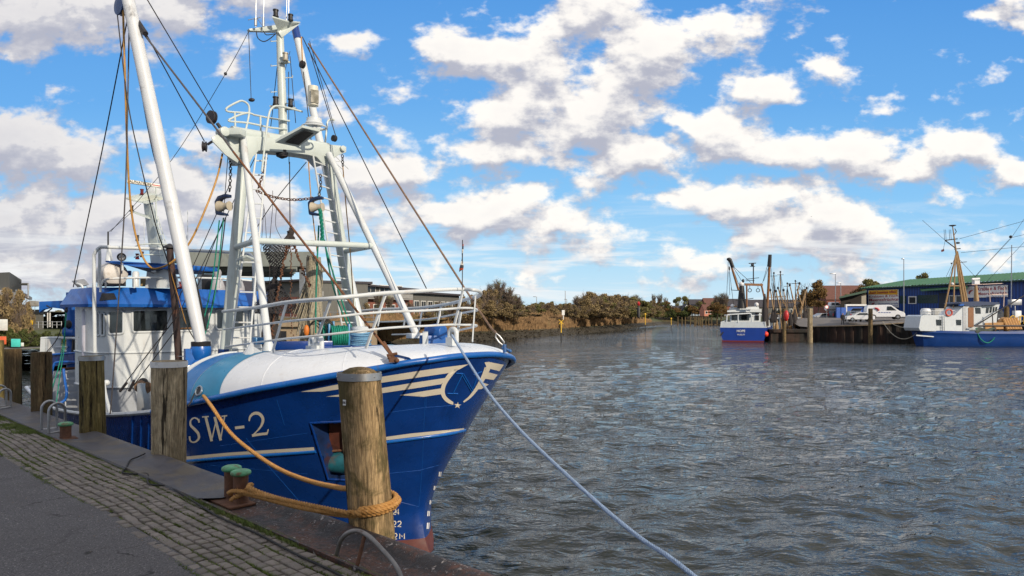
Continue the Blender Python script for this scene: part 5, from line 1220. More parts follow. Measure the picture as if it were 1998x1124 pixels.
# platform with blue wedge, funnel base, radar mast
b=MB(); P=[AT(205,508.5,16.0),AT(240,510,16.0),AT(350,516,16.6),AT(350,525,16.6),AT(300,524,16.3),AT(262,520,16.1),AT(206,512,16.0)]; b.prism(P,Vector((.5,1.0,.0))); b.build('bridge_platform',hullb if False else roofb,ship,bevel=.01)
b=MB(); P=[AT(232,513,16.1),AT(345,524,16.7),AT(345,533,16.8),AT(300,534,16.6)]; b.prism(P,Vector((.3,.7,.02))); b.build('platform_underside',greyd,ship)
b=MB(); 
for (y,x0,x1) in ((0,0,0),): pass
rows=[[AT(283,562,16.6),AT(338,562,16.6),AT(352,560,17.4),AT(300,560,17.4)],[AT(287,524,16.6),AT(325,524,16.6),AT(340,524,17.3),AT(300,524,17.3)]]; b.grid(rows,closed=True); b.build('funnel_base',white,ship,smooth=0)
rows=[[AT(294,514,16.7),AT(316,517,16.5),AT(330,515,16.8),AT(312,512,17.0)],[AT(279,390,16.7),AT(290,391,16.5),AT(297,390,16.8),AT(285,389,17.0)]]
b=MB(); b.grid(rows,closed=True); radm=b.build('radar_mast',white2,ship,smooth=0)
ladder(AT(300,424,16.5),AT(324,514,16.45),AT(308,422,16.6),AT(334,512,16.6),9,.01,'mast_ladder',white2,radm)
rigp('mast_pipe',[(304,366,16.7),(305,420,16.7),(308,432,16.7)],.015,white2,radm)
b=MB(); P=[AT(246,389,16.6),AT(277,380,16.5),AT(297,380,16.5),AT(322,388,16.9),AT(312,391,16.9),AT(287,398,16.4),AT(260,393,16.4)]; b.prism(P,(0,0,.04)); b.build('mast_platform',white2,radm)
b=MB(); P=[AT(252,410,16.5),AT(290,423,16.5),AT(290,427,16.5),AT(252,413,16.5)]; b.prism(P,(.05,.1,0)); b.build('lamp_arm',white2,radm)
b=MB(); P=[AT(284,380,16.7),AT(303,380,16.7),AT(301,365,16.7),AT(285,364,16.7)]; b.prism(P,(.08,.2,0)); b.build('scanner_gearbox',white,radm,bevel=.01)
q0=AT(248,353.5,16.5); q1=AT(316,364,16.9); b=MB(); b.beam(q0,q1,.08,.085); sc_=b.build('radar_scanner',mat('scanner_white',(.7,.68,.62),.5),radm,bevel=.01)
dd=(q1-q0).normalized(); nn=Vector((dd.y,-dd.x,0)).normalized(); 
text('ALPHATRON',.092,q0.lerp(q1,.37)+nn*.045,dd,(0,0,1),mat('letter_dark',(.05,.05,.02),.5),sc_,bold=.002,sx=.86)
b=MB(); b.beam(q0.lerp(q1,.72)+nn*.043,q0.lerp(q1,.97)+nn*.043,.006,.022); b.build('red_bar',redp,sc_)
redl=mat('red_lens',(.12,.008,.01),.2)
for x,y,d,m_ in ((277,380,16.5,redl),(257,412,16.5,black),(268,506,16.3,redl),(277,502,16.4,redl),(268,470,16.5,dark)): navlight(AT(x,y,d),.045,.14,m_)
rigp('mast_guard_rail',[(262,482,16.3),(276,477,16.2),(310,476,16.4),(340,478,16.9)],.016,white2); rigp('mast_guard_rail',[(262,502,16.3),(280,497,16.2),(320,498,16.5)],.014,white2)
b=MB(); c=AT(238,502,16.1); ax=Vector((.35,-.93,0)); b.lathe(c-ax*.06,[(.05,0),(.09,.04),(.10,.12),(.085,.125),(.06,.09)],18,axis=ax); b.build('searchlight',dark,ship); b=MB(); b.lathe(c+ax*.03,[(.085,0),(.085,.01)],18,axis=ax); b.build('searchlight_lens',steel,ship)
rigp('searchlight_post',[(238,510,16.1),(239,528,16.1)],.03,white)
rigp('aerial_post',[(211,452,16.2),(211,480,16.2),(212,510,16.2)],.018,black); b=MB(); b.lathe(AT(213,511,16.2),[(.09,0),(.04,.35),(.02,.4)],10); b.build('aerial_foot',white,ship)
rigp('aerial_wire',[(211,453,16.2),(225,442,16.2),(275,398,16.5)],.006,wire)
for x0,y0,y1 in ((271,440,480),(281,432,482),(366,410,470),(364,458,490)): rigp('whip_aerial',[(x0,y0,16.5),(x0+.5,y1,16.5)],.007,white)
b=MB(); b.lathe(AT(265,560,16.2),[(.075,0),(.075,.34),(.05,.37)],14); b.build('vent_post',white,ship)
b=MB(); b.box(AT(284,551,16.9),(.22,.1,.2)); b.build('roof_locker',mat('locker_tan',(.4,.28,.12),.6),ship,bevel=.01)
b=MB(); b.ball(AT(350,558,17.6),(.22,.2,.12),14,8); b.build('red_float',redp,ship)
b=MB(); b.box(AT(250,533,16.6),(.14,.06,.12)); b.build('blue_box',roofb,ship,bevel=.01)
b=MB(); b.box(AT(301,529.5,16.5),(.12,.06,.07)); b.build('flood_lamp',galv,ship,bevel=.01)
# white elbow pipe and fender on the side of the house
rigp('white_strut',[(203,748,15.3),(206,770,15.0),(215,806,14.2)],.035)
b=MB(); b.ball(AT(208,747,15.4),.07,12,8); b.build('pipe_end',white,ship)
b=MB(); c=AT(288,752,14.8); b.lathe(c-Vector((.12,.1,0)),[(.09,0),(.14,.04),(.10,.12),(.10,.2),(.13,.26),(.05,.28)],16,axis=(.8,-.5,-.1)); b.build('warping_drum',mat('drum_rust',(.2,.12,.07),.6,var=.5,vs=10),ship)
b=MB(); b.ball(AT(279,749,14.75),(.12,.1,.13),12,8); b.build('winch_cover',black,ship)
b=MB(); b.box(AT(281,788,14.6),(.14,.3,.9)); b.box(AT(370,742,14.4),(.6,.3,.8),rz=.7); b.build('deck_locker',mat('locker_steel',(.4,.42,.43),.35,.6),ship,bevel=.01)
# aft deck
b=MB(); 
P=[AT(103,724,18.6),AT(162,722,18.3),AT(162,812,18.3),AT(103,812,18.6)]; b.prism(P,(.8,1.2,0)); b.build('aft_deckhouse',greyl,ship,smooth=0)
sb_=MB()
for k in range(6): y=725+k*13.6; sb_.box(AT(145,y,17.9-k*.05),(.46,.2,.035),rz=-.1)
sb_.tube([AT(129,724,17.9),AT(127.5,808,17.6)],.02,6); sb_.tube([AT(161,724,17.9),AT(161,808,17.6)],.02,6); sb_.build('deck_stairs',greyl,ship)
b=MB(); P=[AT(99,694,18.4),AT(181,686,17.6),AT(181,703,17.6),AT(99,715,18.4)]; b.prism(P,(.05,.1,0)); b.build('aft_bulwark',hullb,ship)
rigp('bulwark_rail',[(98,692,18.3),(140,689,18.0),(182,685.5,17.5)],.03,roofb)
rigp('blue_handrail',[(100,748,17.8),(101,728,17.8),(105,713,17.8),(114,706.5,17.8),(156,706,17.7)],.03,roofb)
rigp('blue_handrail',[(124,720,17.4),(127,745,17.3),(130,764,17.2),(127,780,17.2),(112,789,17.1)],.032,roofb)
rigp('rusty_beam',[(118,720,18.2),(156,717,18.1)],.03,rustm)
rigp('aft_rail',[(81,660,18.8),(110,659,18.6),(181,661,17.6)],.035); rigp('aft_rail',[(83,678,18.8),(131,677,18.4)],.02)
for x in (83,94,103,113): 
    b=MB(); b.beam(AT(x,690,18.6),AT(x+1.5,661,18.6),.13,.03,up=(0,1,0)); b.build('rail_post',white,ship)
# blue davit crane
b=MB(); c0=AT(141,718,18.6); c1=AT(139.5,578,18.6); b.tube([c0,c1],[.135,.115],18); davit=b.build('davit_column',roofb,ship)
b=MB(); b.lathe(c1,[(.13,0),(.13,.10),(.02,.11)],14); b.build('column_cap',roofb,davit)
b=MB(); P=[AT(76,588.5,18.6),AT(131,586,18.6),AT(157,587,18.6),AT(146,612,18.6),AT(131,612,18.6),AT(122,603,18.6),AT(100,600,18.6),AT(84,604,18.6),AT(76,610,18.6)]; b.prism(P,(.0,.12,0)); b.build('davit_arm',roofb,davit,bevel=.006)
b=MB(); b.lathe(AT(128,648,18.4),[(.05,0),(.15,.03),(.12,.1),(.12,.3),(.15,.36),(.05,.4)],16,axis=(.95,-.2,0)); b.build('davit_winch',roofb,davit)
b=MB(); b.ball(AT(134,633,18.3),(.08,.08,.12),8,6); b.tube([AT(146,640,18.3),AT(143,690,18.3)],.05,6); b.build('winch_hooks',dark,davit)
b=MB(); b.tube([AT(91,596,18.6),AT(101,602,18.6),AT(87,613,18.6)],.02,6); b.build('arm_hook',dark,davit)
b=MB(); 
for k in range(3): b.ball(AT(131-k,590+k*8,18.3),(.05,.04,.07),8,6)
b.build('pulley_hook',dark,ship)
rigp('green_line',[(130,612,18.2),(122,680,17.9),(112,725,17.6),(100,765,17.2),(104,785,17)],.012,teal); rigp('green_line',[(128,610,18.2),(125,680,17.9),(118,725,17.6),(110,785,17)],.012,teal)
rigp('dark_line',[(128,612,18.2),(112,660,18.4),(88,690,18.4)],.012,wire)
b=MB(); P=[AT(139,548,18.2),AT(151,561,18.2),AT(158,558,18.2),(AT(148,547,18.2))]; b.prism(P,(.1,.2,.05)); b.build('deck_floodlight',galv,ship,bevel=.006)
rigp('lamp_post',[(158,583,18.2),(161,560,18.2),(150,553,18.2)],.03,white)
b=MB(); P=[AT(168,557,17.4),AT(178,562,17.2),AT(179,584,17.2),AT(168,584,17.4)]; b.prism(P,(.1,.3,0)); b.build('vent_cowl',white,ship,bevel=.02)
b=MB(); b.lathe(AT(174,694,17),[(.16,0),(.16,1.1),(.1,1.2),(.02,1.22)],18); b.build('white_fender',mat('fender_white',(.55,.55,.62),.5),ship)
# ================================================================== far banks
def _bank(N,b,v):
    s_=N.new('ShaderNodeSeparateXYZ'); N.put(s_.inputs[0],v)
    n=N.noise(v,.7,5,.65); f=N.noise(v,3.5,4,.7); big=N.noise(v,.06,3,.6)
    g=N.mix(N.rng(n,.35,.65),(.085,.075,.028),(.16,.11,.05)); g=N.mix(N.rng(big,.45,.6,0,1,True),g,(.060,.072,.022))
    zz=N.m('ADD',s_.outputs[2],N.m('MULTIPLY',N.m('SUBTRACT',f,.5),.9))
    c=N.mix(N.rng(zz,-1.25,-.75,0,1),N.mix(N.rng(f,.35,.65),(.018,.015,.010),(.060,.050,.030)),g)
    N.put(b.inputs['Base Color'],c); b.inputs['Roughness'].default_value=.95
    bp=N.new('ShaderNodeBump'); bp.inputs['Distance'].default_value=.05; N.put(bp.inputs['Height'],N.m('ADD',n,f)); N.l.new(bp.outputs[0],b.inputs['Normal'])
bankm=simple_mat('bank_ground',_bank)
BANK=[(-9.5,72),(-7.5,90),(-5,112),(2,126),(11,143),(20,168),(29.5,197),(48,255),(72,330),(86,385),(150,400),(300,405)]
PROF=[(-3,-3.2),(0,-2.4),(1.6,-1.7),(4,-1.0),(7,-.55),(11,.2),(17,1.3),(26,2.0),(60,2.4),(500,3.5)]
ID=Vector((-.8,.6))
def bankp(i,k,dist,z):
    a=Vector(BANK[i]);c=Vector(BANK[i+1]); p=a.lerp(c,k); d=(c-a).normalized(); nr=Vector((-d.y,d.x)); nr=(nr+ID*.4).normalized() if i<9 else Vector((0,1)); q=p+nr*dist; return Vector((q.x,q.y,z))
def bankz(dist):
    return lerp_tab(PROF,dist)
b=MB(); rows=[]
for i in range(len(BANK)-1):
    for k in range(8):
        f=k/8; row=[]
        for (d_,z_) in PROF:
            j=mnoise.noise((i*8+k,d_*.15,2))*min(1.2,d_*.15) if 0<=d_<60 else 0; row.append(bankp(i,f,d_+j,z_+.25*mnoise.noise(((i*8+k)*.7,d_*.2,7))*(d_>3)))
        rows.append(row)
b.grid(rows); o=b.build('river_bank',bankm,None,recalc=False,smooth=50); struct(o)
# far land closing the river, land behind the near basin
b=MB(); b.grid([[Vector((x,y,z+.002)) for x in (-260,-38.0,-30)] for y,z in ((47.02,-.55),(51,-.55),(60,-.25),(110,.4),(400,1.8))]); b.grid([[Vector((x,y,z)) for x in (-31,-12.4,-10)] for y,z in ((62.02,1.2),(90,1.25),(400,2.2))])
lawn=mat('lawn',(.07,.085,.025),.95,var=.35,vs=.8,dirt=(.10,.08,.04),dirtamt=.5,ds=.5)
o=b.build('lawn',lawn,None,recalc=False,smooth=0); struct(o)
b=MB(); b.box((-140,49,-.54),(212,3.2,.02)); o=b.build('promenade',mat('promenade_grey',(.16,.15,.14),.8),None,smooth=0); struct(o)
timber=mat('timber_wall',(.10,.07,.04),.9,var=.5,vs=1.2,dirt=(.02,.018,.014),dirtamt=.9,ds=1.0,streak=True,dlo=.45)
conc=mat('quay_concrete',(.30,.23,.15),.85,var=.2,vs=.8,dirt=(.12,.09,.06),dirtamt=.6,ds=.7,streak=True)
tw=thing('timber_quay_wall','low dark timber piled wall across the water behind the leftmost mooring posts','quay wall',(-60,47,WZ))
b=MB(); b.box((-90,46.9,-1.55),(108,.25,2.0)); b.build('wall_face',timber,tw,smooth=0)
for k in range(14):
    b=MB(); x=-40-k*1.65; b.tube([(x,46.7,-3.2),(x,46.7,-.62)],.16,8); b.build('timber_pile',timber,tw)
cw=thing('concrete_quay_wall','sandy concrete quay wall with dark openings and railing, seen through the white gantry','quay wall',(-20,62,WZ))
b=MB(); b.box((-21.5,62,-.6),(18.4,.5,3.6)); b.box((-21.5,61.8,1.0),(18.4,.9,.4)); b.build('wall_face',conc,cw,smooth=0)
for k in range(5):
    b=MB(); b.box((-28+k*3.3,61.7,-.35),(2.0,.12,1.5)); b.build('opening',black,cw,smooth=0)
b=MB(); 
for z in (1.65,2.1): b.tube([(-31,62,z),(-12.4,62,z)],.03,5)
for k in range(13): b.tube([(-30.6+k*1.5,62,1.2),(-30.6+k*1.5,62,2.1)],.03,5)
b.build('railing',galv,cw)
# ------------------------------------------------------------------ vegetation
def leafmat(name,c1,c2,c3):
    def f(N,b,v):
        oi=N.new('ShaderNodeObjectInfo').outputs['Random']; n=N.noise(v,1.1,3,.6); f_=N.noise(v,9,2)
        c=N.mix(N.rng(n,.38,.62,0,1),c1,c2); c=N.mix(N.rng(f_,.5,.7,0,.7),c,c3); c=N.mix(N.m('MULTIPLY',oi,.45),c,c2)
        N.put(b.inputs['Base Color'],c); b.inputs['Roughness'].default_value=.8; b.inputs['Specular IOR Level'].default_value=.2
    return simple_mat(name,f)
lf_brown=leafmat('leaves_brown',(.18,.13,.07),(.25,.18,.09),(.15,.16,.055))
lf_orange=leafmat('leaves_autumn',(.20,.105,.035),(.14,.095,.035),(.27,.15,.05))
lf_olive=leafmat('leaves_olive',(.13,.14,.05),(.18,.17,.06),(.24,.17,.06))
lf_green=leafmat('leaves_green',(.045,.065,.02),(.07,.085,.025),(.10,.09,.03))
twigm=mat('bare_twigs',(.14,.105,.08),.9,var=.3,vs=2)
barkm=mat('bark',(.055,.045,.035),.9,var=.3,vs=5)
def crown_mesh(name,n,R_,H0,H1,leaf,mat_,seed,ncl=14,twigs=0,flat=.0):
    rs=np.random.RandomState(seed); vs=[];fs=[]
    cl=[]
    for i in range(ncl):
        t=rs.rand(); z=H0+(H1-H0)*t; prof=math.sin(math.pi*min(1,(t*.8+.2)))**.7; a=rs.rand()*6.28; rr=R_*prof*rs.uniform(.25,.85); cl.append((math.cos(a)*rr,math.sin(a)*rr,z,rs.uniform(.28,.48)*R_*(1-.3*t)))
    for i in range(n):
        c=cl[rs.randint(ncl)]; d=rs.normal(size=3); d/=np.linalg.norm(d); rad=c[3]*(rs.rand()**.33)*rs.uniform(.85,1.12)
        p=np.array(c[:3])+d*rad*np.array([1,1,.75]); 
        if p[2]<H0*.5: p[2]=H0*.5+rs.rand()*.2
        u_=rs.normal(size=3); u_/=np.linalg.norm(u_); w_=np.cross(u_,rs.normal(size=3)); w_/=np.linalg.norm(w_); s=leaf*rs.uniform(.5,1.3); k=len(vs)
        vs+= [tuple(p-u_*s-w_*s*.6),tuple(p+u_*s*.9-w_*s*.5),tuple(p+u_*s*.7+w_*s*.7),tuple(p-u_*s*.6+w_*s*.55)]; fs.append((k,k+1,k+2,k+3))
    me=bpy.data.meshes.new(name); me.from_pydata(vs,[],fs); me.materials.append(mat_)
    return me
def trunk_mesh(name,R_,H0,H1,seed,nb=9,r0=.22,fine_=0,spread=1.0,m_=None):
    r=random.Random(seed); b=MB(); top=Vector((r.uniform(-.3,.3),r.uniform(-.3,.3),H0+(H1-H0)*.6)); b.tube([(0,0,-.3),(0,0,H0*.6),top],[r0,r0*.7,r0*.3],7)
    for i in range(nb):
        t=r.uniform(.25,.95); p=Vector((0,0,H0*.6)).lerp(top,t) if H0>1 else Vector((0,0,.1)); a=r.uniform(0,6.28); L=R_*r.uniform(.5,.95)*spread; q=p+Vector((math.cos(a)*L*(1-.5*t),math.sin(a)*L*(1-.5*t),r.uniform(.35,.95)*(H1-p.z))); mid=p.lerp(q,.5)+Vector((0,0,.15*L)); b.tube([p,mid,q],[r0*.35,r0*.2,r0*.06],5)
        for j in range(fine_):
            s=r.uniform(.25,1.0); o=(p.lerp(mid,s*2) if s<.5 else mid.lerp(q,s*2-1)); d=Vector((r.gauss(0,.5)+math.cos(a)*.5,r.gauss(0,.5)+math.sin(a)*.5,r.uniform(.3,1.2))).normalized()*R_*r.uniform(.2,.5); e=o+d; sd=d.orthogonal().normalized()*.022; m2=o.lerp(e,.5)+Vector((r.gauss(0,.1),r.gauss(0,.1),.05)); b.add([o-sd,o+sd,m2+sd*.6,m2-sd*.6,e],[(0,1,2,3),(3,2,4)])
            for _ in range(3):
                o2=o.lerp(e,r.uniform(.3,.9)); e2=o2+Vector((r.gauss(0,1),r.gauss(0,1),r.uniform(0,1.2))).normalized()*R_*r.uniform(.08,.22); sd=Vector((r.gauss(0,1),r.gauss(0,1),r.gauss(0,1))).normalized()*.014; b.add([o2-sd,o2+sd,e2],[(0,1,2)])
    me=bpy.data.meshes.new(name); me.from_pydata([tuple(v) for v in b.v],[],b.f); me.materials.append(m_ or barkm); me.shade_smooth(); return me
PROT={}
def proto(kind,R_,H0,H1,cm,tm): PROT[kind]=(R_,H0,H1,cm,tm)
for sd in range(3):
    proto('brown%d'%sd,2.6,.6,5.0,crown_mesh('crown',4200,2.6,.5,4.7,.13,lf_brown,sd+1,16),trunk_mesh('trunk',2.6,.5,5.0,sd+1,16,.10,26,m_=twigm))
    proto('bare%d'%sd,3.0,1.6,8.5,crown_mesh('crown',1500,2.9,1.4,8.2,.07,lf_olive,sd+11,12),trunk_mesh('trunk',2.6,1.8,8.4,sd+11,26,.15,60,m_=twigm))
    proto('olive%d'%sd,3.2,1.2,7.0,crown_mesh('crown',4200,3.0,1.0,6.5,.16,lf_olive,sd+21,16),trunk_mesh('trunk',3.0,1.5,6.6,sd+21,12,.17,14,m_=twigm))
    proto('autumn%d'%sd,3.0,1.8,7.5,crown_mesh('crown',2900,2.9,2.2,7.0,.16,lf_orange,sd+31,16),trunk_mesh('trunk',2.8,2.2,7.0,sd+31,12,.18,8))
    proto('green%d'%sd,1.8,.0,2.2,crown_mesh('crown',2200,1.7,.2,1.8,.11,lf_green,sd+41,14),trunk_mesh('trunk',1.5,.3,1.8,sd+41,8,.06,8))
def tree(kind,x,y,z,h,wf,label,group,name='tree',cat='tree',var=None):
    k=kind+str(rnd.randrange(3) if var is None else var); R_,H0,H1,cm,tm=PROT[k]
    t=thing(name,label,cat,(x,y,z),group,rnd.uniform(0,6.28)); s=h/H1; t.scale=(s*wf,s*wf,s)
    for nm,me in (('crown',cm),('trunk',tm)): o=bpy.data.objects.new(nm,me); COL.objects.link(o); o.parent=t
    return t
def tree_px(kind,px,ytop,d,wpx,zb,label,group,**k):
    x=(px-CX)/FPX*d; h=EYE-(ytop-HY)/FPX*d-zb; R_=PROT[kind+'0'][0]; s=h/PROT[kind+'0'][2]; wf=(wpx/FPX*d/2)/(R_*s); return tree(kind,x,d,zb,h,wf,label,group,**k)
# --- thicket on the far bank (px, top, distance, width)
G1='bare trees above the reeds'
for px,yt,d,wp,kind in ((948,566,118,46,'brown'),(962,553,122,50,'bare'),(975,546,128,44,'bare'),(992,560,120,44,'bare'),(1006,575,124,34,'bare'),(935,572,116,40,'bare'),(985,590,117,50,'brown'),(955,596,115,50,'brown'),(1010,604,119,44,'brown'),(925,590,110,40,'brown')):
    tree_px(kind,px,yt,d+3,wp,1.4,'bare brown tree in the clump just right of the bow railing' if kind=='bare' else 'low brown shrub in the clump just right of the bow railing',G1)
G2='low shrubs on the open bank'
for px,yt,d,wp,kind in ((1030,598,150,46,'brown'),(1043,590,175,30,'olive'),(1056,588,190,26,'olive'),(1068,594,170,34,'brown'),(1076,586,210,16,'olive'),(1088,596,190,40,'brown'),(1104,595,200,34,'brown'),(1118,596,190,34,'brown'),(1020,610,130,40,'brown'),(1044,612,136,44,'brown'),(1128,606,165,30,'brown')):
    tree_px(kind,px,yt,d,wp,1.7,'low brown shrub on the open slope left of the yellow marker pole' if kind=='brown' else 'small olive tree beyond the open slope by the lamp posts',G2)
G3='thicket at the river bend'
for px,yt,d,wp,kind in ((1124,577,172,22,'bare'),(1141,575,168,40,'brown'),(1150,571,172,44,'brown'),(1163,573,180,44,'brown'),(1178,580,182,44,'olive'),(1190,577,200,44,'brown'),(1206,576,215,44,'brown'),(1222,575,225,48,'brown'),(1186,592,178,56,'brown'),(1205,594,186,60,'brown'),(1225,596,196,54,'olive'),(1240,580,232,44,'olive'),(1252,584,230,38,'olive'),(1246,598,212,50,'olive'),(1264,592,240,36,'olive'),(1276,602,250,30,'olive'),(1152,600,164,60,'brown'),(1262,608,232,40,'brown'),(1135,598,160,34,'brown'),(1170,606,168,50,'brown'),(1288,610,270,20,'olive'),(1232,607,205,50,'brown')):
    tree_px(kind,px,yt,d+6,wp*1.2,1.3,{'brown':'rounded brown shrub in the thicket where the river bends','olive':'olive shrub in the thicket where the river bends','bare':'thin bare tree at the left end of the river bend thicket'}[kind],G3)
for k in range(34):
    px=1128+k*4.8+rnd.uniform(-3,3); d=172+k*2.6+rnd.uniform(0,14); kind=('brown','olive','brown','bare')[k%4]
    tree_px(kind,px,578+rnd.uniform(-5,12)+max(0,px-1245)*.45,d+8,rnd.uniform(36,56),1.2,{'brown':'rounded brown shrub in the thicket where the river bends','olive':'olive shrub in the thicket where the river bends','bare':'bare grey tree inside the thicket where the river bends'}[kind],G3)
for k in range(22):
    px=1012+k*5.6+rnd.uniform(-3,3); d=150+rnd.uniform(0,60); kind=('brown','olive','brown')[k%3]
    tree_px(kind,px,597+rnd.uniform(-7,6),d,rnd.uniform(26,44),1.4,'low brown shrub on the open slope left of the yellow marker pole' if kind=='brown' else 'small olive tree beyond the open slope by the lamp posts',G2)
for k in range(10):
    px=938+k*8; tree_px('bare' if k%2 else 'brown',px,562+abs(k-3)*3,122+rnd.uniform(0,10),44,1.2,'bare brown tree in the clump just right of the bow railing' if k%2 else 'low brown shrub in the clump just right of the bow railing',G1)
for px,yt,d,wp in ((895,585,112,34),(918,575,114,38),(932,580,116,34),(876,596,108,30)): tree_px('brown',px,yt,d,wp,1.2,'low brown shrub in the clump just right of the bow railing',G1)
for k in range(12):
    px=1284+k*11+rnd.uniform(-3,3); kind=('autumn','olive','green')[k%3]; tree_px(kind,px,592+rnd.uniform(-6,8),395+rnd.uniform(0,20),rnd.uniform(20,32),1.3,{'autumn':'rusty autumn tree by the far houses at the end of the river','olive':'dull green tree behind the far houses at the end of the river','green':'green bush on the bank below the far houses'}[kind],'trees at the far end of the river')
G4='trees at the far end of the river'
for px,yt,d,wp,kind in ((1276,574,420,16,'bare'),(1287,574,425,20,'bare'),(1300,580,410,16,'bare'),(1302,588,400,26,'autumn'),(1322,577,430,26,'olive'),(1338,576,430,30,'olive'),(1350,582,430,22,'autumn'),(1290,596,395,30,'autumn'),(1312,602,393,24,'green'),(1346,595,395,24,'autumn'),(1356,600,394,26,'autumn'),(1372,606,394,22,'autumn'),(1268,596,400,24,'olive'),(1390,594,330,30,'autumn'),(1405,588,330,34,'autumn'),(1412,602,325,30,'autumn'),(1396,608,322,30,'green'),(1400,576,340,26,'bare'),(1416,574,338,20,'bare'),(1332,606,392,24,'green'),(1300,608,391,28,'green')):
    tree_px(kind,px,yt,d,wp,1.5 if kind!='green' else 1.2,{'autumn':'rusty autumn tree by the far houses at the end of the river','olive':'dull green tree behind the far houses at the end of the river','bare':'bare winter tree on the skyline at the end of the river','green':'green bush on the bank below the far houses'}[kind],G4)
# red and black topped beacon among the thicket
bc=AT(1246,590,196); bt_=thing('beacon','dark beacon tower with a red top among the shrubs at the bend','beacon',(bc.x,196,1.5)); b=MB(); b.lathe((bc.x,196,1.5),[(.5,0),(.45,2.6),(.25,3.0),(.25,3.4)],12); b.build('tower',black,bt_); b=MB(); b.lathe((bc.x,196,4.9),[(.25,0),(.5,.6),(.15,1.2)],12); b.build('red_top',redp,bt_)
# reeds
def reeds():
    rs=np.random.RandomState(5); vs=[];fs=[]
    for _ in range(64000):
        i=rs.choice(8,p=[.05,.10,.2,.2,.17,.13,.1,.05]); k=rs.rand(); dist=rs.uniform(4.3,11.5); 
        if i==2 and k<.35 or True:
            p=bankp(i,k,dist,bankz(dist)-.1)
        m=mnoise.noise((p.x*.13,p.y*.13,1)); 
        if m<-.22 and dist>6: continue
        h=rs.uniform(.8,2.2)*(1+.7*m)*(.75+.5*mnoise.noise((p.x*.5,p.y*.5,9))+.25); w_=.018+.00012*p.y; lx=rs.normal()*.22; ly=rs.normal()*.22; k0=len(vs)
        vs+=[(p.x-w_,p.y,p.z),(p.x+w_,p.y,p.z),(p.x+w_*.8+lx*.6,p.y+ly*.6,p.z+h*.65),(p.x-w_*.8+lx*.6,p.y+ly*.6,p.z+h*.65),(p.x+lx*1.3+w_*1.2,p.y+ly,p.z+h),(p.x+lx*1.3-w_*1.0,p.y+ly,p.z+h*.98)]; fs+=[(k0,k0+1,k0+2,k0+3),(k0+3,k0+2,k0+4,k0+5)]
    me=bpy.data.meshes.new('reeds'); me.from_pydata(vs,[],fs)
    me.materials.append(mat('reed',(.25,.155,.075),.9,var=.5,vs=1.3,dirt=(.22,.20,.08),dirtamt=.8,ds=.3)); o=bpy.data.objects.new('reeds',me); COL.objects.link(o); tag(o,'belt of russet reeds along the far bank','reeds',kind='stuff')
    r=random.Random(8); b=MB()
    for _ in range(2600):
        i=r.choice([0,1,1,2,2,2,3,3,4,4,5,6,7]); k=r.random(); d_=r.uniform(-.2,4.2); p=bankp(i,k,d_,bankz(d_)); s=r.uniform(.12,.38); 
        b.add([p+Vector((r.uniform(-1,1)*s,r.uniform(-1,1)*s,r.uniform(-.3,.8)*s)) for _ in range(4)],[(0,1,2),(0,2,3),(0,3,1),(1,3,2)])
    o=b.build('shore_stones',mat('shore_stone',(.055,.045,.030),.9,var=.5,vs=1.5,dirt=(.02,.025,.01),dirtamt=.8,ds=1),None,smooth=0,recalc=False); tag(o,'dark weedy stones along the far waterline','stones',kind='stuff')
reeds()
# ------------------------------------------------------------------ marker poles, lamps, jetty
for px,yt,yb,lab,lm in ((1095,623,668,'nearest yellow topped marker pole in the river','x'),(1259,611,650,'taller yellow marker pole before the reeds at the bend',''),(1309.6,620,645,'most distant thin yellow marker pole',''),(1322.5-13,619,636,None,'')):
    if lab is None: continue
    d=5275/(yb-618); x=(px-CX)/FPX*d; zt=EYE-(yt-HY)/FPX*d; t=thing('marker_pole',lab,'marker pole',(x,d,WZ),'yellow channel marker poles'); zm=WZ+(zt-WZ)*.42
    b=MB(); b.tube([(x,d,WZ-1),(x,d,zm)],.09,8); b.build('dark_base',black,t); b=MB(); b.tube([(x,d,zm),(x,d,zt-.3)],.08,8); b.build('yellow_shaft',yel,t)
    b=MB(); 
    if lm:
        for s_ in (-1,1): b.beam((x-.35*s_,d,zt-.75),(x+.35*s_,d,zt-.05),.1,.1)
    else: b.lathe((x,d,zt-.5),[(.1,0),(.24,.1),(.24,.4),(.05,.5)],8)
    b.build('topmark',yel,t)
def lamp(px,yt,yb,d,label,arm=.9,dirn=-1):
    x=(px-CX)/FPX*d; zt=EYE-(yt-HY)/FPX*d; zb=EYE-(yb-HY)/FPX*d; t=thing('street_lamp',label,'street lamp',(x,d,zb),'street lamps'); b=MB(); b.tube([(x,d,zb),(x,d,zt)],[.10*max(1,d/140),.06*max(1,d/140)],8); 
    b.build('lamp_post',galv,t); b=MB(); b.box((x+dirn*arm*.5,d,zt),(arm,.3,.16)); b.build('lamp_head',galv,t,bevel=.03)
lamp(1630,534,600,135,'tall street lamp left of the blue shed, its head turned left',1.1); lamp(1640.5,552,600,165,'shorter street lamp just right of the tall one',1.0)
lamp(1763.5,505,618,118,'slim street lamp in front of the blue hall with green roof',.35); lamp(1014,575,603,190,'street lamp right of the bare trees on the bank',1.2); lamp(1047,579,606,200,'street lamp over the open bank',1.0); lamp(1103,568,606,210,'tallest thin mast like lamp left of the river bend thicket',.2); lamp(1106,584,606,210,'short lamp beside the thin mast',.8); lamp(1061,590,608,190,'small lamp between two larger ones on the open bank',.5)
b=MB(); x=(1099-CX)/FPX*150; b.box((x,150,2.6),(.6,.3,1.1)); b.tube([(x,150,1),(x,150,2)],.1,6); ob=b.build('white_sign_board',mat('sign_white',(.75,.75,.72),.5),None,loc=(x,150,1.4)); tag(ob,'small white board on the grassy bank','sign board')
r=random.Random(3)
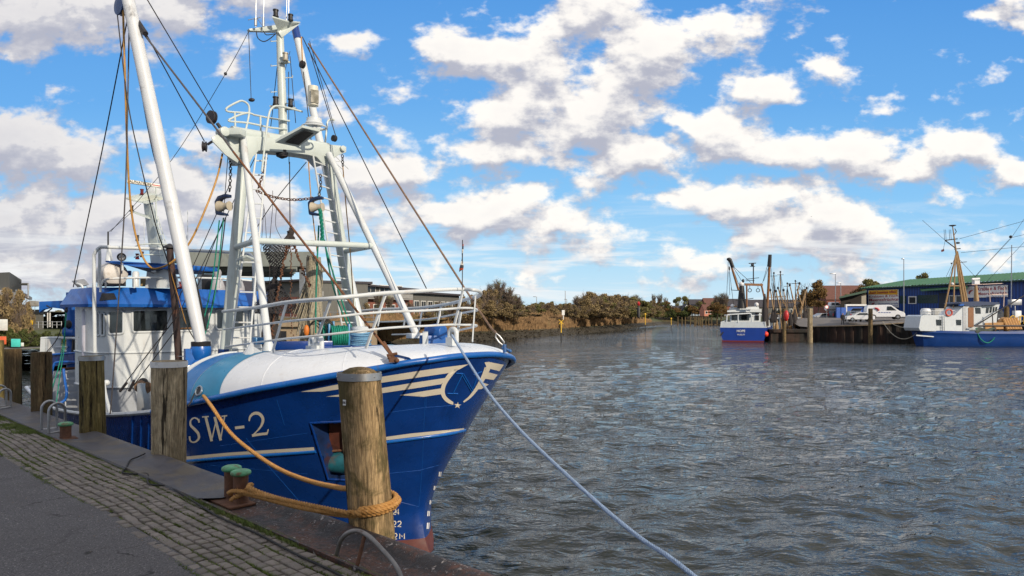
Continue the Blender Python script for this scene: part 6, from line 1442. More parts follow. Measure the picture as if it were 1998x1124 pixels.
for k,px in enumerate((1322.5,1330.5,1337,1347,1355.4,1357.7,1362.8,1366.7,1370,1377,1382.5,1388.4,1398.8,1407)):
    d=293 if k!=8 else 270; x=(px-CX)/FPX*d; zt=EYE-(618.5+r.uniform(-.8,1.2)-HY)/FPX*d; b=MB(); b.tube([(x,d,-3.5),(x,d,zt)],.26,8); ob=b.build('jetty_post',wood_c,None,loc=(x,d,WZ)); tag(ob,'tall dark post of the far jetty left of the blue boat','jetty post','posts of the far jetty')
jt=thing('jetty','low floating jetty between the far posts','jetty',((1390-CX)/FPX*295,295,WZ)); b=MB(); b.box(((1386-CX)/FPX*295,295,-1.7),(12,1.6,.6)); b.build('deck',timber,jt)
# ------------------------------------------------------------------ houses
slate=mat('slate_roof',(.045,.042,.05),.8,var=.2,vs=2); tile=mat('tile_roof',(.13,.055,.04),.8,var=.2,vs=2); brick=mat('brick_wall',(.20,.075,.055),.9,var=.25,vs=3); clad=mat('grey_cladding',(.115,.115,.105),.8,var=.15,vs=2,stretch=(6,6,.4)); cladl=mat('light_cladding',(.30,.27,.21),.8,var=.1)
winw=mat('window_white',(.65,.65,.62),.5); wallw=mat('render_white',(.6,.58,.54),.8)
def ghouse(x,y,z,wd,dp,hw,hr,rz,wm,rm,label,nwin=3,axis='x',glow=None,name='house'):
    t=thing(name,label,'house',(x,y,z),None,0); M=Matrix.Translation((x,y,z))@Matrix.Rotation(rz,4,'Z'); L=lambda a,c,e: M@Vector((a,c,e))
    b=MB(); P=[L(-wd/2,-dp/2,0),L(wd/2,-dp/2,0),L(wd/2,-dp/2,hw),L(-wd/2,-dp/2,hw)] if axis=='x' else [L(-wd/2,-dp/2,0),L(wd/2,-dp/2,0),L(wd/2,-dp/2,hw),L(0,-dp/2,hw+hr-.1),L(-wd/2,-dp/2,hw)]
    b.prism(P,L(0,dp,0)-L(0,0,0)); 
    if axis=='x': b.prism([L(-wd/2+.02,-dp/2+.02,hw),L(-wd/2+.02,dp/2-.02,hw),L(-wd/2+.02,0,hw+hr-.1)],L(wd-.04,0,0)-L(0,0,0))
    b.build('wall',wm,t,smooth=0)
    b=MB()
    if axis=='x':
        for s_ in (-1,1): b.prism([L(-wd/2-.3,s_*(dp/2+.4),hw-.25),L(-wd/2-.3,0,hw+hr),L(-wd/2-.3,0,hw+hr+.2),L(-wd/2-.3,s_*(dp/2+.4),hw-.05)],L(wd+.6,0,0)-L(0,0,0))
    else:
        for s_ in (-1,1): b.prism([L(s_*(wd/2+.4),-dp/2-.3,hw-.25),L(0,-dp/2-.3,hw+hr),L(0,-dp/2-.3,hw+hr+.2),L(s_*(wd/2+.4),-dp/2-.3,hw-.05)],L(0,dp+.6,0)-L(0,0,0))
    b.build('roof',rm,t,smooth=0)
    for i in range(nwin):
        a=-wd/2+wd*(i+.5)/nwin; f=MB(); f.prism([L(a-.6,-dp/2-.003,hw*.35),L(a+.6,-dp/2-.003,hw*.35),L(a+.6,-dp/2-.003,hw*.8),L(a-.6,-dp/2-.003,hw*.8)],L(0,-.08,0)-L(0,0,0)); fo=f.build('window_frame',winw,t,smooth=0)
        f=MB(); f.prism([L(a-.45,-dp/2-.085,hw*.40),L(a+.45,-dp/2-.085,hw*.40),L(a+.45,-dp/2-.085,hw*.75),L(a-.45,-dp/2-.085,hw*.75)],L(0,-.02,0)-L(0,0,0)); f.build('pane',glass,fo,smooth=0)
    return t
def PX(px,d): return (px-CX)/FPX*d
ghouse(PX(1337,400),400,2,5,8,3.5,3.4,0,wallw,slate,'white gabled house at the end of the river',1,'y'); ghouse(PX(1326,405),405,2,8,8,3,3,0,brick,slate,'low dark roofed house left of the white gabled one',2)
ghouse(PX(1378,380),380,2,5,7,3.6,2.8,.1,mat('salmon_wall',(.5,.2,.13),.8),tile,'salmon house behind the far jetty posts',2); ghouse(PX(1368,430),430,4,16,10,4,4.5,0,brick,slate,'wide slate roofed house above the far jetty',4); ghouse(PX(1394,420),420,4,14,10,5,4,0,brick,tile,'red tiled house behind the autumn trees near the blue boat',3); ghouse(PX(1420,400),400,3,14,10,5,4,0,brick,slate,'slate roofed brick house directly behind the blue boat',3)
ghouse(PX(1640,230),230,2.5,14,10,5,4.5,0,brick,tile,'brown roofed house behind the tall street lamp',3); ghouse(PX(1672,240),240,2.5,14,10,5,5,.0,brick,tile,'brown roofed house left of the blue hall',3); ghouse(PX(1545,300),300,1.5,44,12,4.5,3,0,clad,slate,'long low grey building with a dark roof behind the cluster of masts',8)
# ------------------------------------------------------------------ buildings on the left
def RV(px,dep): return Vector(((px-CX)/FPX*dep,dep,0))
def wallgrid(t,M,x0,x1,z0,z1,n,wm,pm,dep=.08,fw=.10):
    L=lambda a,c,e: M@Vector((a,c,e)); w_=(x1-x0)/n
    for i in range(n):
        a=x0+w_*i+w_*.14; c=x0+w_*(i+1)-w_*.14; f=MB(); f.prism([L(a,-.003,z0),L(c,-.003,z0),L(c,-.003,z1),L(a,-.003,z1)],L(0,-dep,0)-L(0,0,0)); fo=f.build('window_frame',wm,t,smooth=0)
        g_=MB(); mid=(a+c)/2
        for (p,q) in ((a+fw,mid-fw*.4),(mid+fw*.4,c-fw)): g_.prism([L(p,-dep-.003,z0+fw),L(q,-dep-.003,z0+fw),L(q,-dep-.003,z1-fw),L(p,-dep-.003,z1-fw)],L(0,-.01,0)-L(0,0,0))
        g_.build('pane',pm,fo,smooth=0)
def facade(px0,px1,d0,d1): 
    a=Vector((PX(px0,d0),d0,0)); c=Vector((PX(px1,d1),d1,0)); e=(c-a); L=e.length; ang=math.atan2(e.y,e.x); return Matrix.Translation(a)@Matrix.Rotation(ang,4,'Z'),L
wn=mat('window_glass_far',(.03,.035,.04),.1,var=.5,vs=.5)
# main apartment house behind the gantry
t=thing('apartment_house','long grey clad and brick apartment house with a shallow dark roof, behind the gantry','building',(PX(690,95),95,1.2)); M,L_=facade(599,806,88,104); F=lambda a,c,e: M@Vector((a,c,e))
za=EYE-(545-HY)/FPX*88; zb_=EYE-(563-HY)/FPX*104; zm=4.3
b=MB(); b.prism([F(0,0,zm),F(L_,0,zm),F(L_,0,zb_-.3),F(0,0,za-.3)],F(0,9,0)-F(0,0,0)); b.build('upper_wall',clad,t,smooth=0)
b=MB(); b.prism([F(0,.05,.8),F(L_,.05,.8),F(L_,.05,zm-.005),F(0,.05,zm-.005)],F(0,8.9,0)-F(0,0,0)); b.build('brick_wall',brick,t,smooth=0)
b=MB(); b.prism([F(-.8,-.8,za-.25),F(L_+.8,-.8,zb_-.3),F(L_+.8,-.8,zb_-.05),F(-.8,-.8,za+.0)],F(0,10.6,0)-F(0,0,0)); b.build('roof',slate,t,smooth=0)
b=MB(); b.prism([F(.6,-.9,zm-.1),F(L_-1,-.9,zm-.1),F(L_-1,-.9,zm+.05),F(.6,-.9,zm+.05)],F(0,.9,0)-F(0,0,0)); b.prism([F(.6,-.93,zm+.1),F(L_-1,-.93,zm+.1),F(L_-1,-.93,zm+.7),F(.6,-.93,zm+.7)],F(0,.04,0)-F(0,0,0)); b.build('balcony',mat('balcony_grey',(.25,.25,.24),.6),t,smooth=0)
wallgrid(t,M,1.5,L_-2,zm+.75,zm+2.0,6,winw,wn); wallgrid(t,M,1.0,L_-1,1.7,3.5,7,winw,wn)
t2=thing('gable_block','grey gabled end block with a slate roof left of the apartment house','building',(PX(585,92),92,1.2)); M2,L2=facade(556,600,100,88); F2=lambda a,c,e: M2@Vector((a,c,e)); zl=EYE-(565-HY)/FPX*100
b=MB(); b.prism([F2(0,0,.8),F2(L2,0,.8),F2(L2,0,za-.4),F2(0,0,zl-.5)],F2(0,8,0)-F2(0,0,0)); b.build('wall',clad,t2,smooth=0); b=MB(); b.prism([F2(-.5,-.4,zl-.5),F2(L2+.2,-.4,za-.4),F2(L2+.2,-.4,za-.1),F2(-.5,-.4,zl-.2)],F2(0,9,0)-F2(0,0,0)); b.build('roof',slate,t2,smooth=0); wallgrid(t2,M2,1,L2-1,4.2,5.8,4,winw,wn); wallgrid(t2,M2,1,L2-1,1.6,3.2,3,winw,wn)
t3=thing('low_block','lower grey block with a flat dark roof behind the bow railing','building',(PX(850,108),108,1.2)); M3,L3=facade(800,896,104,119); F3=lambda a,c,e: M3@Vector((a,c,e)); zt3=5.3
b=MB(); b.prism([F3(0,0,3.2),F3(L3,0,3.2),F3(L3,0,zt3),F3(0,0,zt3)],F3(0,9,0)-F3(0,0,0)); b.build('upper_wall',clad,t3,smooth=0); b=MB(); b.prism([F3(0,.04,.8),F3(L3,.04,.8),F3(L3,.04,3.195),F3(0,.04,3.195)],F3(0,8.9,0)-F3(0,0,0)); b.build('brick_wall',brick,t3,smooth=0); b=MB(); b.prism([F3(-.5,-.7,zt3),F3(L3+.5,-.7,zt3),F3(L3+.5,-.7,zt3+.3),F3(-.5,-.7,zt3+.3)],F3(0,10,0)-F3(0,0,0)); b.build('roof',slate,t3,smooth=0); wallgrid(t3,M3,.8,L3-.8,1.5,4.2,7,winw,wn)
ghouse(PX(530,120),120,1.2,18,9,4.0,2.6,.1,brick,slate,'slate roofed low house seen between the gantry legs',4)
for px,yt,d,wp in ((738,570,90,34),(760,576,92,30),(850,588,95,40),(905,578,112,34),(680,596,84,26),(715,592,84,26),(800,590,95,34),(880,598,100,40),(835,604,92,40)): tree_px('brown' if px%2 else 'bare',px,yt,d,wp,1.0,'thin brown garden tree in front of the grey apartment blocks','garden trees before the apartment blocks',)
# promenade canopy
cn=thing('canopy','long flat concrete canopy roof on posts seen behind the wheelhouse and gantry','canopy',(PX(480,37),37,1.2))
b=MB(); zc=4.15; x0,x1=PX(340,33),PX(607,33)
b.box(((x0+x1)/2,33.4,zc+.36),(x1-x0,.3,.72)); b.box(((x0+x1)/2-1.0,37.2,zc+.28),(x1-x0-1,7.4,.14))
for k in range(4): b.box(((x0+x1)/2-.7-.3*k,34.9+k*1.6,zc+.03),(x1-x0-1.2-.6*k,.22,.36))
b.build('canopy_roof',mat('canopy_concrete',(.20,.22,.20),.8,var=.15,vs=1,dirt=(.08,.08,.07),dirtamt=.6,ds=1),cn,smooth=0)
for px in (392,498,590):
    b=MB(); x=PX(px,36); b.box((x,36,1.7),(.25,.25,5.0)); b.build('post',galv,cn,smooth=0)
for k,(px,lab) in enumerate(((425,'left of two white wrapped bundles under the canopy'),(463,'right of two white wrapped bundles under the canopy'))):
    b=MB(); c=AT(px,560,30)-Vector((0,0,1.2)); b.lathe(c,[(.2,-.8),(.28,.0),(.34,.7),(.30,1.2),(.20,1.5),(.12,1.6),(.15,1.75),(.16,1.85),(.09,1.98),(.0,2.0)],14); ob=b.build('wrapped_bundle',mat('wrap_white',(.34,.34,.36),.7,var=.2,vs=4),None,loc=c); tag(ob,lab,'bundle','white wrapped bundles')
b=MB(); c=AT(406,550,31); b.box(c,(.45,.3,.7)); ob=b.build('dark_cabinet',black,None,loc=c,bevel=.02); tag(ob,'small black cabinet under the canopy','cabinet')
# --- far left
t=thing('terrace_building','grey clad terraced building with a balcony at the left edge','building',(PX(0,60),60,-.3)); M4,L4=facade(-90,18.5,62,58); F4=lambda a,c,e: M4@Vector((a,c,e)); M5,L5=facade(18.5,42,58,70); F5=lambda a,c,e: M5@Vector((a,c,e))
D5=F5(L5,0,0)-F5(0,0,0); z5=EYE-(531-HY)/FPX*58; z6=EYE-(566-HY)/FPX*58
b=MB(); b.prism([F4(0,0,z6),F4(L4,0,z6),F4(L4,0,z5),F4(0,0,z5)],D5); b.prism([F5(0.01,0,z6),F5(L5,0,z6),F5(L5,0,z5-.2),F5(.01,0,z5)],RV(-60,3)); b.build('upper_storey',clad,t,smooth=0)
b=MB(); b.prism([F4(0,-.5,z6-1.1),F4(L4+.8,-.5,z6-1.1),F4(L4+.8,-.5,z6-.005),F4(0,-.5,z6-.005)],D5*1.02); b.build('white_band',wallw,t,smooth=0)
b=MB(); b.prism([F4(0,.6,-.3),F4(L4,.6,-.3),F4(L4,.6,z6-1.12),F4(0,.6,z6-1.12)],D5*.9); b.build('lower_storey',clad,t,smooth=0)
b=MB(); c=AT(47,567,60); P=[AT(41,552,60),AT(56,552,60),AT(56,554,60),AT(41,554,60)]; b.prism(P,RV(45,3)); b.tube([AT(55,553,60),AT(55,582,60)],.06,6); P=[AT(30,565,60),AT(56,580,62),AT(56,585,62),AT(30,573,60)]; b.prism(P,(.1,.3,0)); b.build('balcony',galv,t,smooth=0)
b=MB(); P=[AT(57,586,66),AT(76,588,66),AT(76,597,66),AT(57,597,66)]; b.prism(P,RV(60,4)); b.build('roof_slab',mat('slab_grey',(.28,.28,.27),.7),t,smooth=0)
pv=thing('pavilion','small grey pavilion with dark windows below the terraced building','building',(PX(72,64),64,-.3)); b=MB(); P=[AT(57,613,64),AT(85,613,64),AT(85,644,64),AT(57,644,64)]; b.prism(P,RV(60,4)); b.build('wall',clad,pv,smooth=0)
for k in range(3): 
    b=MB(); P=[AT(59+k*9,604,63.9),AT(66+k*9,604,63.9),AT(66+k*9,613,63.9),AT(59+k*9,613,63.9)]; b.prism(P,(0,.1,0)); b.build('window',wn,pv,smooth=0)
for px,yt,d,wp,kind,zb2 in ((14,566,54,60,'brown',-.4),(38,570,54,50,'brown',-.4),(-14,560,55,60,'brown',-.4),(55,592,56,30,'brown',-.4),(20,636,51,44,'green',-.5),(44,640,51,40,'green',-.5),(66,642,52,40,'green',-.5),(90,644,53,40,'green',-.5),(112,648,54,36,'green',-.4),(30,648,50,40,'green',-.5),(56,652,50,40,'green',-.5),(80,655,51,36,'green',-.5),(0,640,50,40,'green',-.5),(110,604,110,40,'olive',.3),(98,608,100,30,'olive',.3),(150,640,56,30,'green',-.4),(172,640,58,30,'green',-.4)):
    tree_px(kind,px,yt,d,wp,zb2,{'brown':'bare brown shrub in front of the terraced building','green':'dense green hedge bush above the timber quay wall','olive':'olive tree seen between the blue davit and the posts'}[kind],'shrubs above the timber quay wall')
def pbox(px0,py0,px1,py1,d,dep,name,m_,label,cat,bev=.02):
    b=MB(); P=[AT(px0,py0,d),AT(px1,py0,d),AT(px1,py1,d),AT(px0,py1,d)]; b.prism(P,RV((px0+px1)/2,dep)); c=(P[2]+P[3])/2; o=b.build(name,m_,None,loc=c,bevel=bev); return tag(o,label,cat)
pbox(21.5,662,40,677,48,1.0,'turquoise_crate',mat('turquoise',(.07,.55,.48),.5),'turquoise crate standing on the lawn above the timber wall','crate')
pbox(-4,657,12.5,672,48.6,1.0,'orange_crate',mat('orange_red',(.65,.12,.04),.5),'orange red crate at the left edge of the lawn','crate')
pbox(40.5,669,46.5,676,48.3,.5,'white_box',mat('tag_white',(.75,.75,.72),.4),'small white box right of the turquoise crate','box')
pbox(-10,623,15,645,49.5,.1,'notice_board',mat('board_white',(.62,.64,.6),.5),'pale notice board at the left edge','notice board')
ph=thing('post_box_pole','wooden pole carrying a yellow box','pole',AT(55,645,55)); b=MB(); b.tube([AT(55,645,55),AT(55,616,55)],.06,6); b.build('pole',mat('pole_tan',(.35,.25,.15),.7),ph); b=MB(); b.box(AT(60,629,55),(.25,.2,.38)); b.build('yellow_box',yel,ph,bevel=.02)
fr_=thing('promenade_railing','thin grey railing along the hedge behind the leftmost posts','railing',AT(90,640,56)); b=MB()
for y in (628,634): b.tube([AT(45,y,57),AT(120,y,57)],.03,5)
for k in range(9): b.tube([AT(48+k*9,627,57),AT(48+k*9,640,57)],.03,5)
b.build('rails',galv,fr_)
for px,lab in ((93,'left thin pale flagpole behind the hedge'),(97.5,'right thin pale flagpole behind the hedge')): 
    b=MB(); b.tube([AT(px,638,60),AT(px,610,60)],.05,6); ob=b.build('flagpole',wallw,None,loc=AT(px,638,60)); tag(ob,lab,'flagpole','flagpoles')
# ================================================================== right bank
def _rl(x,y): return 0
LQ=[(47.5,109),(54,103.5),(60,101),(75,98.6),(130,92)]; LZ=[.05,.35,.85,1.0,1.1]
b=MB(); rows=[]
for (x,y),z in zip(LQ,LZ):
    rows.append([Vector((x,y+.6,z)),Vector((x+.5,y+5,z+.05)),Vector((x+2,y+14,1.25)),Vector((x+3,y+24,1.5)),Vector((x+10,y+60,2.2))])
b.grid(rows); o=b.build('quay_road_far',mat('far_asphalt',(.14,.13,.125),.85,var=.15,vs=.5),None,recalc=False,smooth=30); struct(o)
b=MB(); b.grid([[Vector((x,y,z)) for x,z in zip((xa,xa+6,xa+60,xa+300),(za,zb,1.6,3))] for xa,y,za,zb in ((48.4,109.6,.04,.3),(60,150,-.5,.9),(80,230,-.8,1.2),(95,300,-.8,1.4),(110,384,-.5,1.6),(140,600,2,3))]); o=b.build('grass_bank',lawn,None,recalc=False,smooth=30); struct(o)
b=MB(); b.grid([[Vector((x,y,z)) for z in (-3,-.0)] for x,y in ((48.5,109.6),(60,150),(80,230),(95,300),(110,384))]); o=b.build('bank_edge',bankm,None,recalc=False,smooth=0); struct(o)
piling=mat('steel_piling',(.035,.018,.012),.85,var=.5,vs=.9,dirt=(.010,.010,.008),dirtamt=.9,ds=.6,streak=True,dlo=.42)
qf=thing('sheet_pile_wall','long dark rusty sheet pile quay wall across the water on the right','quay wall',(60,101,WZ))
b=MB(); lo=[];hi=[]
for i in range(len(LQ)-1):
    a=Vector(LQ[i]);c=Vector(LQ[i+1]); n_=int((c-a).length/.3)
    for k in range(n_):
        p=a.lerp(c,k/n_); off=(0,0,.28,.28)[k%4]; z=LZ[i]+(LZ[i+1]-LZ[i])*k/n_; lo.append(Vector((p.x,p.y+off,-3.4))); hi.append(Vector((p.x,p.y+off,z)))
b.grid([lo,hi]); b.add([Vector((47.5,109,-3.4)),Vector((49,116,-3.4)),Vector((49,116,.05)),Vector((47.5,109,.05))],[(0,1,2,3)]); b.build('pile_face',piling,qf,smooth=0)
b=MB()
for i in range(len(LQ)-1): b.beam((LQ[i][0],LQ[i][1]+.25,LZ[i]+.06),(LQ[i+1][0],LQ[i+1][1]+.25,LZ[i+1]+.06),.8,.14)
b.build('capping_beam',conc,qf,smooth=0)
jt=thing('landing_stage','dark low landing stage between the blue boat and the pile wall','landing stage',(43.5,108.5,WZ)); b=MB(); b.box((44.3,109.2,-.55),(7.0,2.2,.5)); b.box((44.3,109.4,-1.9),(6.8,1.9,2.2)); b.build('stage',piling,jt,smooth=0)
for px,yt,yb,d,w_,lab in ((1530,602,645,106.5,.28,'thin mooring post before the cluster of masts'),(1580.5,602,645,105,.36,'stout pale mooring post at the left end of the pile wall'),(1698.5,602,642,101.5,.30,'mooring post standing in front of the white van'),(1964,598,640,94,.33,'dark post behind the wheelhouse of the white and blue boat')):
    x=PX(px,d); zt=EYE-(yt-HY)/FPX*d; b=MB(); b.tube([(x,d,-3.4),(x,d,zt)],[w_*1.1,w_],10); ob=b.build('mooring_post',wood_b if px==1580.5 else wood_c,None,loc=(x,d,WZ)); tag(ob,lab,'mooring post')
# ------------------------------------------------------------------ blue hall
HA=Vector((72.6,140)); HB=Vector((83.5,100)); Hd=(HB-HA).normalized(); Hn=Vector((Hd.y,-Hd.x)); 
if Hn.x>0: Hn=-Hn
def HW(px,py,off=.02):
    k=(px-CX)/FPX; A=HA+Hn*off; s=(k*A.y-A.x)/(Hd.x-k*Hd.y); y=A.y+s*Hd.y; return Vector((k*y,y,EYE-(py-HY)/FPX*y))
hall=thing('fish_hall','long blue corrugated hall with a green roof and two large fish signs','hall',(HA.x,HA.y,1.4))
LH=(HB-HA).length; HP=lambda s,o,z: Vector((HA.x+Hd.x*s-Hn.x*o,HA.y+Hd.y*s-Hn.y*o,z))   # o = depth into the hall
corr=simple_mat('blue_corrugated',lambda N,b,v:(lambda s_:(N.put(b.inputs['Base Color'],N.mix(N.rng(N.m('SINE',N.m('MULTIPLY',s_.outputs[1],11.0)),-.2,.8),(.006,.036,.17),(.013,.07,.30))),b.inputs['Roughness'].__setattr__('default_value',.5)))((lambda q:(N.put(q.inputs[0],v),q)[1])(N.new('ShaderNodeSeparateXYZ'))))
corr2=mat('green_roof',(.04,.135,.065),.6,var=.15,vs=.6)
EZ=7.75
b=MB(); b.prism([HP(0,0,1),HP(LH,0,1),HP(LH,0,EZ-.25),HP(0,0,EZ-.25)],HP(0,16,0)-HP(0,0,0)); b.build('blue_wall',corr,hall,smooth=0)
def ridged(b,s0,s1,o0,z0,o1,z1,n):
    lo=[];hi=[]
    for k in range(n*4+1):
        s=s0+(s1-s0)*k/(n*4); u=(0,.10,.10,0)[k%4]; lo.append(HP(s,o0,z0+u)); hi.append(HP(s,o1,z1+u))
    b.grid([lo,hi])
b=MB(); ridged(b,-.8,LH+1,-.9,EZ-.2,12,EZ+1.75,60); b.build('green_roof',corr2,hall,smooth=0)
b=MB(); b.prism([HP(-.8,-.9,EZ-.45),HP(LH+1,-.9,EZ-.45),HP(LH+1,-.9,EZ-.2),HP(-.8,-.9,EZ-.2)],HP(0,.3,0)-HP(0,0,0)); b.prism([HP(-.8,-.85,EZ-.45),HP(-.8,12,EZ+1.5),HP(-.8,12,EZ+1.85),HP(-.8,-.85,EZ-.1)],HP(.25,0,0)-HP(0,0,0)); b.build('eave_trim',mat('dark_green',(.02,.06,.035),.6),hall,smooth=0)
def hbox(px0,py0,px1,py1,off,dep,name,m_,parent,py0b=None,py1b=None):
    P=[HW(px0,py0,off),HW(px1,py0b if py0b is not None else py0,off),HW(px1,py1b if py1b is not None else py1,off),HW(px0,py1,off)]; b=MB(); b.prism(P,Vector((Hn.x,Hn.y,0))*-dep); return b.build(name,m_,parent,smooth=0)
hbox(1694,618,1990,622,.10,.3,'base_plinth',mat('plinth',(.4,.38,.33),.8),hall,618,624)
dg=mat('hall_dark_panel',(.02,.05,.05),.3)
hbox(1756,577,1768,592.5,.04,.04,'dark_panel',dg,hall); hbox(1790,576,1830,592,.04,.04,'dark_panel',dg,hall,575,592)
w1=hbox(1772,578,1788,593,.10,.08,'window_frame',winw,hall); hbox(1774,580,1786,591.5,.11,.02,'pane',wn,w1)
w1=hbox(1851,576,1878,597,.10,.08,'window_frame',winw,hall); hbox(1853,578,1863,595,.11,.02,'pane',wn,w1); hbox(1866,578,1876,595,.11,.02,'pane',wn,w1)
hbox(1832,572,1850,618,.05,.05,'loading_door',mat('door_dark',(.02,.03,.05),.5),hall)
b=MB(); P=[HW(1795,563.5,.1),HW(1888,557,.1),HW(1888,561,2.0),HW(1797,567,2.0)]; b.prism(P,(0,0,-.15)); b.build('door_canopy',corr2,hall,smooth=0)
signw=mat('sign_panel_white',(.88,.86,.82),.5); reds=mat('sign_red',(.42,.03,.05),.5); bluet=mat('sign_blue',(.04,.08,.30),.5); oranges=mat('sign_orange',(.90,.48,.02),.5)
def hsign(px0,py0,px1,py1,label_top=True):
    sg=hbox(px0,py0,px1,py1,.20,.10,'fish_sign',signw,hall,py0-(2 if label_top else 3),py1)
    return sg
def htext(s,px,py,h,parent,m_,sx=1.0,off=.24,bold=.012):
    c=HW(px,py,off); size=h/FPX*c.y*1.35; cam_r=Vector((Hd.x,Hd.y,0)); 
    return text(s,size,c,cam_r,(0,0,1),m_,parent,bold=bold,sx=sx,depth=.004)
s1=hbox(1694,566.5,1753,598.5,.20,.10,'fish_sign',signw,hall,564.5,600)
def fit(s,px0,px1,py,h,parent,m_,off=.24,bold=.012):
    a=HW(px0,py,off);c=HW(px1,py,off); W_=(c-a).length; mid=HW((px0+px1)/2,py,off); mid=a.lerp(c,.5); mid.z=HW((px0+px1)/2,py,off).z
    o=text(s,h/FPX*mid.y*1.38,mid,Vector((Hd.x,Hd.y,0)),(0,0,1),m_,parent,bold=bold,depth=.004)
    xs=[Vector((v.co.x,v.co.y,0)).dot(Vector((Hd.x,Hd.y,0))) for v in o.data.vertices]; w0=max(xs)-min(xs); m0=(max(xs)+min(xs))/2; k=W_/w0
    for v in o.data.vertices:
        q=Vector((v.co.x,v.co.y,0)).dot(Vector((Hd.x,Hd.y,0))); dlt=(q-m0)*(k-1); v.co.x+=Hd.x*dlt; v.co.y+=Hd.y*dlt
    return o
yb_=hbox(1695,566.8,1751,574.5,.28,.03,'yellow_banner',oranges,s1,565,574.8)
fit('Auch Sonntags offen!',1697,1749,570.4,5.2,yb_,reds,.33); fit('Krabben & Fisch',1696,1752,578,4.4,s1,reds,bold=.0); fit('Meeresfrüchte',1696,1752.5,584.8,5.6,s1,reds,bold=.004)
fit('Direktverkauf ab Halle',1714,1752,592.4,3.2,s1,bluet,bold=.0); fit('Tel. (04841) 840723',1714,1752,597.1,3.2,s1,bluet,bold=.0)
def shrimp(px,py,k,parent):
    pts=[HW(px+a*k*.8,py+c*k*.75,.25) for a,c in ((5,-4),(2,-3.4),(-1,-1.5),(-3,1.2),(-3.6,3.6),(-1.5,4.6))]; b=MB(); b.tube(smooth_path(pts,4),[.04,.06,.08,.1,.11,.12,.12,.13,.13,.13,.13,.13,.12,.12,.11,.1,.09,.08,.06,.05,.03][:len(smooth_path(pts,4))],6); b.build('shrimp_mark',reds,parent)
shrimp(1703,594,.9,s1)
s2=hbox(1884,559.5,1966,581,.20,.10,'fish_sign',signw,hall,556,579.5)
fit('Krabben & Fisch',1907,1964,563.2,7.4,s2,reds,bold=.006); fit('Meeresfrüchte',1907,1964,572.6,5.8,s2,reds,bold=.004); fit('Direktverkauf ab Halle',1925,1964,578.9,2.6,s2,bluet,bold=0); shrimp(1894,570,1.1,s2)
# annex with garage
an=thing('blue_shed','dark shed with a green roof edge and blue panels left of the blue hall','shed',AT(1660,620,132)); 
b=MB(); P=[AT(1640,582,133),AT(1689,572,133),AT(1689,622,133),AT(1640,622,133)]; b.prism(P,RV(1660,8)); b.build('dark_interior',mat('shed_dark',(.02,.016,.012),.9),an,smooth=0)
b=MB(); P=[AT(1637,579,131),AT(1691,566,131),AT(1691,570.5,131),AT(1637,582.5,131)]; b.prism(P,RV(1660,11)); b.build('roof',mat('dark_green',(.02,.06,.035),.6),an,smooth=0)
b=MB(); P=[AT(1681,578,130.7),AT(1690,576,130.7),AT(1690,594,130.7),AT(1681,594,130.7)]; b.prism(P,(0,.2,0)); b.build('grey_panel',cladl,an,smooth=0)
pb=mat('panel_blue',(.015,.085,.36),.5,var=.1)
b=MB(); P=[AT(1632.5,600,126),AT(1651,600,126),AT(1651,626,126),AT(1632.5,625,126)]; b.prism(P,(0,.4,0)); b.build('blue_panel',pb,an,smooth=0)
b=MB(); P=[AT(1653,597,127),AT(1688,597,127),AT(1688,627,127),AT(1653,627,127)]; b.prism(P,(0,.3,0)); b.build('blue_door',pb,an,smooth=0)
b=MB(); 
for (x0,y0,x1,y1) in ((1650.5,593.6,1691,597),(1650.5,597,1653,627),(1688.5,597,1691,627)): b.prism([AT(x0,y0,126.6),AT(x1,y0,126.6),AT(x1,y1,126.6),AT(x0,y1,126.6)],(0,.5,0))
b.build('door_frame',winw,an,smooth=0)
# ------------------------------------------------------------------ vehicles (local frame: x forward, y left)
def car(name,label,cat,prof,L,Wd,loc,rz,col,glassy,wheels,wr=.32,tail=None,logo=False,headl=True):
    t=thing(name,label,cat,loc,None,rz)
    t.rotation_euler=(0,0,0); M=Matrix.Rotation(rz,4,'Z'); X=lambda a,c,e: Vector(loc)+M@Vector((a,c,e))
    b=MB(); rows=[]
    for (yy,k) in ((-Wd/2,.90),(-Wd/2,1),(Wd/2,1),(Wd/2,.90)): pass
    secs=[(-.5,.0),(-.47,.04),(.47,.04),(.5,.0)]
    cx=L/2; rows=[]
    for (f,ins) in ((-.5,.10),(-.485,.03),(-.42,0),(.42,0),(.485,.03),(.5,.10)):
        rows.append([X(cx+(x-cx)*(1-ins*.3),f*Wd*(1-.10*max(0,(z-.9))),z-(ins*.5 if z>1.0 else 0)) for x,z in prof])
    b.grid(rows,closed=True); b.add(rows[0],[tuple(range(len(prof)))]); b.add(rows[-1],[tuple(range(len(prof)))]); b.build('body',col,t,smooth=35)
    for sd in (-1,1):
        for P in glassy:
            b=MB(); b.prism([X(x,sd*Wd*.5*(1-.10*max(0,z-.9))+sd*.012,z) for x,z in P],M@Vector((0,-sd*.03,0))); b.build('side_window',glass,t,smooth=0)
        for wx in wheels:
            b=MB(); b.lathe(X(wx,sd*(Wd/2-.16),wr),[(wr*.6,0),(wr,.02),(wr,.16),(wr*.55,.18)],18,axis=M@Vector((0,sd,0))); wh_=b.build('wheel',rubber,t); b=MB(); b.lathe(X(wx,sd*(Wd/2+.015),wr),[(wr*.55,0),(wr*.5,.02),(.02,.03)],14,axis=M@Vector((0,sd,0))); b.build('rim',steel,wh_)
    return t,X,M
VP=[(0,.35),(0,.9),(.08,1.55),(.25,1.82),(2.6,1.85),(2.95,1.78),(3.75,1.12),(4.25,.95),(4.42,.75),(4.45,.35)]
wp=mat('van_white',(.70,.71,.72),.3,var=.03); 
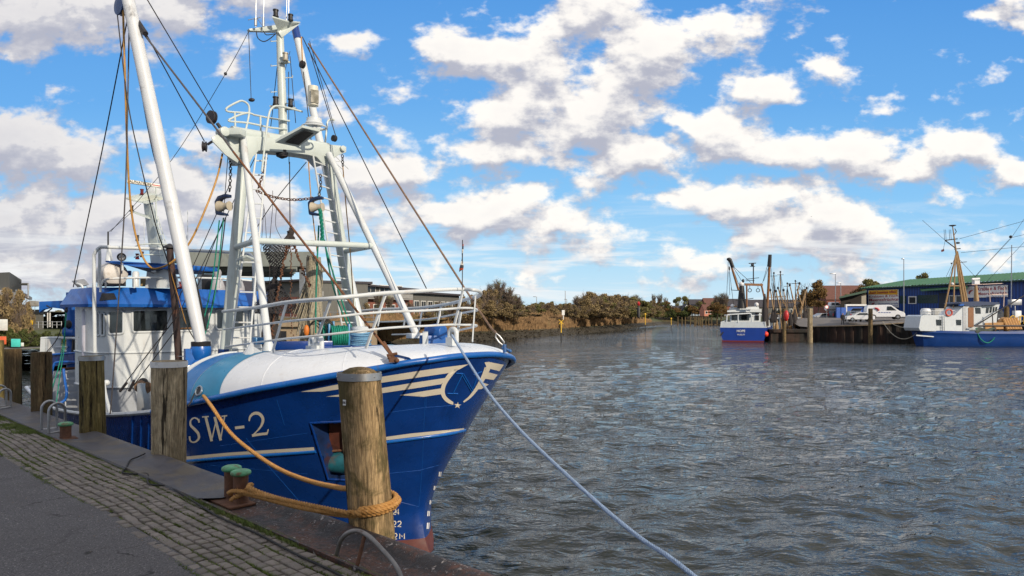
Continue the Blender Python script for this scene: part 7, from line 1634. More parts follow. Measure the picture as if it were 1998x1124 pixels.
L0=AT(1687,626,112); t,X,M=car('delivery_van','white delivery van with a red mark parked in front of the blue hall','van',VP,4.45,1.75,(L0.x,L0.y,1.25),R(-16),wp,[[(2.35,1.15),(2.4,1.65),(2.85,1.65),(3.45,1.15)]],[.85,3.6])
sc=(1755-1687)/FPX*112/4.45
b=MB(); b.prism([X(2.97,-.72,1.74),X(3.72,-.74,1.16),X(3.72,.74,1.16),X(2.97,.72,1.74)],(.02,0,.03)); b.build('windscreen',glass,t,smooth=0)
b=MB(); b.box(X(4.42,0,.5),(.12,1.6,.28),rz=R(-16)); b.build('bumper',black,t,bevel=.02)
b=MB(); b.tube([X(1.0,-.895,1.45),X(1.25,-.895,1.38),X(1.45,-.895,1.2),X(1.3,-.895,1.05)],[.10,.14,.12,.05],6); b.build('shrimp_mark',reds,t)
b=MB()
for k in range(5): b.box(X(1.5+k*.3,-.885,.88),(.2,.02,.07),rz=R(-16))
b.build('door_lettering',bluet,t)
t.scale=(sc,sc,sc)
VB=[(0,.35),(0,1.0),(.3,1.6),(.6,1.72),(2.4,1.70),(3.0,1.2),(3.9,1.0),(4.2,.8),(4.25,.35)]
L0=AT(1671,630,108); t,X,M=car('hatchback_car','dark hatchback with its tailgate raised, parked by the white framed blue door','car',VB,4.2,1.78,(L0.x,L0.y,.9),R(78),mat('car_silver',(.35,.37,.40),.3,.5),[[(.5,1.05),(.7,1.5),(2.3,1.5),(2.8,1.05)]],[.8,3.3])
b=MB(); b.prism([X(-.012,-.72,.5),X(-.012,.72,.5),X(.29,.66,1.6),X(.29,-.66,1.6)],M@Vector((.02,0,0))); b.build('open_boot',black,t,smooth=0)
b=MB(); b.prism([X(.45,-.72,1.72),X(.45,.72,1.72),X(-.75,.70,2.05),X(-.75,-.70,2.05)],(0,0,.07)); b.build('tailgate',black,t,smooth=0)
for sd in (-1,1): b=MB(); b.box(X(.02,sd*.8,1.0),(.08,.14,.5),rz=R(78)); b.build('tail_light',redp,t)
b=MB(); b.box(X(-.05,0,.42),(.16,1.7,.22),rz=R(78)); b.build('bumper',galv,t)
CP=[(0,.35),(0,.85),(.5,.98),(.9,1.38),(2.3,1.42),(3.0,.98),(3.9,.85),(4.05,.6),(4.05,.35)]
L0=AT(1705,630,106); t,X,M=car('white_car','small white car between the open hatchback and the white van','car',CP,4.05,1.7,(L0.x,L0.y,.95),R(165),wp,[[(.95,1.0),(1.1,1.32),(2.2,1.32),(2.7,1.0)]],[.75,3.2])
for sd in (-1,1): b=MB(); b.ball(X(4.0,sd*.6,.66),(.1,.14,.1),8,6); b.build('headlight',steel,t)
L0=AT(1621,624,128); t,X,M=car('dark_van','dark grey van parked before the tall street lamp','van',VP,4.4,1.75,(L0.x,L0.y,1.0),R(8),mat('van_dark',(.03,.035,.045),.3),[[(2.3,1.1),(2.4,1.6),(2.9,1.6),(3.4,1.1)]],[.85,3.6])
for sd in (-1,1): b=MB(); b.box(X(.0,sd*.75,1.1),(.08,.16,.5),rz=R(8)); b.build('tail_light',redp,t)
L0=AT(1619,624,131); t,X,M=car('silver_car','silver car left of the dark van','car',CP,4.05,1.7,(L0.x,L0.y,.95),R(192),mat('car_silver',(.35,.37,.40),.3,.5),[[(.95,1.0),(1.1,1.32),(2.2,1.32),(2.7,1.0)]],[.75,3.2])
L0=AT(1953,628,98); t,X,M=car('grey_car','dark grey car half hidden behind the boat wheelhouse on the right','car',VB,4.2,1.78,(L0.x,L0.y,1.05),R(175),mat('van_dark',(.03,.035,.045),.3),[[(.5,1.05),(.7,1.5),(2.3,1.5),(2.8,1.05)]],[.8,3.3])
# person on the quay
def person(x,y,z,h,label,col,trs):
    k=h/1.75; V3=lambda a,c,e: (a*k,c*k,e*k)
    J={'pel':V3(0,0,.95),'sp':V3(0,0,1.15),'ch':V3(0,.0,1.35),'nk':V3(0,-.01,1.5),'hd':V3(0,-.03,1.60),'tp':V3(0,-.02,1.73),
       'shl':V3(-.18,0,1.42),'ell':V3(-.25,.02,1.13),'wrl':V3(-.24,-.06,.88),'hal':V3(-.235,-.09,.80),'shr':V3(.18,0,1.42),'elr':V3(.26,.02,1.14),'wrr':V3(.25,-.08,.90),'har':V3(.245,-.11,.82),
       'hpl':V3(-.10,0,.90),'knl':V3(-.12,-.02,.50),'anl':V3(-.13,.02,.09),'tol':V3(-.14,-.14,.04),'hpr':V3(.10,0,.90),'knr':V3(.13,-.01,.50),'anr':V3(.15,.03,.09),'tor':V3(.17,-.13,.04)}
    E_=[('pel','sp'),('sp','ch'),('ch','nk'),('nk','hd'),('hd','tp'),('ch','shl'),('shl','ell'),('ell','wrl'),('wrl','hal'),('ch','shr'),('shr','elr'),('elr','wrr'),('wrr','har'),('pel','hpl'),('hpl','knl'),('knl','anl'),('anl','tol'),('pel','hpr'),('hpr','knr'),('knr','anr'),('anr','tor')]
    Rr={'pel':.16,'sp':.15,'ch':.17,'nk':.065,'hd':.10,'tp':.075,'shl':.085,'ell':.065,'wrl':.045,'hal':.04,'shr':.085,'elr':.065,'wrr':.045,'har':.04,'hpl':.11,'knl':.075,'anl':.055,'tol':.045,'hpr':.11,'knr':.075,'anr':.055,'tor':.045}
    ks=list(J); me=bpy.data.meshes.new('person'); me.from_pydata([J[a] for a in ks],[(ks.index(a),ks.index(c)) for a,c in E_],[]); o=bpy.data.objects.new('person',me); COL.objects.link(o)
    md=o.modifiers.new('skin','SKIN'); 
    for i,a in enumerate(ks): me.skin_vertices[0].data[i].radius=(Rr[a]*k,Rr[a]*k*(.75 if a in('pel','sp','ch') else 1)); 
    me.skin_vertices[0].data[0].use_root=True
    sb2=o.modifiers.new('sub','SUBSURF'); sb2.levels=2; sb2.render_levels=2
    dg=bpy.context.evaluated_depsgraph_get(); m2=bpy.data.meshes.new_from_object(o.evaluated_get(dg)); bpy.data.objects.remove(o)
    for m_ in (col,trs,mat('skin',(.45,.26,.18),.6),mat('hair',(.05,.035,.025),.8)): m2.materials.append(m_)
    for p in m2.polygons:
        zc=p.center.z/k; ax=abs(p.center.x)/k; p.material_index=3 if zc>1.66 else 2 if zc>1.50 or (zc<.87 and ax>.19) else 0 if zc>.92 else 1
        p.use_smooth=True
    o=bpy.data.objects.new('person',m2); COL.objects.link(o); o.location=(x,y,z); return tag(o,label,'person')
person(PX(1648.5,103.5),104.2,.42,1.85,'person in dark clothes standing on the far quay beside the hatchback',mat('coat_dark',(.012,.012,.014),.8),mat('trousers_dark',(.016,.016,.02),.8))
sgn=thing('traffic_sign','round red rimmed traffic sign on a pole by the dark van','traffic sign',AT(1613,622,127)); b=MB(); b.tube([AT(1613,622,127),AT(1613,597,127)],.05,6); b.build('pole',galv,sgn); b=MB(); b.lathe(AT(1613,599,126.9),[(.38,0),(.38,.04)],20,axis=(0,-1,0)); b.build('red_rim',redp,sgn); b=MB(); b.lathe(AT(1613,599,126.84),[(.27,0),(.27,.03)],20,axis=(0,-1,0)); b.build('sign_face',signw,sgn)
tree_px('autumn',1571,549,165,44,1.2,'left of the two orange brown trees beside the mast cluster','trees behind the far quay',var=0); tree_px('autumn',1597,547,160,52,1.2,'right of the two orange brown trees beside the mast cluster, with its trunk showing','trees behind the far quay',var=1)
tree_px('olive',1700,540,200,60,1.8,'big olive tree behind the left end of the green roof','trees behind the far quay'); tree_px('autumn',1680,556,210,50,1.8,'brown tree above the dark shed roof','trees behind the far quay'); tree_px('olive',1800,528,190,46,2,'olive tree crown rising over the middle of the green roof','trees behind the far quay'); tree_px('olive',1656,572,220,34,2,'low olive tree right of the street lamps','trees behind the far quay')
tree_px('autumn',1400,590,215,40,1.2,'rusty tree left of the blue boat behind its boom','trees behind the far quay'); tree_px('bare',1408,572,220,34,1.2,'thin bare tree directly left of the brown boom','trees behind the far quay'); tree_px('green',1520,604,190,60,1.0,'green bush behind the tan masts','trees behind the far quay'); tree_px('autumn',1440,596,240,40,1.2,'rusty tree behind the wheelhouse of the blue stern boat','trees behind the far quay')
# boat on land and other things by the grass
bl_=thing('laid_up_boat','small white motor boat laid up on land behind the dark van','boat',AT(1632,606,140)); b=MB(); c=AT(1632,602,140); 
rows=[]
for i in range(9):
    f=i/8; hw=.95*math.sin(math.pi*min(1,.25+f*.75))**.6*(1 if f<.8 else (1-f)/.2+.05); rows.append([c+Vector((-2.2+4.4*f,y*hw,z)) for y,z in ((-1,.5),(-.8,-.1),(0,-.45),(.8,-.1),(1,.5))])
b.grid(rows); b.build('hull',wp,bl_); b=MB(); b.prism([c+Vector((-1.6,-.6,.5)),c+Vector((-1.4,-.6,1.3)),c+Vector((.2,-.6,1.3)),c+Vector((.9,-.6,.5))],(0,1.2,0)); b.build('cabin',wp,bl_,bevel=.08)
b=MB(); b.prism([c+Vector((-1.3,-.63,.75)),c+Vector((-1.2,-.63,1.1)),c+Vector((.1,-.63,1.1)),c+Vector((.4,-.63,.75))],(0,.02,0)); b.build('cabin_window',glass,bl_)
# ================================================================== boats across the water
def hullmesh(b,fr,L,Bm,zb,sheer_,stern_w=.8,bowf=.35,mi=0,n=24,flare=.75):
    # fr(x,y,z): x 0 = stern .. L = bow
    for sd in (1,-1):
        rows=[]
        for i in range(n+1):
            f=i/n; ww=Bm/2*(stern_w+(1-stern_w)*min(1,f*3)) if f<.6 else Bm/2*(1-((f-.6)/.4)**2.2)
            rows.append([fr(L*f+(bowf*L*.25*(1-t)*max(0,f-.6)/.4),sd*ww*(flare+(1-flare)*(1-t)) if t<1 else sd*ww*flare*.7,zb+(sheer_(f)-zb)*(1-t)) for t in (0,.2,.45,.7,.85,1)])
        b.grid(rows,mi=mi)
# --- blue boat seen from astern
D=107.0
hp=thing('blue_stern_boat','blue and white fishing boat seen from astern with two brown booms, beside the landing stage','fishing boat',AT(1452,667,D))
ax=Vector((.42,.91,0)).normalized(); sd_=Vector((ax.y,-ax.x,0)); o0=AT(1449,667,D); o0.z=WZ
bl2=mat('far_boat_blue',(.008,.045,.28),.4,var=.1,vs=1); 
fr_=lambda x,y,z: Vector((o0.x,o0.y,0))+ax*x+sd_*y+Vector((0,0,z))
b=MB(); hullmesh(b,fr_,17,7.2,WZ-.6,lambda f:-.02+1.6*max(0,f-.5)**2*2,.96); st=[fr_(0,y,z) for y,z in ((-3.45,-.02),(3.45,-.02),(3.2,-1.5),(2.6,WZ-.6),(-2.6,WZ-.6),(-3.2,-1.5))]; b.add(st,[tuple(range(6))]); b.build('hull',bl2,hp,smooth=30)
b=MB(); b.add([fr_(0,-3.4,-.1),fr_(0,3.4,-.1),fr_(15,2.4,.1),fr_(15,-2.4,.1)],[(0,1,2,3)]); b.build('deck',greyd,hp)
b=MB()
for pts in ([fr_(.0,-3.4,-.02),fr_(.0,3.4,-.02),fr_(.12,3.3,.9),fr_(.12,-3.3,.9)],): b.prism(pts,ax*.12)
b.prism([fr_(0,3.42,-.02),fr_(9,3.5,.0),fr_(9,3.35,1.2),fr_(0,3.3,.9)],-sd_*.1); b.prism([fr_(0,-3.42,-.02),fr_(9,-3.5,.0),fr_(9,-3.35,1.2),fr_(0,-3.3,.9)],sd_*.1); b.build('white_bulwark',white,hp,smooth=0)
b=MB(); b.prism([fr_(-.02,-3.18,WZ+.22),fr_(-.02,3.18,WZ+.22),fr_(-.02,3.1,WZ-.05),fr_(-.02,-3.1,WZ-.05)],ax*.01); b.build('boot_stripe',mat('boot_red',(.16,.02,.02),.5),hp)
tt=text('HOPE',.5,fr_(-.06,-.25,-.55),sd_*1,(0,0,1),mat('tag_white',(.75,.75,.72),.4),hp,bold=.01); tt=text('HUSUM',.34,fr_(-.06,-.25,-1.12),sd_*1,(0,0,1),mat('tag_white',(.75,.75,.72),.4),hp)
g2=lambda px,py,d=D: AT(px,py,d)
b=MB(); b.prism([g2(1424,609,112),g2(1484,609,112),g2(1484,640,112),g2(1424,640,112)],RV(1450,5)); b.build('deckhouse',white,hp,smooth=0)
b=MB(); b.prism([g2(1419,605,110),g2(1486,603,110),g2(1486,609,110),g2(1419,609,110)],RV(1450,7)); b.prism([g2(1424,600,111),g2(1480,598,111),g2(1482,604,111),g2(1422,605.5,111)],RV(1450,5)); b.build('house_roof',white,hp,smooth=0)
for x0,x1 in ((1428,1440),(1443,1462),(1473,1481)):
    b=MB(); b.prism([g2(x0,611,111.9),g2(x1,611,111.9),g2(x1,625,111.9),g2(x0,625,111.9)],(0,.05,0)); b.build('house_window',glass,hp,smooth=0)
def cyl2(name,pts,r,m_,parent,n=8): b=MB(); b.tube(pts,r,n); return b.build(name,m_,parent)
b=MB()
for pts in ([(1417.5,630),(1418.5,615),(1420,614),(1463,611.5),(1465.5,613),(1467,630)],): b.tube([g2(x,y,107.4) for x,y in pts],.10,8)
b.tube([g2(1440,630,107.4),g2(1440,613,107.4)],.09,8); b.tube([g2(1466,616,107.5),g2(1487,614,109),g2(1489,628,109)],.08,8); b.build('stern_rail',white,hp)
b=MB(); b.tube([g2(1447,602,110),g2(1447,558,110)],[.72,.38],12); b.build('dark_mast',black,hp); b=MB(); b.ball(g2(1446.5,554.5,110),.42,14,10); b.build('radome',wp,hp)
b=MB(); b.tube([g2(1427,561),g2(1427,566),g2(1445,567)],.06,6); b.tube([g2(1434,587),g2(1470,582)],.06,6); b.build('mast_arms',black,hp)
b=MB(); b.ball(g2(1476,594.5,109),.36,12,8); b.build('radome',wp,hp); b=MB(); b.ball(g2(1429,597,109),.3,12,8); b.build('radome',wp,hp)
bm_=mat('boom_brown',(.20,.085,.025),.5,var=.2); tan=mat('mast_tan',(.32,.20,.09),.5,var=.15)
cyl2('derrick_boom',[g2(1441,566),g2(1432,536),g2(1424,508)],[.17,.18,.15],bm_,hp); cyl2('derrick_boom',[g2(1496,612),g2(1499.5,560),g2(1502,500)],[.21,.21,.18],bm_,hp)
b=MB(); b.ball(g2(1422.5,506),(.40,.3,.28),10,6); b.tube([g2(1424,506),g2(1430,522)],.3,8); b.build('boom_head',black,hp); b=MB(); b.tube([g2(1502.5,497),g2(1501,520)],[.28,.34],8); b.build('boom_head',black,hp)
b=MB(); b.beam(g2(1453,555),g2(1488,556),.3,.36); b.tube([g2(1457,556),g2(1457,600)],.13,8); b.tube([g2(1485,553),g2(1491,580),g2(1492,610)],.14,8); b.build('gantry',bm_,hp)
b=MB(); b.tube([g2(1470,553),g2(1470,514)],.09,6); b.tube([g2(1461,514),g2(1475,513.5)],.07,5); b.tube([g2(1463,520),g2(1473,520)],.05,5); b.tube([g2(1455,545),g2(1481,542)],.05,5); b.tube([g2(1455,548),g2(1472,547)],.05,5); b.ball(g2(1467.5,517),.22,8,6); b.build('antenna_mast',dark,hp)
for x in (1463,1479): 
    b=MB(); b.tube([g2(x,566.5)+Vector((math.cos(a)*.27,0,math.sin(a)*.27)) for a in [2*math.pi*k/12 for k in range(12)]],.06,5,closed=True); b.tube([g2(x,563),g2(x,557)],.04,5); b.build('hanging_block',black,hp)
b=MB(); b.lathe(g2(1492,638),[(.35,0),(.42,2),(.22,4.6),(.12,5.2)],10); b.tube([g2(1497,636),g2(1496,600)],.25,6); b.build('hanging_net',netd,hp)
for a,c in (((1424,508),(1441,554)),((1425,512),(1447,548)),((1421,508),(1418,575)),((1422,520),(1432,600)),((1425,515),(1470,556)),((1501,505),(1488,552)),((1500,520),(1490,548)),((1503,505),(1510,600)),((1422,530),(1424,576))): cyl2('wire_stay',[g2(*a),g2(*c)],.035,wire,hp,4)
b=MB(); b.ball(g2(1423,524),(.12,.12,.35),8,6); b.ball(g2(1450,548),(.22,.2,.3),8,6); b.build('stay_block',black,hp)
b=MB(); b.ball(AT(1494,652,106),.42,16,12); ob=b.build('fender_buoy',mat('buoy_red',(.75,.05,.02),.4),None,loc=AT(1494,652,106)); tag(ob,'round orange red fender buoy at the stern of the blue boat','buoy')
b=MB()
for x0,y0,x1,y1 in ((1411,648,1406,655),(1475,648,1484,656),(1488,648,1486,660)): b.tube([fr_(-.15,0,0)*0+g2(x0,y0,106.6),g2(x1,y1,106.6)],.12,6)
b.build('tyre_fender',rubber,hp)
# --- cluster of shrimp boats behind
def cutter(px,d,label,mtop,booms,hc,colr=tan,anten=True,dirx=.3):
    t=thing('shrimp_boat',label,'fishing boat',(PX(px,d),d,WZ),'moored shrimp boats behind the blue boat'); o0=Vector((PX(px,d),d,0)); ax=Vector((dirx,.95,0)).normalized(); sd=Vector((ax.y,-ax.x,0)); fr=lambda x,y,z: o0+ax*x+sd*y+Vector((0,0,z))
    b=MB(); hullmesh(b,fr,12,4.2,WZ-.4,lambda f:-.6+1.3*max(0,f-.4)**2,.85); b.add([fr(0,-1.8,-.6),fr(0,1.8,-.6),fr(0,1.3,WZ-.4),fr(0,-1.3,WZ-.4)],[(0,1,2,3)]); b.add([fr(0,-1.9,-.75),fr(0,1.9,-.75),fr(10,1.4,-.7),fr(10,-1.4,-.7)],[(0,1,2,3)]); b.build('hull',hc,t,smooth=30)
    b=MB(); b.prism([fr(5,-1.1,-.7),fr(5,1.1,-.7),fr(5,1.0,1.6),fr(5,-1.0,1.6)],ax*2.6); b.build('wheelhouse',white,t,smooth=0)
    for s_ in (-.5,.5): b=MB(); b.prism([fr(4.97,s_-.35,.8),fr(4.97,s_+.35,.8),fr(4.97,s_+.35,1.35),fr(4.97,s_-.35,1.35)],ax*.02); b.build('window',glass,t,smooth=0)
    zt=EYE-(mtop-HY)/FPX*d; b=MB(); b.tube([fr(4,0,-.7),fr(4,0,zt)],[.12,.07],8); b.tube([fr(4,-.9,zt*.55),fr(4,.9,zt*.55)],.06,6); b.build('mast',colr,t)
    b=MB(); b.ball(fr(4,0,zt),(.16,.16,.2),8,6); b.tube([fr(4,-.55,zt-.5),fr(4,.55,zt-.5)],.04,5); b.build('mast_head',black,t)
    for (x0,y0,x1,y1) in booms: b=MB(); b.tube([AT(x0,y0,d),AT(x1,y1,d)],.095,7); b.build('boom',colr,t); b=MB(); b.ball(AT(x1,y1,d),(.2,.2,.25),8,6); b.build('boom_head',black,t)
    for k,(x0,y0,x1,y1) in enumerate(booms): b=MB(); b.tube([AT(x1,y1,d),fr(4,0,zt)],.03,4); b.tube([AT(x1,y1,d),AT((x0+x1)/2+3,616,d)],.03,4); b.build('wire_stay',wire,t)
    rr_=random.Random(px)
    for k in range(7): b=MB(); b.tube(sagline(fr(4,0,zt-rr_.uniform(.2,3.5)),AT(px+rr_.uniform(-16,16),616+rr_.uniform(-2,10),d),.2,6),.03,4); b.build('halyard',wire,t)
    for k in range(3): b=MB(); q=AT(px+rr_.uniform(-12,12),604+rr_.uniform(-8,8),d); b.lathe(q-Vector((0,0,2.2)),[(.35,0),(.45,.7),(.25,1.6),(.06,2.4)],8); b.build('hanging_net',netd,t)
    b=MB()
    for s_ in (-1.2,1.2): b.tube([fr(2.5,s_,-.7),fr(2.5,s_*.7,2.2)],.07,6)
    b.tube([fr(2.5,-.84,2.2),fr(2.5,.84,2.2)],.07,6); b.lathe(fr(1.8,.3,-.6),[(.3,0),(.35,.6),(.15,1.5),(.05,1.9)],8); b.build('gallows',colr,t)
hcs=[mat('hull_dark_green',(.03,.09,.06),.5),mat('hull_red',(.25,.03,.025),.5),mat('hull_navy',(.012,.03,.12),.5)]
cutter(1513,113,'tan gantried boat directly right of the blue stern boat, with a green hull',530,[(1524,612,1514,568),(1510,610,1503,566)],hcs[0])
cutter(1526,119,'boat with the tallest pale mast in the tan mast cluster, navy hull',528,[(1537,612,1518,562),(1534,606,1529,566)],hcs[2])
cutter(1540,116,'boat with crossed tan booms and a red hull in the mast cluster',551,[(1546,613,1560,553),(1556,618,1541,556)],hcs[1])
cutter(1556,122,'boat with a radar crosstree at the right of the mast cluster',546,[(1562,614,1574,562),(1566,600,1556,566)],hcs[2])
cutter(1568,128,'rearmost boat with a short leaning boom in the mast cluster',575,[(1560,612,1572,566)],hcs[0],dirx=.5)
b=MB(); b.ball(AT(1534,616,105.8),(.40,.4,.85),12,8); ob=b.build('red_float',redp,None,loc=AT(1534,616,105.8)); tag(ob,'red oblong float hanging by the thin mooring post','float')
# --- white and blue boat on the right
D=93.5; rb=thing('side_on_boat','blue hulled boat with a white superstructure and tripod mast, moored side on at the right','fishing boat',AT(1880,673,D)); h2=lambda px,py,d=D: AT(px,py,d)
xs0=PX(1788,D); Lb=21.0; ax=Vector((1,-.05,0)).normalized(); sd_=Vector((.05,1,0)).normalized(); oo=Vector((xs0,D,0)); fr_=lambda x,y,z: oo+ax*x+sd_*y+Vector((0,0,z))
rbl=mat('right_boat_blue',(.008,.05,.22),.4,var=.12,vs=1,dirt=(.01,.04,.16),dirtamt=.5,ds=.8)
b=MB(); 
for s2 in (1,-1):
    rows=[]
    for i in range(31):
        f=i/30; w_=2.6*math.sin(math.pi*min(.5,.12+f*1.1))**.7 if f<.55 else 2.6*(1-((f-.55)/.45)**2.4); zs=-.14-.12*math.sin(math.pi*f)+1.5*max(0,f-.72)**1.5*3; row=[]
        for t_ in (0,.12,.14,.35,.65,.9,1.0): z=zs+(WZ-.5-zs)*t_; row.append(fr_(Lb*f+(.55*t_ if f<.05 else 0)+(1.2*(1-t_) if f>.95 else 0),s2*(w_*(1-.35*t_**2)+(.05 if t_ in(.12,) else 0)),z))
        rows.append(row)
    b.grid(rows)
    if s2==1: sa=rows[0]; dk=[r_[0] for r_ in rows]
    else: b.grid([sa,rows[0]]); dk2=[r_[0] for r_ in rows]
b.build('hull',rbl,rb,smooth=40)
b=MB(); b.grid([[p-Vector((0,0,.05)) for p in dk],[p-Vector((0,0,.05)) for p in dk2]]); b.build('deck',greyd,rb,smooth=0)
def flat(pts,name,m_,y0=-1.9,dep=3.6,parent=rb,bev=0,sm=0):
    P=[h2(x,y,D+y0) for x,y in pts]; b=MB(); b.prism(P,(0,dep,0)); return b.build(name,m_,parent,smooth=sm,bevel=bev)
flat([(1796,645.5),(1793,640),(1797,617),(1803,614.5),(1862,615.5),(1873,604),(1880,598),(1891,597),(1891,648),(1850,647)],'deckhouse',white)
flat([(1891,597),(1915,596),(1916,648),(1891,648)],'wheelhouse_side',white,-1.6,3.0)
flat([(1915,597.5),(1951,593),(1946,612),(1944,634),(1938,641),(1916,642)],'wheelhouse_front',white,-1.3,2.4)
flat([(1872,592),(1878,589),(1908,588),(1950,590),(1951,594),(1905,597),(1886,597.5)],'wheelhouse_roof',mat('roof_navy',(.01,.03,.09),.5),-2.0,3.4)
flat([(1873,594),(1881,592.5),(1881,596.5),(1873,597)],'blue_lamp',roofb,-2.05,.3)
flat([(1889,600),(1900,600),(1900,638),(1889,639)],'door_opening',mat('door_brown',(.22,.09,.03),.5),-1.93,.05)
flat([(1879,599),(1886,597.5),(1886,646),(1879,647)],'steel_door',galv,-1.95,.06)
for P in ([(1827,623.5),(1836.5,624),(1836.5,635),(1828,635)],[(1866,624),(1875.5,624),(1875.5,634.5),(1867,634.5)],[(1903,600.5),(1913,600.5),(1914,612),(1904,612)],[(1925,600),(1930,600),(1928.5,611),(1923.5,611)],[(1932,599.5),(1936,599.5),(1934.5,610),(1931,610)],[(1938,599),(1941,599),(1940,609),(1937,609)],[(1943,599),(1946,599),(1944.5,608),(1942,608)]):
    flat(P,'cabin_window',glass,-1.96 if P[0][0]<1900 else -1.64 if P[0][0]<1920 else -1.34,.05)
ladder(h2(1837,616,D-2.05),h2(1838,646,D-2.05),h2(1842,616,D-2.05),h2(1843,646,D-2.05),6,.035,'side_ladder',galv,rb)
flat([(1788,653),(1822,656),(1822,658),(1788,655.5)],'white_stripe',white,-1.78,.1)
b=MB(); 
for pts in ([(1797,615),(1799,607),(1862,606),(1868,612)],): b.tube([h2(x,y,D-1.7) for x,y in pts],.05,6)
b.tube([h2(1798,611,D-1.7),(h2(1862,611,D-1.7))],.035,5)
for x in (1810,1822,1834,1846): b.tube([h2(x,615,D-1.7),h2(x,606.5,D-1.7)],.035,5)
b.build('upper_rail',white,rb)
b=MB(); b.lathe(h2(1806,614.5,D-.8),[(.58,0),(.64,.1),(.64,.6),(.5,.85),(.2,.9)],14); b.build('life_raft',wp,rb)
b=MB(); c=h2(1851.5,610,D-2.0); b.tube([c+Vector((math.cos(a)*.42,0,math.sin(a)*.42)) for a in [2*math.pi*k/16 for k in range(16)]],.11,8,closed=True); b.build('life_ring',mat('ring_red',(.5,.08,.05),.5),rb)
for pts,r_ in (([(1883,592),(1874,540),(1866,495),(1858.5,440)],[.17,.15,.12,.06]),([(1878,592),(1871,545),(1865,497)],[.12,.10,.09]),([(1843,604),(1855,545),(1865,497)],[.11,.10,.09]),([(1860.5,604),(1862,550),(1865,497)],[.10,.09,.08]),([(1888,592),(1879,545),(1868,490)],[.12,.10,.09])): cyl2('tripod_leg',[h2(x,y) for x,y in pts],r_,tan,rb)
b=MB(); b.lathe(h2(1858.5,440.5),[(.1,-.1),(.45,0),(.42,.08),(.1,.12)],12); b.tube([h2(1844,469),h2(1868,466)],.08,6); b.tube([h2(1844,469),h2(1864,484)],.07,6); b.tube([h2(1862,486),h2(1874,485)],.07,6); b.tube([h2(1874,512),h2(1886,511)],.05,6); b.tube([h2(1862,458),h2(1866,452),h2(1863,446)],.05,5)
for x in (1843,1846,1853,1856): b.tube([h2(x,468),h2(x-1,448)],.03,4)
b.ball(h2(1869,474),(.3,.2,.14),8,6); b.build('mast_fittings',dark,rb)
cyl2('mast_rung',[h2(1853,558),h2(1874,558)],.08,tan,rb); b=MB(); b.ball(h2(1858,554),.2,10,8); b.build('deck_lamp',wp,rb)
b=MB(); b.tube([h2(1905,588),h2(1904,557)],[.34,.18],10); b.build('radar_post',tan,rb); b=MB(); b.tube([h2(1896,545),h2(1911,544)],.16,8); b.box(h2(1904,551),(.7,.6,.5)); b.build('radar_scanner',wp,rb)
b=MB(); b.beam(h2(1886,556,D+.8),h2(1957,553,D+.8),.09,.09); b.beam(h2(1933,575,D+.8),h2(1966,574,D+.8),.12,.12); b.tube([h2(1932,590,D),h2(1930,560,D)],.06,6); b.tube([h2(1960,560,D+.8),h2(1958,600,D+.8)],.06,6); b.build('aerial_frame',mat('frame_pale',(.55,.42,.36),.5),rb)
og=mat('foredeck_orange',(.42,.22,.07),.5,var=.25,vs=2,dirt=RUST,dirtamt=.4,ds=2)
flat([(1922,630),(1958,629),(1958,642),(1922,643)],'fish_hold',og,-1.4,2.6)
b=MB()
for k in range(6): b.tube([h2(1957+k*5,622-k*.3,D-1.0+k*.1),h2(1966+k*5,643,D-1.3)],.22,8)
b.lathe(h2(1967,627,D-.8)-Vector((0,0,.4)),[(.3,0),(.9,.1),(.9,.9),(.3,1.0)],14,axis=(0,1,.1)); b.build('foredeck_winch',og,rb)
b=MB(); b.tube([h2(1902,636,D-2.7),h2(2010,636,D-2.6)],.12,7); b.tube([h2(1903,636,D-2.0),h2(1963,598,D-2.0),h2(2010,570,D-2)],.08,6); b.tube([h2(1938,645,D-2.1),h2(1936,612,D-2.1)],.07,5); b.build('trawl_beam',dark,rb)
b=MB(); rows=[]
for i in range(15):
    f=i/14; x=1904+f*40; y0=640-2*math.sin(f*9); y1=648+22*math.sin(math.pi*min(1,f*1.05+.02))**.7; rows.append([h2(x,y0+(y1-y0)*g_,D-2.75-.25*math.sin(g_*3+f*5)) for g_ in (0,.25,.5,.75,1)])
b.grid(rows); ob=b.build('draped_net',mat('net_green_grey',(.07,.085,.07),.9,var=.5,vs=2,dirt=(.11,.035,.03),dirtamt=.8,ds=1.2),None,loc=h2(1924,645,D-2.8)); tag(ob,'grey green net draped over the side of the boat on the right','net')
b=MB(); b.tube(smooth_path([h2(1904,640,D-2.85),h2(1912,660,D-2.9),h2(1926,669,D-2.9),h2(1938,662,D-2.9),h2(1945,646,D-2.85)],5),.07,6); b.build('net_edge',teal,ob)
for a,c in (((1844,469),(1800,430)),((1872,466),(2010,428)),((1875,493),(2010,480)),((1902,540),(1974,462)),((1902,541),(1974,464)),((1974,463),(2010,410)),((1972,464),(2010,455)),((1925,550),(2010,460)),((1865,500),(1846,540)),((1864,505),(1850,545)),((1844,470),(1840,490)),((1866,500),(1958,600))): cyl2('rigging_wire',[h2(*a),h2(*c)],.024,wire,rb,4)
b=MB(); b.tube([h2(1974,478),h2(1973,600)],.06,5); b.build('thin_pole',galv,rb); b=MB(); b.ball(h2(1972,462),.2,8,6); b.ball(h2(1856.5,514),.12,6,4); b.build('stay_block',black,rb)
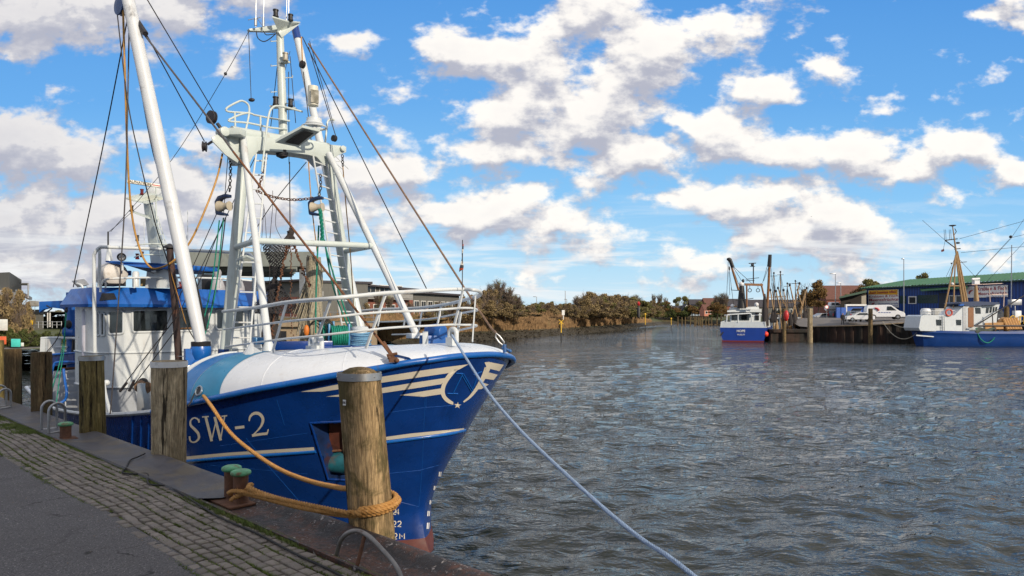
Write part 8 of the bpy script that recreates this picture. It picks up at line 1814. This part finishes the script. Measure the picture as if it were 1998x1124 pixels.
b=MB(); b.grid([[h2(1836,488),h2(1842,485.5)],[h2(1837,492),h2(1842.5,490)]]); b.build('small_flag',mat('flag_dark',(.1,.02,.02),.8),rb,smooth=0)
b=MB(); b.tube(sagline(AT(1722,627,100),AT(1789,649.5,93.2),1.6,14),.05,5); b.tube(sagline(AT(1735,628,100),AT(1790,636,93.2),.5,14),.05,5); ob=b.build('stern_lines',mat('rope_pale',(.35,.32,.25),.8),None,loc=AT(1722,627,100)); tag(ob,'pair of pale mooring ropes from the far quay to the boat stern','rope')
# clutter on the far quay near the second sign
b=MB(); b.box(AT(1835,608,100)-Vector((0,0,.2)),(2.4,1.2,1.3)); ob=b.build('stacked_boxes',mat('box_grey',(.42,.42,.40),.7,var=.2),None,loc=AT(1835,618,100),bevel=.05); tag(ob,'pale stacked fish boxes in front of the hall loading door','boxes')
ft=thing('fuel_pump','white and grey fuel pump on the quay before the right end of the hall','fuel pump',AT(1984,630,97)); b=MB(); b.box(AT(1984,618,97),(.9,.6,1.7)); b.build('pump_body',wp,ft,bevel=.04); b=MB(); b.box(AT(1980,590,97),(1.6,.6,.8)); b.tube([AT(1980,596,97),AT(1982,620,97)],.08,6); b.build('display',galv,ft,bevel=.03)
for k,px in enumerate((1972,1990)): b=MB(); b.tube([AT(px,632,96.5),AT(px,618,96.5),AT(px+4,616,96.5),AT(px+8,618,96.5),AT(px+8,632,96.5)],.08,6); ob=b.build('guard_hoop',yel,None,loc=AT(px,632,96.5)); tag(ob,('left' if k==0 else 'right')+' yellow guard hoop beside the fuel pump','guard hoop','yellow guard hoops')
# bird
b=MB(); c=AT(1583,423,260); b.ball(c,(.16,.05,.05),8,6); b.add([c,c+Vector((.05,.35,.16)),c+Vector((.15,.7,.05)),c+Vector((-.08,.3,.1))],[(0,1,2,3)]); b.add([c,c+Vector((.05,-.35,.16)),c+Vector((.15,-.7,.05)),c+Vector((-.08,-.3,.1))],[(0,1,2,3)]); b.add([c+Vector((-.1,0,0)),c+Vector((-.3,.06,0)),c+Vector((-.3,-.06,0))],[(0,1,2)]); ob=b.build('bird',dark,None,loc=c); tag(ob,'tiny dark bird flying high over the harbour','bird')
